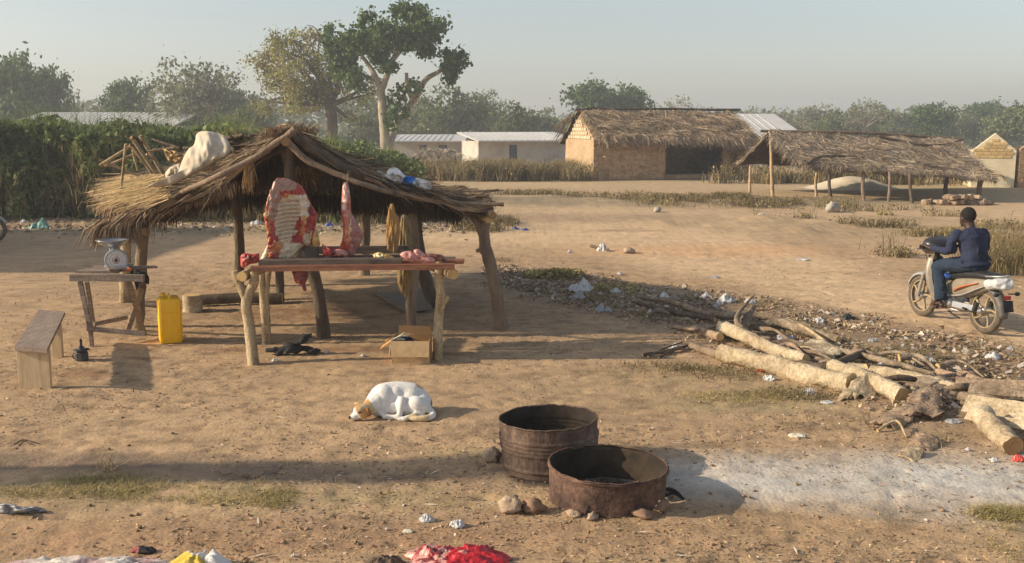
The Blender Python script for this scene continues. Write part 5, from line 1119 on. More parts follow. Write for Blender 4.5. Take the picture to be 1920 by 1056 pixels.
p = G(154, 677); kt = thing('oil_lamp', 'small dark metal pot with a pointed top on the ground beside the bench', 'pot', p)
mb = MB(); T = Matrix.Translation(p); mb.lathe([(.001, .0), (.055, .0), (.062, .02), (.060, .085), (.050, .10), (.03, .105), (.001, .106)], 8, T @ Matrix.Rotation(.3, 4, 'Z')); mb.build('body', M['iron'], kt, False)
mb = MB(); mb.lathe([(.001, .125), (.075, .118), (.078, .112), (.02, .105)], 20, T); mb.lathe([(.03, .11), (.026, .145), (.013, .15), (.011, .19), (.016, .20), (.008, .225), (.001, .23)], 12, T); mb.build('lid', M['iron'], kt)
mb = MB(); mb.tube([p + V((-.05, 0, .09)), p + V((-.085, 0, .07)), p + V((-.085, 0, .03)), p + V((-.055, 0, .02))], .006, 6, sub=4); mb.build('handle', M['iron'], kt)

p = G(356, 587); mb = MB(); mb.tube([p + V((0, .12, -.03)), p + V((.0, .12, .21))], [.125, .115], 18, rough=.06, capmi=1); tag(mb.build('stump_stool', [M['log'], M['cut']]), 'short upright cut log used as a stool behind the yellow can', 'stump')
mb = MB(); a, b = GG(360, 574, .07), GG(530, 570, .07); mb.tube([a, a.lerp(b, .5) + V((0, 0, .02)), b], .07, 12, rough=.12, sub=4, capmi=1); tag(mb.build('log', [M['darkbark'], M['cut']]), 'long dark log lying behind the short upright stool log', 'log')
mb = MB(); a, b = GG(258, 574, .03), GG(345, 580, .03); mb.tube([a, b], .03, 8, rough=.12, capmi=1); tag(mb.build('pole', [M['darkbark'], M['cut']]), 'thin dark pole on the ground between the left stall post and the short log', 'pole')
# dusty sheet leaning up at one edge
qs = [G(705, 555), G(790, 553), G(812, 588), G(762, 590)]; qs[3].z = .04; qs[0].z = .03; qs[2].z = .07; qs[1].z = .09; mb = MB(); slabq(mb, qs[0], qs[3], qs[2], qs[1], .012); tag(mb.build('flat_sheet', M['greycard'], None, False), 'dusty grey flat board lying under the back of the stall', 'board')
# black bundle
p = G(548, 664); mb = MB()
for u, v, r, zz in ((515, 660, .055, .04), (532, 657, .06, .05), (552, 660, .06, .045), (575, 657, .055, .04), (590, 661, .045, .03), (545, 646, .05, .09), (560, 640, .05, .12), (572, 634, .045, .16), (574, 629, .038, .19)):
    c = G(u, 662); c.x = W(u, v, p.y).x; mb.ball((c.x, p.y + R.uniform(-.03, .06), zz), (r * 1.75, r * .8, r * .6), Euler((R.uniform(-.4, .4), R.uniform(-.7, .3), R.uniform(-.8, .8))), 12, .4, 1.6)
tag(organic('black_bundle', mb, .010, M['cloth'], None, 2, wr=.012, wf=14), 'heap of black shoes and rags on the ground under the table', 'bundle')
# cardboard box with newspaper
pb = G(770, 682); cx = thing('cardboard_box', 'open brown cardboard box on the ground under the right of the table', 'box', pb); bw = 70 / FPX * (pb.y + .3); bh_ = W(770, 640, pb.y).z; bd = .34
x0, x1, y0, y1 = pb.x - bw / 2, pb.x + bw / 2, pb.y, pb.y + bd; th = .006
mb = MB(); mb.box((pb.x, y0 + th / 2, bh_ / 2), (bw, th, bh_)); mb.build('front_panel', M['card'], cx, False)
mb = MB(); mb.box((pb.x, y1 - th / 2, bh_ / 2), (bw, th, bh_)); mb.box((x0 + th / 2, (y0 + y1) / 2, bh_ / 2), (th, bd - 2 * th - .002, bh_)); mb.box((x1 - th / 2, (y0 + y1) / 2, bh_ / 2), (th, bd - 2 * th - .002, bh_)); mb.box((pb.x, (y0 + y1) / 2, .006), (bw - .02, bd - .02, .006)); mb.build('box_sides', M['cardin'], cx, False)
mb = MB(); a = V((x0 - .012, y0 - .006, bh_ + .004)); b = V((x1 - .0, y0 - .006, bh_ + .002)); slabq(mb, a, b, b + V((.0, -.055, -bh_ * .66)), a + V((.014, -.055, -bh_ * .66)), .005); mb.build('flap', M['card'], cx, False)
mb = MB(); a = V((x0, y0 + .02, bh_ + .002)); b = V((x0, y1 - .02, bh_)); slabq(mb, a, b, b + V((-.10, 0, -.06)), a + V((-.12, 0, -.09)), .005); mb.build('flap', M['cardin'], cx, False)
mb = MB(); a = V((x0 + .03, y1, bh_)); b = V((x1, y1, bh_)); slabq(mb, a, b, b + V((-.02, .06, .07)), a + V((0, .06, .08)), .005); mb.build('flap', M['cardin'], cx, False)
mb = MB(); a = V((x0 + .0, y0 + .03, bh_ + .012)); e = V((x0 + .05, y0 + .16, bh_ + .015)); slabq(mb, a, e, e + V((.07, -.03, .05)), a + V((.09, -.01, .045)), .006); slabq(mb, a + V((.02, .02, .0)), e + V((.02, .0, .01)), e + V((.11, .02, .015)), a + V((.12, .03, -.01)), .006)
slabq(mb, a + V((-.012, 0, .0)), a + V((-.03, -.02, -.16)), a + V((.008, .06, -.165)), a + V((.006, .09, .0)), .005); tag(mb.build('newspaper', M['paper'], None, False), 'folded newspaper sticking out of the left of the cardboard box', 'newspaper')
pillow('rag', 'dark blue rag inside the cardboard box', 'rag', [(748, 634), (758, 632), (770, 632), (776, 640), (768, 648), (748, 646)], pb.y + .12, .04, M['jeans'], None, folds(.04, .2, .2), rings=6)
mb = MB(); mb.box(G(803, 668) + V((0, .1, .1)), (.02, .18, .18), Euler((.2, .12, .2))); tag(mb.build('dark_tray', M['cloth'], None, False), 'thin dark tray leaning between the cardboard box and the right table leg', 'tray')

# ------------------------------------------------------------------ dog
dp = G(733, 787); k_ = (dp.y + .25) / FPX
def DX(u, v, z_): 
    q_ = W(u, v, 1.0) - V((0, 0, CAMH)); t = (z_ - CAMH) / q_.z; return V((0, 0, CAMH)) + q_ * t
mb = MB(); dg = lambda u, y, z_: V(((u - 960) / FPX * (dp.y + .25), dp.y + y, z_))
mb.ball(dg(716, .17, .125), (.125, .135, .125), seg=20); mb.ball(dg(738, .20, .128), (.13, .13, .122), seg=20); mb.ball(dg(765, .20, .115), (.13, .13, .115), seg=20); mb.ball(dg(788, .16, .085), (.085, .11, .09), seg=20)
mb.ball(dg(727, .20, .17), (.09, .09, .085), seg=16); mb.ball(dg(703, .15, .10), (.09, .11, .10), seg=20)
mb.ball(dg(780, .07, .085), (.09, .065, .085), Euler((0, .3, 0)), seg=20)
mb.ball(dg(708, .06, .10), (.055, .05, .085), Euler((0, -.2, 0)), seg=16)
mb.tube([dg(753, .08, .16), dg(751, .03, .10), dg(750, -.01, .05), dg(748, -.03, .025)], [.035, .032, .024, .02], 10, sub=3)      # folded foreleg/knee line
mb.tube([dg(748, -.03, .028), dg(735, -.02, .028), dg(718, -.01, .03)], [.024, .020, .022], 10, sub=3)
mb.tube([dg(712, .04, .05), dg(722, .0, .03), dg(738, -.03, .022)], [.03, .022, .018], 10, sub=3)
mb.tube([dg(790, .05, .04), dg(775, -.02, .03), dg(762, -.045, .024)], [.04, .026, .022], 10, sub=3)
mb.ball(dg(759, -.05, .02), (.035, .022, .02), Euler((0, 0, -.3))); mb.ball(dg(752, -.045, .018), (.022, .018, .016))
mb.tube([dg(797, .12, .06), dg(808, .06, .04), dg(811, .0, .03), dg(800, -.045, .026), dg(782, -.055, .024), dg(768, -.05, .022)], [.035, .030, .026, .026, .024, .012], 10, sub=4)
mb.tube([dg(708, .12, .13), dg(696, .06, .10), dg(686, .01, .075)], [.085, .07, .055], 14, sub=3)      # neck
hc_ = dg(681, -.005, .074); mb.ball(hc_, (.068, .058, .060), seg=18); mb.ball(hc_ + V((-.022, -.02, .012)), (.052, .046, .044), seg=14)
mz = dg(662, -.05, .030); mb.tube([hc_ + V((-.025, -.02, -.005)), hc_.lerp(mz, .6), mz], [.050, .038, .027], 12, sub=3); mb.ball(hc_ + V((-.0, -.035, -.02)), (.052, .034, .038)); mb.ball(mz + V((-.012, -.004, .004)), (.020, .018, .016)); mb.ball(dg(732, .08, .07), (.075, .06, .07), seg=16); mb.ball(dg(705, .08, .07), (.06, .06, .07), seg=16)
for s in ((.004, -.032, .035), (-.032, .012, .040)): mb.ball(hc_ + V(s), (.016, .012, .010))
tan_, wh, blk, ltan = (.56, .33, .13), (.80, .77, .72), (.02, .016, .014), (.66, .50, .28)
eye = W(675, 773, hc_.y - .055)
def dcol(p_):
    n_ = .012 * nz(p_, 25); d = (p_ - hc_).length + n_ * 1.5; dm = (p_ - mz)
    if (p_ - (mz + V((-.024, -.010, .006)))).length < .018: return blk
    if abs((p_ - eye).x) < .011 and abs((p_ - eye).z) < .0045 and p_.y < hc_.y: return blk
    t = (p_ - hc_).dot((mz - hc_).normalized())
    if t > .056 + n_ and p_.x < hc_.x + .01: return blk if p_.z < .016 and t > .05 else wh
    if t > -.01 and abs((p_ - hc_).cross((mz - hc_).normalized()).length) < .014 and p_.z > hc_.z + .03: return ltan
    if d < .088: return tan_ if nz(p_, 14) < .25 else ltan
    if (p_ - dg(799, .14, .09)).length < .040 + n_: return (.30, .21, .13)
    if (p_ - dg(780, .22, .20)).length < .045 + n_: return (.68, .42, .20)
    if p_.z < .062 and p_.y < dp.y - .012 and 765 < 960 + p_.x / (dp.y + .25) * FPX < 806: return (.66, .52, .32)
    k2 = min(1, max(0, (.07 - p_.z) * 9 + .5 * nz(p_, 12))); return tuple(a * (1 - .35 * k2) + b * .35 * k2 for a, b in zip(wh, (.55, .42, .28)))
mb.ball(dg(760, .09, .065), (.07, .07, .07), seg=16); mb.ball(dg(748, .07, .09), (.04, .05, .07), seg=16)
mb.tube([dg(700, .14, .10), dg(718, .19, .135), dg(745, .21, .14), dg(770, .21, .13), dg(790, .17, .09)], [.09, .115, .115, .11, .08], 18, sub=4)
dog = organic('dog', mb, .0065, M['fur'], None, 9, dcol, origin=(dp.x, dp.y + .1, 0), wr=.003, wf=14); tag(dog, 'white dog with a tan head sleeping curled on the bare earth', 'dog')
for nm, c, r_, e_, cc in (('ear', hc_ + V((.052, -.046, .006)), (.016, .016, .040), Euler((.1, -.30, .2)), (.36, .17, .06)), ('ear', hc_ + V((-.048, .045, .046)), (.036, .020, .008), Euler((0, .1, -.4)), (.66, .46, .22))):
    m2 = MB(); m2.ball(c, r_, e_, 14, .15); organic(nm, m2, .004, M['fur'], dog, 1, lambda p_, cc=cc: cc)

# ------------------------------------------------------------------ drums
def drum(name, label, c, r0, r1, h, tilt, ribs, m_, jag=None, seed=0):
    root = thing(name, label, 'drum', c); n = 96; T = Matrix.Translation(c) @ Euler(tilt).to_matrix().to_4x4(); mb = MB(); vs = []; NZ = 36
    def rr(t, a):
        r = r0 + (r1 - r0) * t
        for rb in ribs: r += .014 * math.exp(-((t - rb) / .018) ** 2)
        r += .008 * nz(V((cos(a), sin(a), seed)), 1.6) + .004 * nz(V((cos(a) * 3, sin(a) * 3, t * 3 + seed)), 1.5)
        return r * (1 + .012 * cos(2 * a + 1))
    for side in (0, 1):
        for j in range(NZ + 1):
            t = j / NZ
            for k in range(n):
                a = 2 * pi * k / n; lo = jag(a) if jag else 0; z_ = h * (lo + (1 - lo) * t) + (.006 * nz(V((cos(a) * 2, sin(a) * 2, seed + 5)), 2) if j == NZ else 0)
                if j == NZ: z_ += .010 * min(0, nz(V((cos(a) * 5, sin(a) * 5, seed + 1)), 2))
                r = rr(z_ / h, a) - side * .005; vs.append(T @ V((r * cos(a), r * sin(a), z_)))
    K = (NZ + 1) * n; q4 = lambda j, k: (j * n + k, j * n + (k + 1) % n, (j + 1) * n + (k + 1) % n, (j + 1) * n + k)
    mo = MB(); mo.add(vs[:K], [q4(j, k) for j in range(NZ) for k in range(n)]); mo.build('shell', m_, root)
    mi_ = MB(); mi_.add(vs[K:], [tuple(reversed(q4(j, k))) for j in range(NZ) for k in range(n)]); mi_.build('inside', M['soot'], root)
    ri = MB(); top = [vs[NZ * n + k] for k in range(n)]; ri.tube(top + [top[0]], .006, 6, cap=False, rough=.3); ri.build('rim', m_, root)
    return root
c1 = V((.228, Yv(886) + .13, 0)); c2 = V((.595, Yv(934) + .0, 0))
c1.x = (1031 - 960) / FPX * (c1.y + .25); c2.x = (1137 - 960) / FPX * (c2.y + .3)
h1 = W(1030, 783, c1.y).z; h2 = W(1137, 869, c2.y).z
r1 = 92 / FPX * (c1.y * cos(PITCH) + (2.3 - h1) * sin(PITCH)); r2 = 111.5 / FPX * (c2.y * cos(PITCH) + (2.3 - h2) * sin(PITCH))
drum('oil_drum', 'taller cut rusty drum with ribbed sides behind the shallow drum', c1, r1 * .955, r1, h1, (rad(-1.0), rad(-2.0), 0), (.46, .54, .62, .70, .14), M['rust'], seed=1)
def jag(a):
    v_ = -.02
    for c_, w_, h_2 in ((-1.98, .045, .42), (-1.1, .25, .26), (-.62, .20, .36), (-.2, .14, .4), (.5, .3, .2)): v_ = max(v_, h_2 * math.exp(-((a - 2 * pi * (a > pi) - c_) / w_) ** 2))
    return v_ + .02 * nz(V((cos(a) * 4, sin(a) * 4, 0)), 3)
drum('oil_drum', 'shallow cut rusty drum with a torn lower edge in front', c2, r2 * .965, r2 * .985, h2, (rad(.5), rad(1.2), 0), (.95,), M['rustd'], jag, seed=7)
def rockm(name, label, u, v, r, m_='stone', grp=None, seed=0, cat='stone', sink=.25):
    p_ = GG(u, v); mb = MB(); mb.ball(p_ + V((0, 0, r[2] * (1 - sink))), r, Euler((R.uniform(-.2, .2), R.uniform(-.2, .2), R.uniform(0, 3))), 14, .55, 1.6); return tag(mb.build(name, M[m_]), label, cat, grp)
rockm('stone', 'tan fire stone at the left foot of the taller drum', 921, 862, (.065, .06, .055)); rockm('stone', 'rounded pale stone left of the shallow drum', 958, 960, (.075, .06, .05), sink=.1); rockm('stone', 'dark sooty stone touching the left of the shallow drum', 1000, 960, (.075, .06, .045), 'clod')
rockm('stone', 'dark broken stone under the right front of the shallow drum', 1202, 972, (.07, .05, .03), 'clod'); rockm('stone', 'flat dark stone right of the shallow drum', 1240, 958, (.06, .05, .03), 'clod'); rockm('stone', 'small pale flake stone in front of the shallow drum', 1112, 975, (.06, .03, .02)); rockm('stone', 'small brown stone below the torn slot of the shallow drum', 1075, 970, (.04, .03, .02))
mb = MB(); mb.tube([c2 + V((r2 * .9, -.03, .05)), c2 + V((r2 + .04, -.05, .06)), c2 + V((r2 + .10, -.08, .02))], [.03, .022, .012], 8, rough=.4, sub=3); tag(mb.build('charred_stick', M['cloth']), 'charred stick end poking out at the right of the shallow drum', 'stick')

# ------------------------------------------------------------------ logs, branches, bark
def sheetp(name, label, cat, corners, th=.012, m_='barkpiece', curl=.05, wr=.02, N=14, mt=None, grp=None, seed=0.0, ragged=.12):
    """a bent, ragged thin sheet between four corner points (u, v, lift)"""
    P = [GG(u, v, l) for u, v, l in corners]; mb = MB(); top = []
    for j in range(N + 1):
        for i in range(N + 1):
            s, t = i / N, j / N
            if i in (0, N): s += ragged * nz(V((s * 3, t * 7, seed)), 1.5)
            if j in (0, N): t += ragged * nz(V((s * 7, t * 3, seed + 4)), 1.5)
            p_ = P[0].lerp(P[1], s).lerp(P[3].lerp(P[2], s), t); p_.z += curl * sin(pi * min(max(t, 0), 1)) + wr * (nz(p_ + V((seed, 0, 0)), 9) + .6 * nz(p_, 22)); top.append(p_)
    K = len(top); m = N + 1; bot = [q_ - V((0, 0, th)) for q_ in top]; fs = [(j * m + i, j * m + i + 1, (j + 1) * m + i + 1, (j + 1) * m + i) for j in range(N) for i in range(N)]
    edge = [(i, i + 1) for i in range(N)] + [(N * m + i + 1, N * m + i) for i in range(N)] + [((j + 1) * m, j * m) for j in range(N)] + [(j * m + N, (j + 1) * m + N) for j in range(N)]
    mb.add(top + bot, fs + [tuple(K + q_ for q_ in reversed(f_)) for f_ in fs] + [(b, a, a + K, b + K) for a, b in edge])
    return tag(mb.build(name, mt or M[m_]), label, cat, grp)
def log(label, pts, r, m_='log', cut='cut', name='log', rough=.26, forks=(), hz_=None):
    """pts: (u, v, lift) along the ground line of the log"""
    P = [GG(u, v, (r if isinstance(r, (int, float)) else max(r)) * .8 + l) for u, v, l in pts]; mb = MB(); P = [p_ + V((0, 0, .012 * nz(p_, 6))) for p_ in P]; mb.tube(P, list(r) if not isinstance(r, (int, float)) else [r, r * .95], 16, rough=rough, sub=9, capmi=1)
    for fp, fr_ in forks: mb.tube([GG(u, v, l) for u, v, l in fp], fr_, 9, rough=rough, sub=4, capmi=1)
    return tag(mb.build(name, [M[m_], M[cut]]), label, 'log' if name == 'log' else 'branch')
log('thick pale barkless log with its sawn end facing the front', [(1352, 676, 0), (1430, 695, 0), (1520, 718, 0), (1596, 736, .0)], [.085, .088, .09, .088])
log('second pale log with a round orange sawn end beside the bark sheet', [(1560, 706, .02), (1625, 730, .02), (1692, 757, .0)], [.07, .072, .074])
log('bumpy pale log with a broken end lying behind the thick pale log', [(1352, 628, .02), (1400, 650, .04), (1450, 672, .03), (1510, 690, .02)], [.075, .07, .06, .05], 'log', rough=.35)
log('short dark stub log at the left end of the thick pale log', [(1296, 655, 0), (1345, 672, 0)], .045, 'bark')
log('torn splintered stump standing up from the wood pile', [(1388, 640, .0), (1398, 622, .10), (1412, 608, .16)], [.06, .055, .03], 'oldlog', rough=.5, forks=[([(1392, 636, .1), (1380, 628, .2), (1412, 605, .34)], [.04, .025, .01])])
log('crooked grey brown log crossing behind the torn stump', [(1410, 624, .02), (1460, 622, .06), (1510, 632, .03), (1572, 645, 0)], [.045, .055, .05, .045], 'oldlog', name='branch')
log('long straight brown pole slanting away to the right over the pile', [(1466, 660, .05), (1560, 668, .05), (1660, 690, .03), (1750, 706, .0)], [.038, .035, .03, .022], 'oldlog', name='branch')
log('thin pale split stick lying above the long brown pole', [(1474, 617, .1), (1510, 635, .1), (1548, 655, .06)], [.022, .015], 'pole', name='branch')
log('dark bent branch lying over the bumpy pale log', [(1500, 692, .02), (1545, 702, .02), (1585, 690, .03), (1626, 672, .05)], [.035, .045, .04, .032], 'darkbark', name='branch')
log('dark branch under the long brown pole', [(1430, 662, .0), (1490, 672, .02), (1560, 680, .01)], [.04, .04, .035], 'darkbark', name='branch')
log('long dark fallen branch leading into the litter on the left', [(1195, 560, .0), (1260, 573, .03), (1330, 598, .03), (1430, 602, .02), (1520, 615, .0)], [.022, .035, .04, .035, .02], 'oldlog', name='branch')
log('second long dark branch below the first in the litter', [(1190, 570, 0), (1260, 590, .02), (1340, 606, .02)], [.02, .035, .03], 'darkbark', name='branch')
log('pale brown log piece just left of the torn stump', [(1300, 622, 0), (1350, 642, .02)], [.05, .045], 'barkpiece')
log('tangle of dark twigs left of the dark stub log', [(1205, 668, 0), (1250, 664, .02), (1292, 654, .02)], [.015, .022, .015], 'darkbark', name='branch', forks=[([(1215, 672, .02), (1250, 660, .05), (1280, 652, .06)], [.01, .008]), ([(1235, 672, .0), (1262, 662, .04), (1300, 660, .03)], [.012, .008])])
log('long pale split trunk running under the bark sheet to the right', [(1590, 700, 0), (1700, 722, .02), (1800, 748, .02)], [.05, .06, .05], 'log')
log('pale log behind the long split trunk on the right', [(1680, 722, 0), (1780, 735, .02), (1880, 748, .0)], [.04, .045, .04], 'oldlog')
log('grey white log with a hollow dark end at the right edge', [(1838, 800, .01), (1868, 830, .01), (1898, 852, .0)], [.085, .08, .075], 'log', 'cutdark')
log('black charred stick lying right of the pile', [(1742, 672, .0), (1790, 676, .01), (1806, 680, .0)], [.018, .012], 'darkbark', name='branch')
log('thin curved twig in front of the bark sheets', [(1645, 812, .0), (1680, 806, .05), (1700, 822, .0)], [.012, .008], 'pole', name='branch')
log('brown branch half hidden behind the grey white log', [(1800, 760, .02), (1860, 775, .04), (1925, 800, .03)], [.05, .05, .045], 'oldlog')
for i in range(30):
    u, v = R.uniform(1230, 1860), 0; t_ = (u - 1230) / 630; v = 585 + t_ * 150 + R.uniform(-12, 34); dx = R.choice((-1, 1)) * R.uniform(35, 95); far_ = t_ > .5
    lab = 'weathered crooked branch in the right half of the wood tangle' if far_ else 'weathered crooked branch in the left half of the wood tangle'
    log(lab, [(u, v, R.uniform(0, .06)), (u + dx * .5, v + abs(dx) * R.uniform(-.05, .2), R.uniform(.01, .09)), (u + dx, v + abs(dx) * R.uniform(-.1, .32), R.uniform(0, .04))], [R.uniform(.015, .04), R.uniform(.012, .032), R.uniform(.008, .02)], R.choice(('oldlog', 'oldlog', 'darkbark', 'bark', 'barkpiece')), name='branch')['group'] = 'branches in the ' + ('right' if far_ else 'left') + ' half of the wood tangle'
for i in range(22):
    u = R.uniform(1300, 1890); t_ = (u - 1230) / 630; v = 595 + t_ * 165 + R.uniform(-10, 40); w_ = R.uniform(16, 40); h_2 = w_ * R.uniform(.25, .5); far_ = t_ > .5
    o = sheetp('bark_flake', 'brown bark flake lying in the ' + ('right' if far_ else 'left') + ' half of the wood tangle', 'bark', [(u, v, .0), (u + w_ * .2, v - h_2, R.uniform(.01, .06)), (u + w_, v - h_2 * .7, R.uniform(.01, .06)), (u + w_ * .9, v + h_2 * .3, .01)], curl=R.uniform(.01, .04), seed=20 + i, m_=R.choice(('barkpiece', 'oldlog', 'log')), N=8, wr=.02, ragged=.2); o['group'] = 'bark flakes in the ' + ('right' if far_ else 'left') + ' half of the tangle'
for i in range(6):
    u, v = R.uniform(1640, 1900), R.uniform(715, 790)
    log(('thin stick at the back right of the wood pile', 'thin stick among the bark sheets of the wood pile')[v > 750], [(u, v, .02), (u + R.uniform(25, 60), v + R.uniform(-4, 14), .03)], [.018, .010], 'bark', name='branch')['group'] = ('thin sticks at the back right of the wood pile', 'thin sticks among the bark sheets')[v > 750]
sheetp('bark_sheet', 'pale curved bark sheet arched over the gap between the two sawn logs', 'bark', [(1570, 752, .0), (1604, 735, .12), (1650, 728, .10), (1642, 748, .0)], curl=.04, m_='log', seed=1, wr=.03, ragged=.2)
sheetp('bark_sheet', 'large reddish brown bark sheet right of the orange sawn end', 'bark', [(1680, 792, .03), (1712, 760, .14), (1775, 756, .10), (1755, 790, .05)], curl=.03, seed=2, wr=.035, ragged=.25)
sheetp('bark_sheet', 'flat brown bark sheet on the ground in front of the pile', 'bark', [(1630, 798, .02), (1690, 775, .05), (1730, 785, .05), (1680, 808, .0)], curl=.03, seed=3)
for lab, a_, b_, w_, m_, l0 in (('wide pale split wood slab leaning at the right edge', (1808, 778), (1960, 812), .17, 'log', .08), ('narrower split slab above the wide one at the right edge', (1815, 757), (1960, 778), .13, 'oldlog', .12), ('thin yellowish split slat lowest of the slabs at the right edge', (1812, 790), (1950, 830), .07, 'log', .05), ('dark split slab behind the others at the right edge', (1790, 742), (1950, 758), .12, 'barkpiece', .10)):
    P0, P1 = GG(*a_, l0), GG(*b_, l0 + .05); o = plank('split_board', None, P0, P1, w_, .035, m_, w_ * 50, .018, V((.1, .8, .5))); tag(o, lab, 'wood')
sheetp('bark_sheet', 'curled brown bark flake in the right foreground litter', 'bark', [(1698, 840, .01), (1720, 824, .05), (1765, 834, .03), (1745, 846, .0)], curl=.03, seed=6, m_='barkpiece')
sheetp('bark_sheet', 'pale bark strip lying below the curled brown flake', 'bark', [(1678, 856, .0), (1700, 848, .03), (1735, 850, .03), (1722, 866, .0)], curl=.02, seed=7, m_='log')
sheetp('bark_sheet', 'torn bark strip between the branches in the middle of the pile', 'bark', [(1500, 664, .08), (1520, 652, .1), (1580, 672, .08), (1560, 684, .03)], curl=.03, seed=8, m_='log')
sheetp('bark_sheet', 'dark bark slab behind the long split trunk', 'bark', [(1700, 745, .03), (1720, 728, .1), (1800, 740, .1), (1790, 765, .02)], curl=.03, seed=9, m_='oldlog')

# ------------------------------------------------------------------ scraps and bags one can pick out
bags = [(1091, 545, 50, 'w', 'large white plastic sheet crumpled at the far end of the litter belt'), (1155, 548, 18, 'w', 'small white scrap right of the large plastic sheet'), (1084, 560, 30, 'g', 'grey plastic scrap just below the large white sheet'), (1130, 583, 30, 'g', 'grey torn plastic strip in the shade of the stall roof'),
 (1221, 588, 18, 'w', 'upright white plastic scrap in the middle of the litter belt'), (1363, 565, 36, 'w', 'white crumpled plastic bag high in the litter belt'), (1407, 568, 26, 'w', 'white bag right of the crumpled bag high in the belt'), (1323, 558, 22, 'w', 'small white bag left of the crumpled bag high in the belt'), (1341, 576, 15, 'g', 'grey bag below the white crumpled bag'),
 (1472, 636, 36, 'g', 'clear plastic bag lying among the branches above the long pole'), (1266, 654, 24, 'w', 'white scrap on the dark twigs'), (1507, 488, 24, 'w', 'lone white board piece on the sandy road'), (1589, 598, 26, 'd', 'dark bag in the litter left of the rider'), (1068, 473, 9, 'w', 'tiny white scrap left of the small heap on the road'), (1130, 470, 24, 'w', 'white plastic in the small heap on the road'),
 (1162, 516, 10, 'w', 'tiny white scrap below the small heap on the road'), (1341, 521, 20, 'g', 'flat blue grey scrap on the road above the litter belt'), (1246, 557, 20, 'w', 'white scrap in the middle of the upper litter belt'), (1538, 603, 20, 'w', 'pale scrap at the upper right of the litter belt'), (1442, 712, 22, 'w', 'white scrap at the front of the thick pale log'), (1432, 696, 26, 'r', 'red plastic strip against the thick pale log'),
 (1519, 738, 24, 'w', 'white scrap below the sawn end of the thick pale log'), (1550, 756, 24, 'w', 'flat white piece in front of the arched bark sheet'), (1656, 690, 24, 'g', 'grey scrap behind the long split trunk'), (1740, 678, 28, 'g', 'grey crumpled bag at the end of the long pole'), (1860, 672, 26, 'w', 'upright white bag scrap right of the charred stick'), (1721, 694, 18, 'd', 'black bag at the end of the long brown pole'), (1787, 792, 30, 'g', 'grey blue flat plastic in front of the reddish bark sheet'),
 (1815, 842, 10, 'w', 'small white chip near the grey white log'), (1864, 864, 16, 'w', 'white chip below the grey white log'), (1909, 862, 22, 'r', 'red plastic piece at the right edge'), (1747, 652, 14, 'd', 'small dark bag above the charred stick'), (1494, 820, 30, 'b', 'large pale dry leaf lying alone in front of the pile'), (800, 975, 26, 'w', 'white scrap in the bottom centre foreground'), (858, 987, 28, 'w', 'white crumpled scrap right of the other foreground scraps'),
 (765, 998, 18, 'b', 'pale yellowish lid in the bottom foreground'), (725, 993, 6, 'w', 'tiny white crumb left of the pale yellowish lid'), (75, 428, 40, 't', 'teal plastic sack lying by the thicket on the left'), (45, 418, 16, 'w', 'white scrap left of the teal sack'), (985, 432, 12, 'bl', 'blue bag beside the grass right of the stall'), (967, 430, 12, 'bl', 'purple blue bag left of the other blue bag beside the grass'), (617, 424, 16, 'bl', 'blue wrapper seen between the ribs and the hanging leg'),
 (480, 420, 22, 'w', 'white bag seen left of the hanging ribs'), (1428, 404, 16, 'w', 'white scrap on the bank below the long shelter'), (385, 1038, 5, 'w', 'tiny white chip at the bottom left'), (1350, 570, 16, 'w', 'white crumb under the white crumpled bag'), (1895, 655, 14, 'g', 'grey scrap at the right edge of the litter belt'), (1635, 640, 16, 'g', 'grey scrap above the right part of the litter belt'), (550, 1047, 8, 'w', 'tiny white chip at the bottom edge left of the red bag'),
 (680, 668, 8, 'w', 'small pale scrap on the ground under the middle of the table'), (612, 662, 10, 'w', 'small pale scrap right of the black bundle'), (515, 676, 12, 'b', 'pale flake below the black bundle')]
bm_ = {'w': 'plasticw', 'g': 'plasticg', 'd': 'plasticd', 'r': 'plasticr', 'b': 'paper', 't': 'plastict', 'bl': 'plasticb'}
for i, (u, v, wpx, c_, lab) in enumerate(bags):
    p_ = GG(u, v); w_ = wpx / FPX * (p_.y + .4); rs = random.Random(i); N = 11; mb = MB(); top = []
    flat_ = 'board' in lab or 'flat' in lab or 'leaf' in lab or 'lid' in lab
    for j in range(N + 1):
        for i2 in range(N + 1):
            s, t = i2 / N * 2 - 1, j / N * 2 - 1; d = max(abs(s), abs(t)); a = math.atan2(t, s); r_ = d * (1 + .35 * nz(V((cos(a), sin(a), i)), 1.3))
            hgt = (0.10 if flat_ else .55) * w_ * (1 - min(1, d) ** 1.5) * (.6 + .8 * nz(V((s, t, i * 2)), 1.2)) + w_ * (.05 if flat_ else .22) * nz(V((s * 2, t * 2, i)), 1.8)
            top.append(p_ + V((cos(a) * r_ * w_ / 2, sin(a) * r_ * w_ * .42, max(.004, hgt + .01))))
    K = len(top); m = N + 1; bot = [V((q_.x, q_.y, q_.z - .008)) for q_ in top]; fs = [(j * m + a, j * m + a + 1, (j + 1) * m + a + 1, (j + 1) * m + a) for j in range(N) for a in range(N)]
    edge = [(a, a + 1) for a in range(N)] + [(N * m + a + 1, N * m + a) for a in range(N)] + [((j + 1) * m, j * m) for j in range(N)] + [(j * m + N, (j + 1) * m + N) for j in range(N)]
    mb.add(top + bot, fs + [tuple(K + q_ for q_ in reversed(f_)) for f_ in fs] + [(b, a, a + K, b + K) for a, b in edge])
    nm = 'plastic_bag' if any(w in lab for w in ('bag', 'sack')) else 'dry_leaf' if 'leaf' in lab else 'plastic_scrap'
    tag(mb.build(nm, M[bm_[c_]], None, nm == 'plastic_bag'), lab, {'plastic_bag': 'bag', 'dry_leaf': 'leaf', 'plastic_scrap': 'scrap'}[nm])
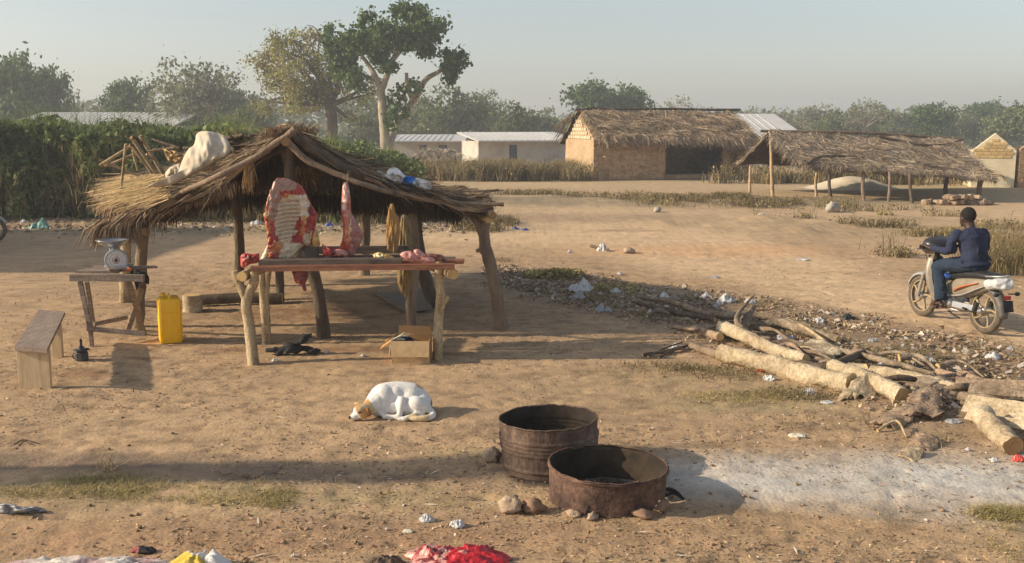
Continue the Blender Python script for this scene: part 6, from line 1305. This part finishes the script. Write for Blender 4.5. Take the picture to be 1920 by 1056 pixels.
rockm('rock', 'white angular rock in the weeds before the long shelter', 1562, 398, (.22, .18, .16), 'rock', cat='rock'); rockm('rock', 'small pale rock beside the road edge weeds', 1233, 398, (.12, .1, .08), 'rock', cat='rock'); rockm('stone', 'brown stone in the small heap on the road', 1180, 474, (.12, .1, .06))
log('dark stick in the small heap on the road', [(1108, 464, 0), (1140, 472, .02)], [.03, .02], 'darkbark', name='branch'); log('dry crooked twig at the far left on the bare earth', [(25, 835, 0), (45, 831, .02), (75, 834, 0)], [.006, .004], 'darkbark', name='branch', forks=[([(30, 842, 0), (45, 832, .02), (60, 836, .01)], [.005, .003])])
log('thin straw stalk above the dark foreground soil', [(186, 833, 0), (212, 837, .01)], [.003, .003], 'pole', name='branch')

# ground cover nobody could count
def cover(name, n, sampler, size, m_, label, seed, cat, flat=.75, dz=.006, asp=.5):
    rs = np.random.RandomState(seed); px, py = sampler(rs, n); P = np.stack([px, py, [gz(a, b) + dz for a, b in zip(px, py)]], 1)
    vq, fq = quads(P, size * (1 if np.isscalar(size) else 1), seed, asp, flat); return tag(np_mesh(name, vq, fq, M[m_], origin=tuple(P.mean(0))), label, cat, kind='stuff')
def belt(rs, n, k=1.0):
    a, b = rs.uniform(-.5, 10.5, n * 5), rs.uniform(5.5, 18, n * 5); m = belt_mask(a, b, k, .9) * np.clip(fbm(a, b, 2.0, 3, 77) * 2.4 - .7, 0, 1) > rs.uniform(0, 1, n * 5); return a[m][:n], b[m][:n]
def field(rs, n):
    b = 4.3 + 14 * rs.uniform(0, 1, n * 3) ** 1.5; a = rs.uniform(-.56, .56, n * 3) * (b + 1); m = np.clip(fbm(a, b, .9, 3, 88) * 2.6 - .85, .02, 1) > rs.uniform(0, 1, n * 3); return a[m][:n], b[m][:n]
def foot(rs, n):
    u = rs.uniform(0, 940, n); v = rs.normal(423, 9, n); pts = [gxy(a, b) for a, b in zip(u, v)]; return np.array([q_[0] for q_ in pts]), np.array([q_[1] for q_ in pts])
cover('leaf_litter', 26000, belt, .027, 'deadleaf', 'brown dead leaves and bark crumbs of the litter belt', 1, 'litter', .6, .012)
cover('litter', 1900, lambda r, n: belt(r, n, .9), .040, 'scrap', 'small pale plastic and paper crumbs in the litter belt', 2, 'litter', .5, .014, .7)
cover('dead_leaves', 8000, field, .012, 'deadleaf', 'small dead leaves and straw bits scattered over the bare earth', 3, 'litter', .8)
cover('earth_crumbs', 13000, field, .008, 'clod', 'small crumbs of dry earth over the whole yard', 4, 'earth', .3, .002, .8)
cover('pale_chips', 1300, field, .012, 'scrap', 'tiny pale chips dotted over the bare earth', 5, 'litter', .7)
cover('verge_litter', 1500, foot, .055, 'deadleaf', 'leaves and dry rubbish along the foot of the thicket', 6, 'litter', .5, .02)
cover('verge_scraps', 260, foot, .06, 'scrap', 'pale scraps along the foot of the thicket', 7, 'litter', .5, .02)
def fore(rs, n):
    b = rs.uniform(4.5, 6.0, n); a = rs.uniform(-.56, .56, n) * b; return a, b
cover('yard_straw', 5000, field, .020, 'straw', 'short straw and grass bits over the yard', 18, 'straw', .9, .004, .14)
cover('yard_twigs', 3000, field, .030, 'clod', 'small dark twigs over the yard', 19, 'litter', .9, .006, .16)
cover('yard_stalks', 200, field, .05, 'paper', 'pale dry stalks scattered over the yard', 20, 'straw', .92, .008, .10)
cover('foreground_straw', 4200, fore, .013, 'straw', 'short straw bits on the foreground earth', 8, 'straw', .9, .004, .18)
cover('belt_straw', 5000, lambda r, n: belt(r, n, 1.1), .045, 'drygrass', 'dry stalks in the litter belt', 9, 'straw', .7, .014, .12)
cover('belt_twigs', 2500, belt, .05, 'clod', 'dark small twigs in the litter belt', 10, 'litter', .7, .012, .14)
# clods big enough to pick out in the foreground
mb = MB()
for i in range(260):
    v = R.uniform(920, 1060) if R.random() < .6 else R.uniform(700, 920); u = R.uniform(0, 1920); p_ = GG(u, v); r_ = R.uniform(.005, .014); mb.ball(p_ + V((0, 0, r_ * .3)), (r_ * 1.4, r_, r_ * .7), Euler((0, 0, R.uniform(0, 3))), 6, .6)
tag(mb.build('clods', M['clod']), 'earth clods and pebbles over the near ground', 'earth', kind='stuff')

# ------------------------------------------------------------------ along the bottom edge
def crumple(name, label, cat, pieces, colf, m_, N=34, wr=.03):
    root = None; mb = MB(); cs = []
    for ci, (u, v, wpx, dpt, hgt, sd_) in enumerate(pieces):
        p_ = G(u, v); w_ = wpx / FPX * (p_.y + .4); top = []
        for j in range(N + 1):
            for i in range(N + 1):
                s_, t_ = i / N * 2 - 1, j / N * 2 - 1; a_ = math.atan2(t_, s_); d_ = max(abs(s_), abs(t_)); k_ = 1 + .35 * nz(V((cos(a_) * 1.3, sin(a_) * 1.3, sd_)), 1.6)
                q_ = V((cos(a_) * d_ * k_ * w_ / 2, sin(a_) * d_ * k_ * dpt / 2, 0)); rg = abs(nz(V((s_, t_, sd_)) * 1.0, 1.7)) + .6 * abs(nz(V((s_, t_, sd_ + 5)), 3.9))
                q_.z = max(.004, hgt * (1 - min(1, d_) ** 2.5) * (.45 + 1.1 * nz(V((s_, t_, sd_ * 2)), 1.1) ** 2 + .9 * (.5 - rg)) + .012)
                top.append(p_ + q_)
        K = len(top); m = N + 1; bot = [V((q_.x, q_.y, q_.z - .007)) for q_ in top]; fs = [(j * m + a, j * m + a + 1, (j + 1) * m + a + 1, (j + 1) * m + a) for j in range(N) for a in range(N)]
        edge = [(a, a + 1) for a in range(N)] + [(N * m + a + 1, N * m + a) for a in range(N)] + [((j + 1) * m, j * m) for j in range(N)] + [(j * m + N, (j + 1) * m + N) for j in range(N)]
        mb.add(top + bot, fs + [tuple(K + q_ for q_ in reversed(f_)) for f_ in fs] + [(b, a, a + K, b + K) for a, b in edge], 0, [colf(q_) for q_ in top + bot])
    return tag(mb.build(name, M[m_]), label, cat)
xr_ = G(860, 1050).x
redc = lambda p_: (.55, .02, .03) if nz(p_, 8) + (p_.x - xr_) * 2.5 > -.15 else ((.66, .34, .28) if nz(p_, 16) + .5 * nz(p_, 40) < .1 else (.34, .03, .03))
crumple('meat_heap', 'bright red meat and red plastic at the bottom edge in the centre', 'meat', [(820, 1052, 110, .26, .085, 1), (880, 1056, 150, .28, .10, 2), (850, 1068, 190, .26, .08, 3)], redc, 'attr')
xy_ = G(385, 1050).x
crumple('yellow_bag', 'crumpled yellow and white bag at the bottom edge on the left', 'bag', [(375, 1066, 110, .20, .085, 4)], lambda p_: (.74, .72, .68) if nz(p_, 9) + (p_.x - xy_) * 6 > 0 else (.66, .48, .08), 'attrdry')
crumple('pale_cloth', 'pale pinkish crumpled cloth along the bottom left edge', 'cloth', [(120, 1070, 220, .22, .06, 6), (235, 1068, 190, .20, .06, 7)], lambda p_: tuple(a + (b - a) * min(1, max(0, nz(p_, 6) * 2 + .4 + nz(p_, 25))) for a, b in zip((.62, .57, .52), (.44, .31, .30))), 'attrdry')
crumple('brown_rag', 'rounded dark brown cloth bundle at the bottom edge left of the red meat', 'cloth', [(722, 1066, 90, .12, .07, 8)], lambda p_: (.13, .09, .065), 'attrdry')
crumple('dark_scrap', 'small dark scrap with a reddish end lying behind the pale cloth', 'scrap', [(270, 1036, 46, .05, .03, 9)], lambda p_: (.03, .03, .035) if p_.x > G(262, 1036).x else (.35, .12, .10), 'attrdry', N=16)
pillow('grey_rag', 'grey blue crumpled rag on the ground at the left edge', 'rag', [(-20, 948), (15, 944), (40, 950), (70, 950), (88, 958), (60, 962), (30, 966), (-20, 970)], Yv(960), .05, M['plasticg'], None, folds(.04, .08, .15), rings=8)
# ------------------------------------------------------------------ motorbike: built at the origin heading +X, left side +Y
mk = thing('motorbike', 'dusty silver and beige moped ridden away along the dirt road', 'motorbike', (0, 0, 0))
WB, RW = 1.20, .285
def ringT(c): return Matrix.Translation(c) @ Matrix.Rotation(pi / 2, 4, 'X')
def wheel(c, parent, tw):
    T = ringT(c); mb = MB(); prof = [(RW - .045 + .045 * cos(a), tw * sin(a)) for a in [2 * pi * k / 12 for k in range(12)]]; mb.lathe(prof, 44, T, close=True); w = mb.build('wheel', M['tyre'], parent)
    mb = MB()
    mb.lathe([(RW - .085, -tw * .7), (RW - .062, -tw * .8), (RW - .062, tw * .8), (RW - .085, tw * .7), (RW - .085, -tw * .7)], 40, T)
    for k in range(5):
        a = 2 * pi * k / 5 + .3; d = V((cos(a), 0, sin(a))); d2 = V((cos(a + .35), 0, sin(a + .35)))
        mb.tube([c + d * .03, c + d.lerp(d2, .5) * .12, c + d2 * (RW - .07)], [.030, .018, .026], 6, sub=3, flat=.7)
    mb.build('rim', M['rim'], w)
    mb = MB(); mb.lathe([(.001, -.055), (.035, -.055), (.045, -.03), (.045, .03), (.035, .055), (.001, .055)], 16, T); mb.build('hub', M['alu'], w)
    return w
rc, fc_ = V((0, 0, RW)), V((WB, 0, RW)); wheel(rc, mk, .042); wheel(fc_, mk, .036)
def arcplate(name, c, r, a0, a1, w, th, m_, parent, lip=.02):
    mb = MB(); n = 16; vs = []
    for i in range(n + 1):
        a = rad(a0 + (a1 - a0) * i / n); ww = w * (1 - .25 * abs(i / n - .5) * 2)
        for rr_, y_ in ((r - lip, -ww), (r, -ww * .75), (r + .008, 0), (r, ww * .75), (r - lip, ww), (r - lip - th, ww * .95), (r - th, ww * .7), (r + .008 - th, 0), (r - th, -ww * .7), (r - lip - th, -ww * .95)): vs.append(c + V((cos(a) * rr_, y_, sin(a) * rr_)))
    mb.add(vs, [(i * 10 + k, i * 10 + (k + 1) % 10, (i + 1) * 10 + (k + 1) % 10, (i + 1) * 10 + k) for i in range(n) for k in range(10)] + [tuple(range(9, -1, -1)), tuple(n * 10 + k for k in range(10))]); return mb.build(name, M[m_], parent)
arcplate('front_fender', fc_, RW + .03, 20, 165, .055, .006, 'silverpl', mk, .03); arcplate('rear_fender', rc, RW + .045, 35, 188, .075, .006, 'fender', mk, .04)
for s in (-1, 1):
    mb = MB(); mb.tube([fc_ + V((0, s * .075, 0)), fc_ + V((-.09, s * .075, .30)), V((WB - .19, s * .07, .68))], [.022, .022, .026], 8); mb.build('fork', M['alu'], mk)
    mb = MB(); mb.tube([rc + V((.02, s * .10, .02)), V((.07, s * .12, .36))], .014, 8); mb.tube([rc + V((.035, s * .105, .10)), V((.06, s * .12, .28))], .030, 10, rough=.0); mb.build('shock_absorber', M['black'], mk)
    mb = MB(); mb.tube([rc + V((-.03, s * .085, 0)), V((.50, s * .075, .31))], [.020, .024], 8, flat=1.4); mb.build('swingarm', M['alu'], mk)
mb = MB(); mb.tube([V((WB - .17, 0, .62)), V((WB - .27, 0, .96))], .035, 10); mb.build('steering_head', M['black'], mk)
# body panels: lofted sections along x
def loft(name, secs, m_, parent, n=20, pw=2.6):
    """secs: (x, half width, z low, z high)"""
    mb = MB(); vs = []
    for x_, hw, z0, z1 in secs:
        for k in range(n):
            a = 2 * pi * k / n; c_, s_ = cos(a), sin(a); vs.append(V((x_, hw * abs(c_) ** (2 / pw) * (1 if c_ > 0 else -1), (z0 + z1) / 2 + (z1 - z0) / 2 * abs(s_) ** (2 / pw) * (1 if s_ > 0 else -1))))
    mb.add(vs, [(i * n + k, i * n + (k + 1) % n, (i + 1) * n + (k + 1) % n, (i + 1) * n + k) for i in range(len(secs) - 1) for k in range(n)] + [tuple(reversed(range(n))), tuple((len(secs) - 1) * n + k for k in range(n))])
    mb.f = [tuple(reversed(f_)) for f_ in mb.f]
    return mb.build(name, M[m_], parent)
loft('tail_cowling', [(-.30, .05, .66, .70), (-.22, .085, .60, .715), (-.08, .105, .54, .71), (.10, .12, .46, .70), (.28, .12, .40, .68), (.46, .105, .38, .64), (.60, .075, .36, .58)], 'cowl', mk)
loft('seat', [(-.27, .07, .69, .735), (-.15, .11, .68, .765), (.05, .125, .67, .775), (.25, .13, .65, .755), (.45, .12, .62, .735), (.60, .09, .58, .72), (.68, .05, .56, .66)], 'seat', mk)
loft('centre_tunnel', [(.55, .07, .34, .60), (.70, .065, .36, .52), (.84, .07, .38, .56), (.95, .08, .42, .74)], 'cowl', mk)
mb = MB()                                       # leg shields
for s in (-1, 1):
    pts = [[V((.93, s * .09, .80)), V((1.0, s * .12, .84)), V((1.03, s * .06, .86))], [V((.90, s * .12, .62)), V((.99, s * .19, .66)), V((1.06, s * .07, .74))], [V((.84, s * .11, .44)), V((.93, s * .20, .46)), V((1.02, s * .07, .60))], [V((.78, s * .08, .30)), V((.85, s * .14, .28)), V((.93, s * .06, .40))]]
    vs = [q_ for row in pts for q_ in row]; fs = [(i * 3 + k, i * 3 + k + 1, (i + 1) * 3 + k + 1, (i + 1) * 3 + k) for i in range(3) for k in range(2)]
    mb.add(vs + [q_ - V((.012, s * .012, 0)) for q_ in vs], fs + [tuple(12 + q_ for q_ in reversed(f_)) for f_ in fs] + [(0, 3, 15, 12), (3, 6, 18, 15), (6, 9, 21, 18), (2, 5, 17, 14), (5, 8, 20, 17), (8, 11, 23, 20)])
o = mb.build('leg_shield', M['cowl'], mk); sm = o.modifiers.new('s', 'SUBSURF'); sm.levels = sm.render_levels = 2
for s in (-1, 1):
    mb = MB(); a = V((.46, s * .112, .46)); b = V((.02, s * .124, .63)); mb.tube([a, a.lerp(b, .35) + V((0, s * .014, .018)), b], [.012, .036, .014], 10, flat=.35, sub=4); mb.build('side_stripe', M['orange'], mk)
    mb = MB(); mb.tube([V((.52, s * .10, .40)), V((.30, s * .128, .44)), V((.02, s * .125, .56)), V((-.2, s * .10, .655))], [.014, .02, .016, .01], 8, flat=.6, sub=4); mb.build('side_trim', M['silverpl'], mk)
o = loft('handlebar_cowl', [(.78, .08, .95, 1.02), (.86, .20, .93, 1.07), (.96, .23, .90, 1.11), (1.06, .16, .86, 1.07), (1.13, .06, .90, .99)], 'blackpl', mk)
mb = MB(); mb.lathe([(.001, .0), (.065, .004), (.07, -.02), (.05, -.05)], 20, Matrix.Translation((1.10, 0, .95)) @ Matrix.Rotation(pi / 2, 4, 'Y')); mb.build('headlight', M['plasticg'], mk)
mb = MB(); mb.tube([V((1.07, -.16, .92)), V((1.10, 0, .90)), V((1.07, .16, .92))], [.012, .016, .012], 8, sub=4); mb.tube([V((.94, -.18, 1.055)), V((1.02, 0, 1.06)), V((.94, .18, 1.055))], [.01, .012, .01], 8, sub=4); mb.build('cowl_trim', M['silverpl'], mk)
for s in (-1, 1):
    mb = MB(); mb.tube([V((.93, s * .12, .97)), V((.86, s * .26, .985)), V((.82, s * .35, .975))], [.013, .018, .019], 10, sub=3); mb.build('handle_grip', M['black'], mk)
    mb = MB(); mb.tube([V((.93, s * .18, .985)), V((.93, s * .28, .965)), V((.90, s * .37, .955))], [.007, .006, .008], 6, sub=3); mb.build('brake_lever', M['alu'], mk)
for s in (-1, 1):
    mb = MB(); mb.tube([V((.93, s * .17, .98)), V((1.08, s * .10, .93)), V((1.06, s * .07, .78))], .005, 6, sub=4); mb.build('cable', M['black'], mk)
mb = MB(); mb.box((.62, .0, .33), (.26, .17, .16), Euler((0, -.1, 0)), bev=.03); mb.lathe([(.001, -.14), (.065, -.14), (.08, -.10), (.085, .10), (.065, .14), (.001, .14)], 20, Matrix.Translation((.56, 0, .30)) @ Matrix.Rotation(pi / 2, 4, 'X'))
mb.tube([V((.70, 0, .33)), V((.90, 0, .36))], [.06, .055], 12)
for k in range(6): mb.lathe([(.035, -.004), (.078, -.004), (.078, .004), (.035, .004)], 16, Matrix.Translation((.73 + .03 * k, 0, .335 + .004 * k)) @ Matrix.Rotation(pi / 2, 4, 'Y'))
mb.build('engine', M['alu'], mk)
mb = MB(); mb.tube([V((.88, -.02, .30)), V((.86, -.06, .20)), V((.66, -.12, .17)), V((.40, -.15, .20))], .018, 8, sub=4); mb.tube([V((.40, -.15, .20)), V((.05, -.16, .27)), V((-.12, -.16, .31))], [.03, .042, .036], 12, sub=3); mb.build('exhaust', M['alu'], mk)
mb = MB(); mb.box((.26, .095, .30), (.50, .018, .075), Euler((0, .03, 0)), bev=.008); mb.build('chain_case', M['grey'], mk)
for s in (-1, 1):
    mb = MB(); mb.tube([V((.56, s * .06, .235)), V((.56, s * .29, .24))], .014, 8); mb.tube([V((.56, s * .19, .245)), V((.56, s * .29, .246))], .021, 8); mb.build('footpeg', M['black'], mk)
    mb = MB(); mb.tube([V((.22, s * .09, .27)), V((.18, s * .19, .30))], .012, 7); mb.build('passenger_peg', M['black'], mk)
mb = MB(); mb.tube([V((.52, .12, .20)), V((.38, .15, .17)), V((.25, .17, .16))], .010, 6); mb.build('side_stand', M['black'], mk)
mb = MB(); mb.tube([V((-.02, -.10, .72)), V((-.22, -.10, .745)), V((-.34, 0, .76)), V((-.22, .10, .745)), V((-.02, .10, .72))], .011, 8, sub=5); mb.build('grab_rail', M['alu'], mk)
mb = MB(); mb.box((-.345, 0, .50), (.02, .10, .05), bev=.008); mb.build('tail_reflector', M['redlens'], mk)
mb = MB(); mb.box((-.37, 0, .40), (.012, .14, .14), Euler((0, .25, 0)), bev=.004); mb.build('mud_flap', M['black'], mk)
for s in (-1, 1):
    mb = MB(); mb.tube([V((-.30, s * .05, .54)), V((-.33, s * .13, .54))], .008, 6); mb.ball((-.335, s * .15, .54), (.025, .035, .025)); mb.build('turn_signal', M['black'], mk)
mb = MB(); mb.tube([V((.55, .135, .66)), V((.62, .125, .62))], .04, 8, rough=.4); mb.build('blue_rag', M['bluepl'], mk)
def place(o, u, v, head, scale):
    p_ = GG(u, v); o.rotation_euler = (0, 0, head); o.scale = (scale,) * 3; o.location = p_; return p_
ra, fa = G(1845, 624), G(1731, 598); hd = rad(105); MS = .91
park = copy_tree(mk); tag(park, 'parked motorbike at the far left edge with only its front wheel showing', 'motorbike')
place(mk, 1845, 625, hd, MS)
pk = G(13, 455); park.rotation_euler = (0, 0, rad(12)); park.scale = (.95,) * 3; park.location = (pk.x - .27 - 1.14 * cos(rad(12)), pk.y - 1.14 * sin(rad(12)), 0)
# white plastic wrapped over the tail
mb = MB(); mb.ball((-.26, .01, .66), (.12, .135, .085), None, 16, .35, 1.8); mb.ball((-.16, .04, .64), (.12, .12, .07), None, 16, .35, 1.8); tb_ = organic('plastic_bag', mb, .012, M['plasticw'], None, 1, None, origin=(0, 0, 0))
tag(tb_, 'white plastic wrapped round the tail of the ridden moped', 'bag'); tb_.location = mk.location; tb_.rotation_euler = mk.rotation_euler; tb_.scale = mk.scale

# rider, in the same local frame
hip, chest, neck, head_ = V((.26, 0, .84)), V((.34, 0, 1.13)), V((.38, 0, 1.275)), V((.43, .01, 1.395))
mb = MB()
mb.ball(head_ + V((-.01, 0, .02)), (.104, .086, .112), seg=22); mb.ball(head_ + V((.035, 0, -.045)), (.062, .060, .075), seg=18); mb.ball(head_ + V((.098, 0, -.01)), (.020, .014, .024)); mb.ball(head_ + V((.085, 0, -.06)), (.018, .026, .012)); mb.ball(head_ + V((.075, 0, .025)), (.02, .05, .012)); mb.ball(head_ + V((.065, 0, -.10)), (.03, .028, .02))
for s in (-1, 1):
    mb.ball(head_ + V((-.012, s * .082, -.01)), (.020, .010, .032), Euler((0, .2, 0))); mb.ball(head_ + V((.082, s * .030, .008)), (.012, .014, .010))
mb.tube([neck + V((-.02, 0, -.06)), neck + V((0, 0, .02)), head_ + V((-.015, 0, -.04))], [.070, .064, .066], 16)
mb.tube([hip, chest.lerp(hip, .5), chest, neck + V((-.02, 0, -.05))], [.12, .11, .12, .06], 16)
shl = {}
for s in (-1, 1):
    sh_, el, wr = V((.36, s * .205, 1.205)), V((.42, s * .265, .985)), V((.72, s * .295, .99)); kn, an = V((.70, s * .19, .75)), V((.58, s * .20, .33)); shl[s] = (sh_, el, wr, kn, an)
    mb.tube([chest + V((0, s * .05, .05)), sh_], [.06, .05], 12); mb.tube([sh_, el], [.048, .038], 12); mb.tube([el, wr], [.038, .026], 12)
    hip_s = hip + V((.02, s * .09, -.02)); mb.tube([hip_s, kn], [.08, .055], 14); mb.tube([kn, kn.lerp(an, .35) + V((-.02, 0, 0)), an], [.053, .052, .034], 14)
    ft = V((.57, s * .215, .275)); mb.tube([an + V((-.02, 0, -.03)), ft + V((.04, 0, .01)), ft + V((.14, s * .01, -.005))], [.034, .034, .026], 12, flat=.8); mb.ball(ft + V((-.03, 0, .0)), (.036, .030, .028))
    for k in range(5): mb.ball(ft + V((.165 - .008 * k, s * (-.022 + .012 * k), -.006)), (.014, .0065, .009), seg=8)
    # palm round the grip and five separate bent digits
    gr = V((.835, s * .315, .982)); mb.tube([wr, gr + V((-.045, 0, .030))], [.026, .030], 10, flat=.75); mb.ball(gr + V((-.02, 0, .030)), (.042, .040, .016), Euler((0, .25, 0)), 12)
    for k in range(4):
        yy = s * (-.030 + .020 * k); l = (.9, 1.0, .96, .78)[k]
        mb.tube([gr + V((.005, yy, .038)), gr + V((.034 * l, yy, .026)), gr + V((.040 * l, yy, -.004)), gr + V((.020 * l, yy, -.026))], [.0095, .0090, .0085, .0075], 8, sub=2)
    mb.tube([gr + V((-.035, -s * .030, .020)), gr + V((-.038, -s * .050, -.004)), gr + V((-.010, -s * .058, -.024))], [.012, .010, .0085], 8, sub=2)
pers = organic('person', mb, .0075, M['skin'], None, 2, None, origin=(0, 0, 0)); tag(pers, 'rider in a navy sweatshirt and blue jeans seen from behind on the moped', 'person')
mb = MB(); mb.ball(head_ + V((-.022, 0, .035)), (.100, .090, .105), seg=22); hairo = organic('hair', mb, .006, M['hair'], pers, 1)
mb = MB()
mb.ball(hip + V((-.02, 0, .06)), (.135, .168, .12), seg=20); mb.tube([hip + V((-.02, 0, .05)), hip.lerp(chest, .5) + V((-.02, 0, 0)), chest + V((-.015, 0, .02)), chest + V((-.01, 0, .10))], [.170, .168, .185, .14], 20, sub=4, flat=.82); mb.ball(chest + V((-.015, 0, .03)), (.12, .215, .12), seg=20); mb.ball(neck + V((-.02, 0, -.07)), (.085, .11, .045), seg=16)
for s in (-1, 1):
    sh_, el, wr, kn, an = shl[s]; mb.ball(sh_ + V((0, -s * .015, -.01)), (.070, .066, .070), seg=16); mb.tube([sh_, sh_.lerp(el, .5) + V((-.005, s * .012, 0)), el, el.lerp(wr, .45), wr.lerp(el, .06)], [.066, .058, .054, .044, .034], 14, sub=3, rough=.10)
    mb.ball(sh_.lerp(el, .75) + V((-.02, -s * .03, -.02)), (.05, .06, .08), rough=.2)
mb.tube([hip + V((-.04, -.185, -.02)), hip + V((-.135, -.10, .0)), hip + V((-.16, 0, .0)), hip + V((-.135, .10, .0)), hip + V((-.04, .185, -.02)), hip + V((.06, .16, .0)), hip + V((.10, 0, .02)), hip + V((.06, -.16, 0)), hip + V((-.04, -.185, -.02))], .028, 8, sub=3)
mb.tube([neck + V((-.02 + .065 * cos(a), .062 * sin(a), -.022 + .012 * cos(a))) for a in [2 * pi * k / 16 for k in range(17)]], .011, 8)
for k in range(5): mb.tube([hip + V((-.13, -.14 + .05 * k, .05 + .02 * k)), hip + V((-.15, -.04 + .03 * k, .13 + .03 * k)), hip + V((-.12, .06 + .02 * k, .17 + .03 * k))], .012, 6, sub=3)
organic('shirt', mb, .009, M['shirt'], pers, 6, wr=.010, wf=9)
mb = MB(); mb.ball(hip + V((-.01, 0, -.035)), (.155, .185, .09), seg=20)
for s in (-1, 1):
    sh_, el, wr, kn, an = shl[s]; hs = hip + V((.03, s * .09, -.015)); mb.tube([hs, hs.lerp(kn, .5) + V((0, s * .01, .01)), kn + V((.005, 0, .0))], [.105, .092, .078], 16, sub=3, rough=.10); mb.ball(kn, (.078, .074, .076), seg=16)
    mb.tube([kn, kn.lerp(an, .4) + V((-.025, 0, 0)), an.lerp(kn, .12) + V((-.01, 0, 0)), an + V((-.008, 0, .005))], [.077, .078, .072, .074], 16, sub=3, rough=.14)
    for k in range(3): mb.tube([an + V((-.06, s * -.04, .05 + .03 * k)), an + V((-.075, s * .02, .045 + .03 * k)), an + V((-.02, s * .075, .06 + .03 * k))], .010, 6, sub=2)
organic('jeans', mb, .009, M['jeans'], pers, 4, wr=.008, wf=12)
for s in (-1, 1):
    mb = MB(); ft = V((.60, s * .215, .248)); mb.box(ft, (.245, .088, .018), bev=.008); mb.tube([ft + V((.04, -.048, .008)), ft + V((.05, -.03, .052)), ft + V((.05, .03, .052)), ft + V((.04, .048, .008))], .008, 6, sub=3); mb.build('sandal', M['sandal'], pers)
pers.location = mk.location; pers.rotation_euler = mk.rotation_euler; pers.scale = mk.scale

# ------------------------------------------------------------------ the dusty air
hm = bpy.data.materials.new('dusty_air'); hm.use_nodes = True; nt = hm.node_tree; nt.nodes.remove(nt.nodes['Principled BSDF'])
pv = nt.nodes.new('ShaderNodeVolumePrincipled'); pv.inputs['Color'].default_value = (.86, .90, .95, 1); pv.inputs['Density'].default_value = .0019; pv.inputs['Anisotropy'].default_value = .2
nt.links.new(pv.outputs[0], nt.nodes['Material Output'].inputs['Volume'])
mb = MB(); mb.box((0, 280, 6.6), (860, 700, 17.6)); hz_o = mb.build('haze', hm, None, False); tag(hz_o, kind='stuff'); hz_o['label'] = 'pale dusty air over the whole plain'
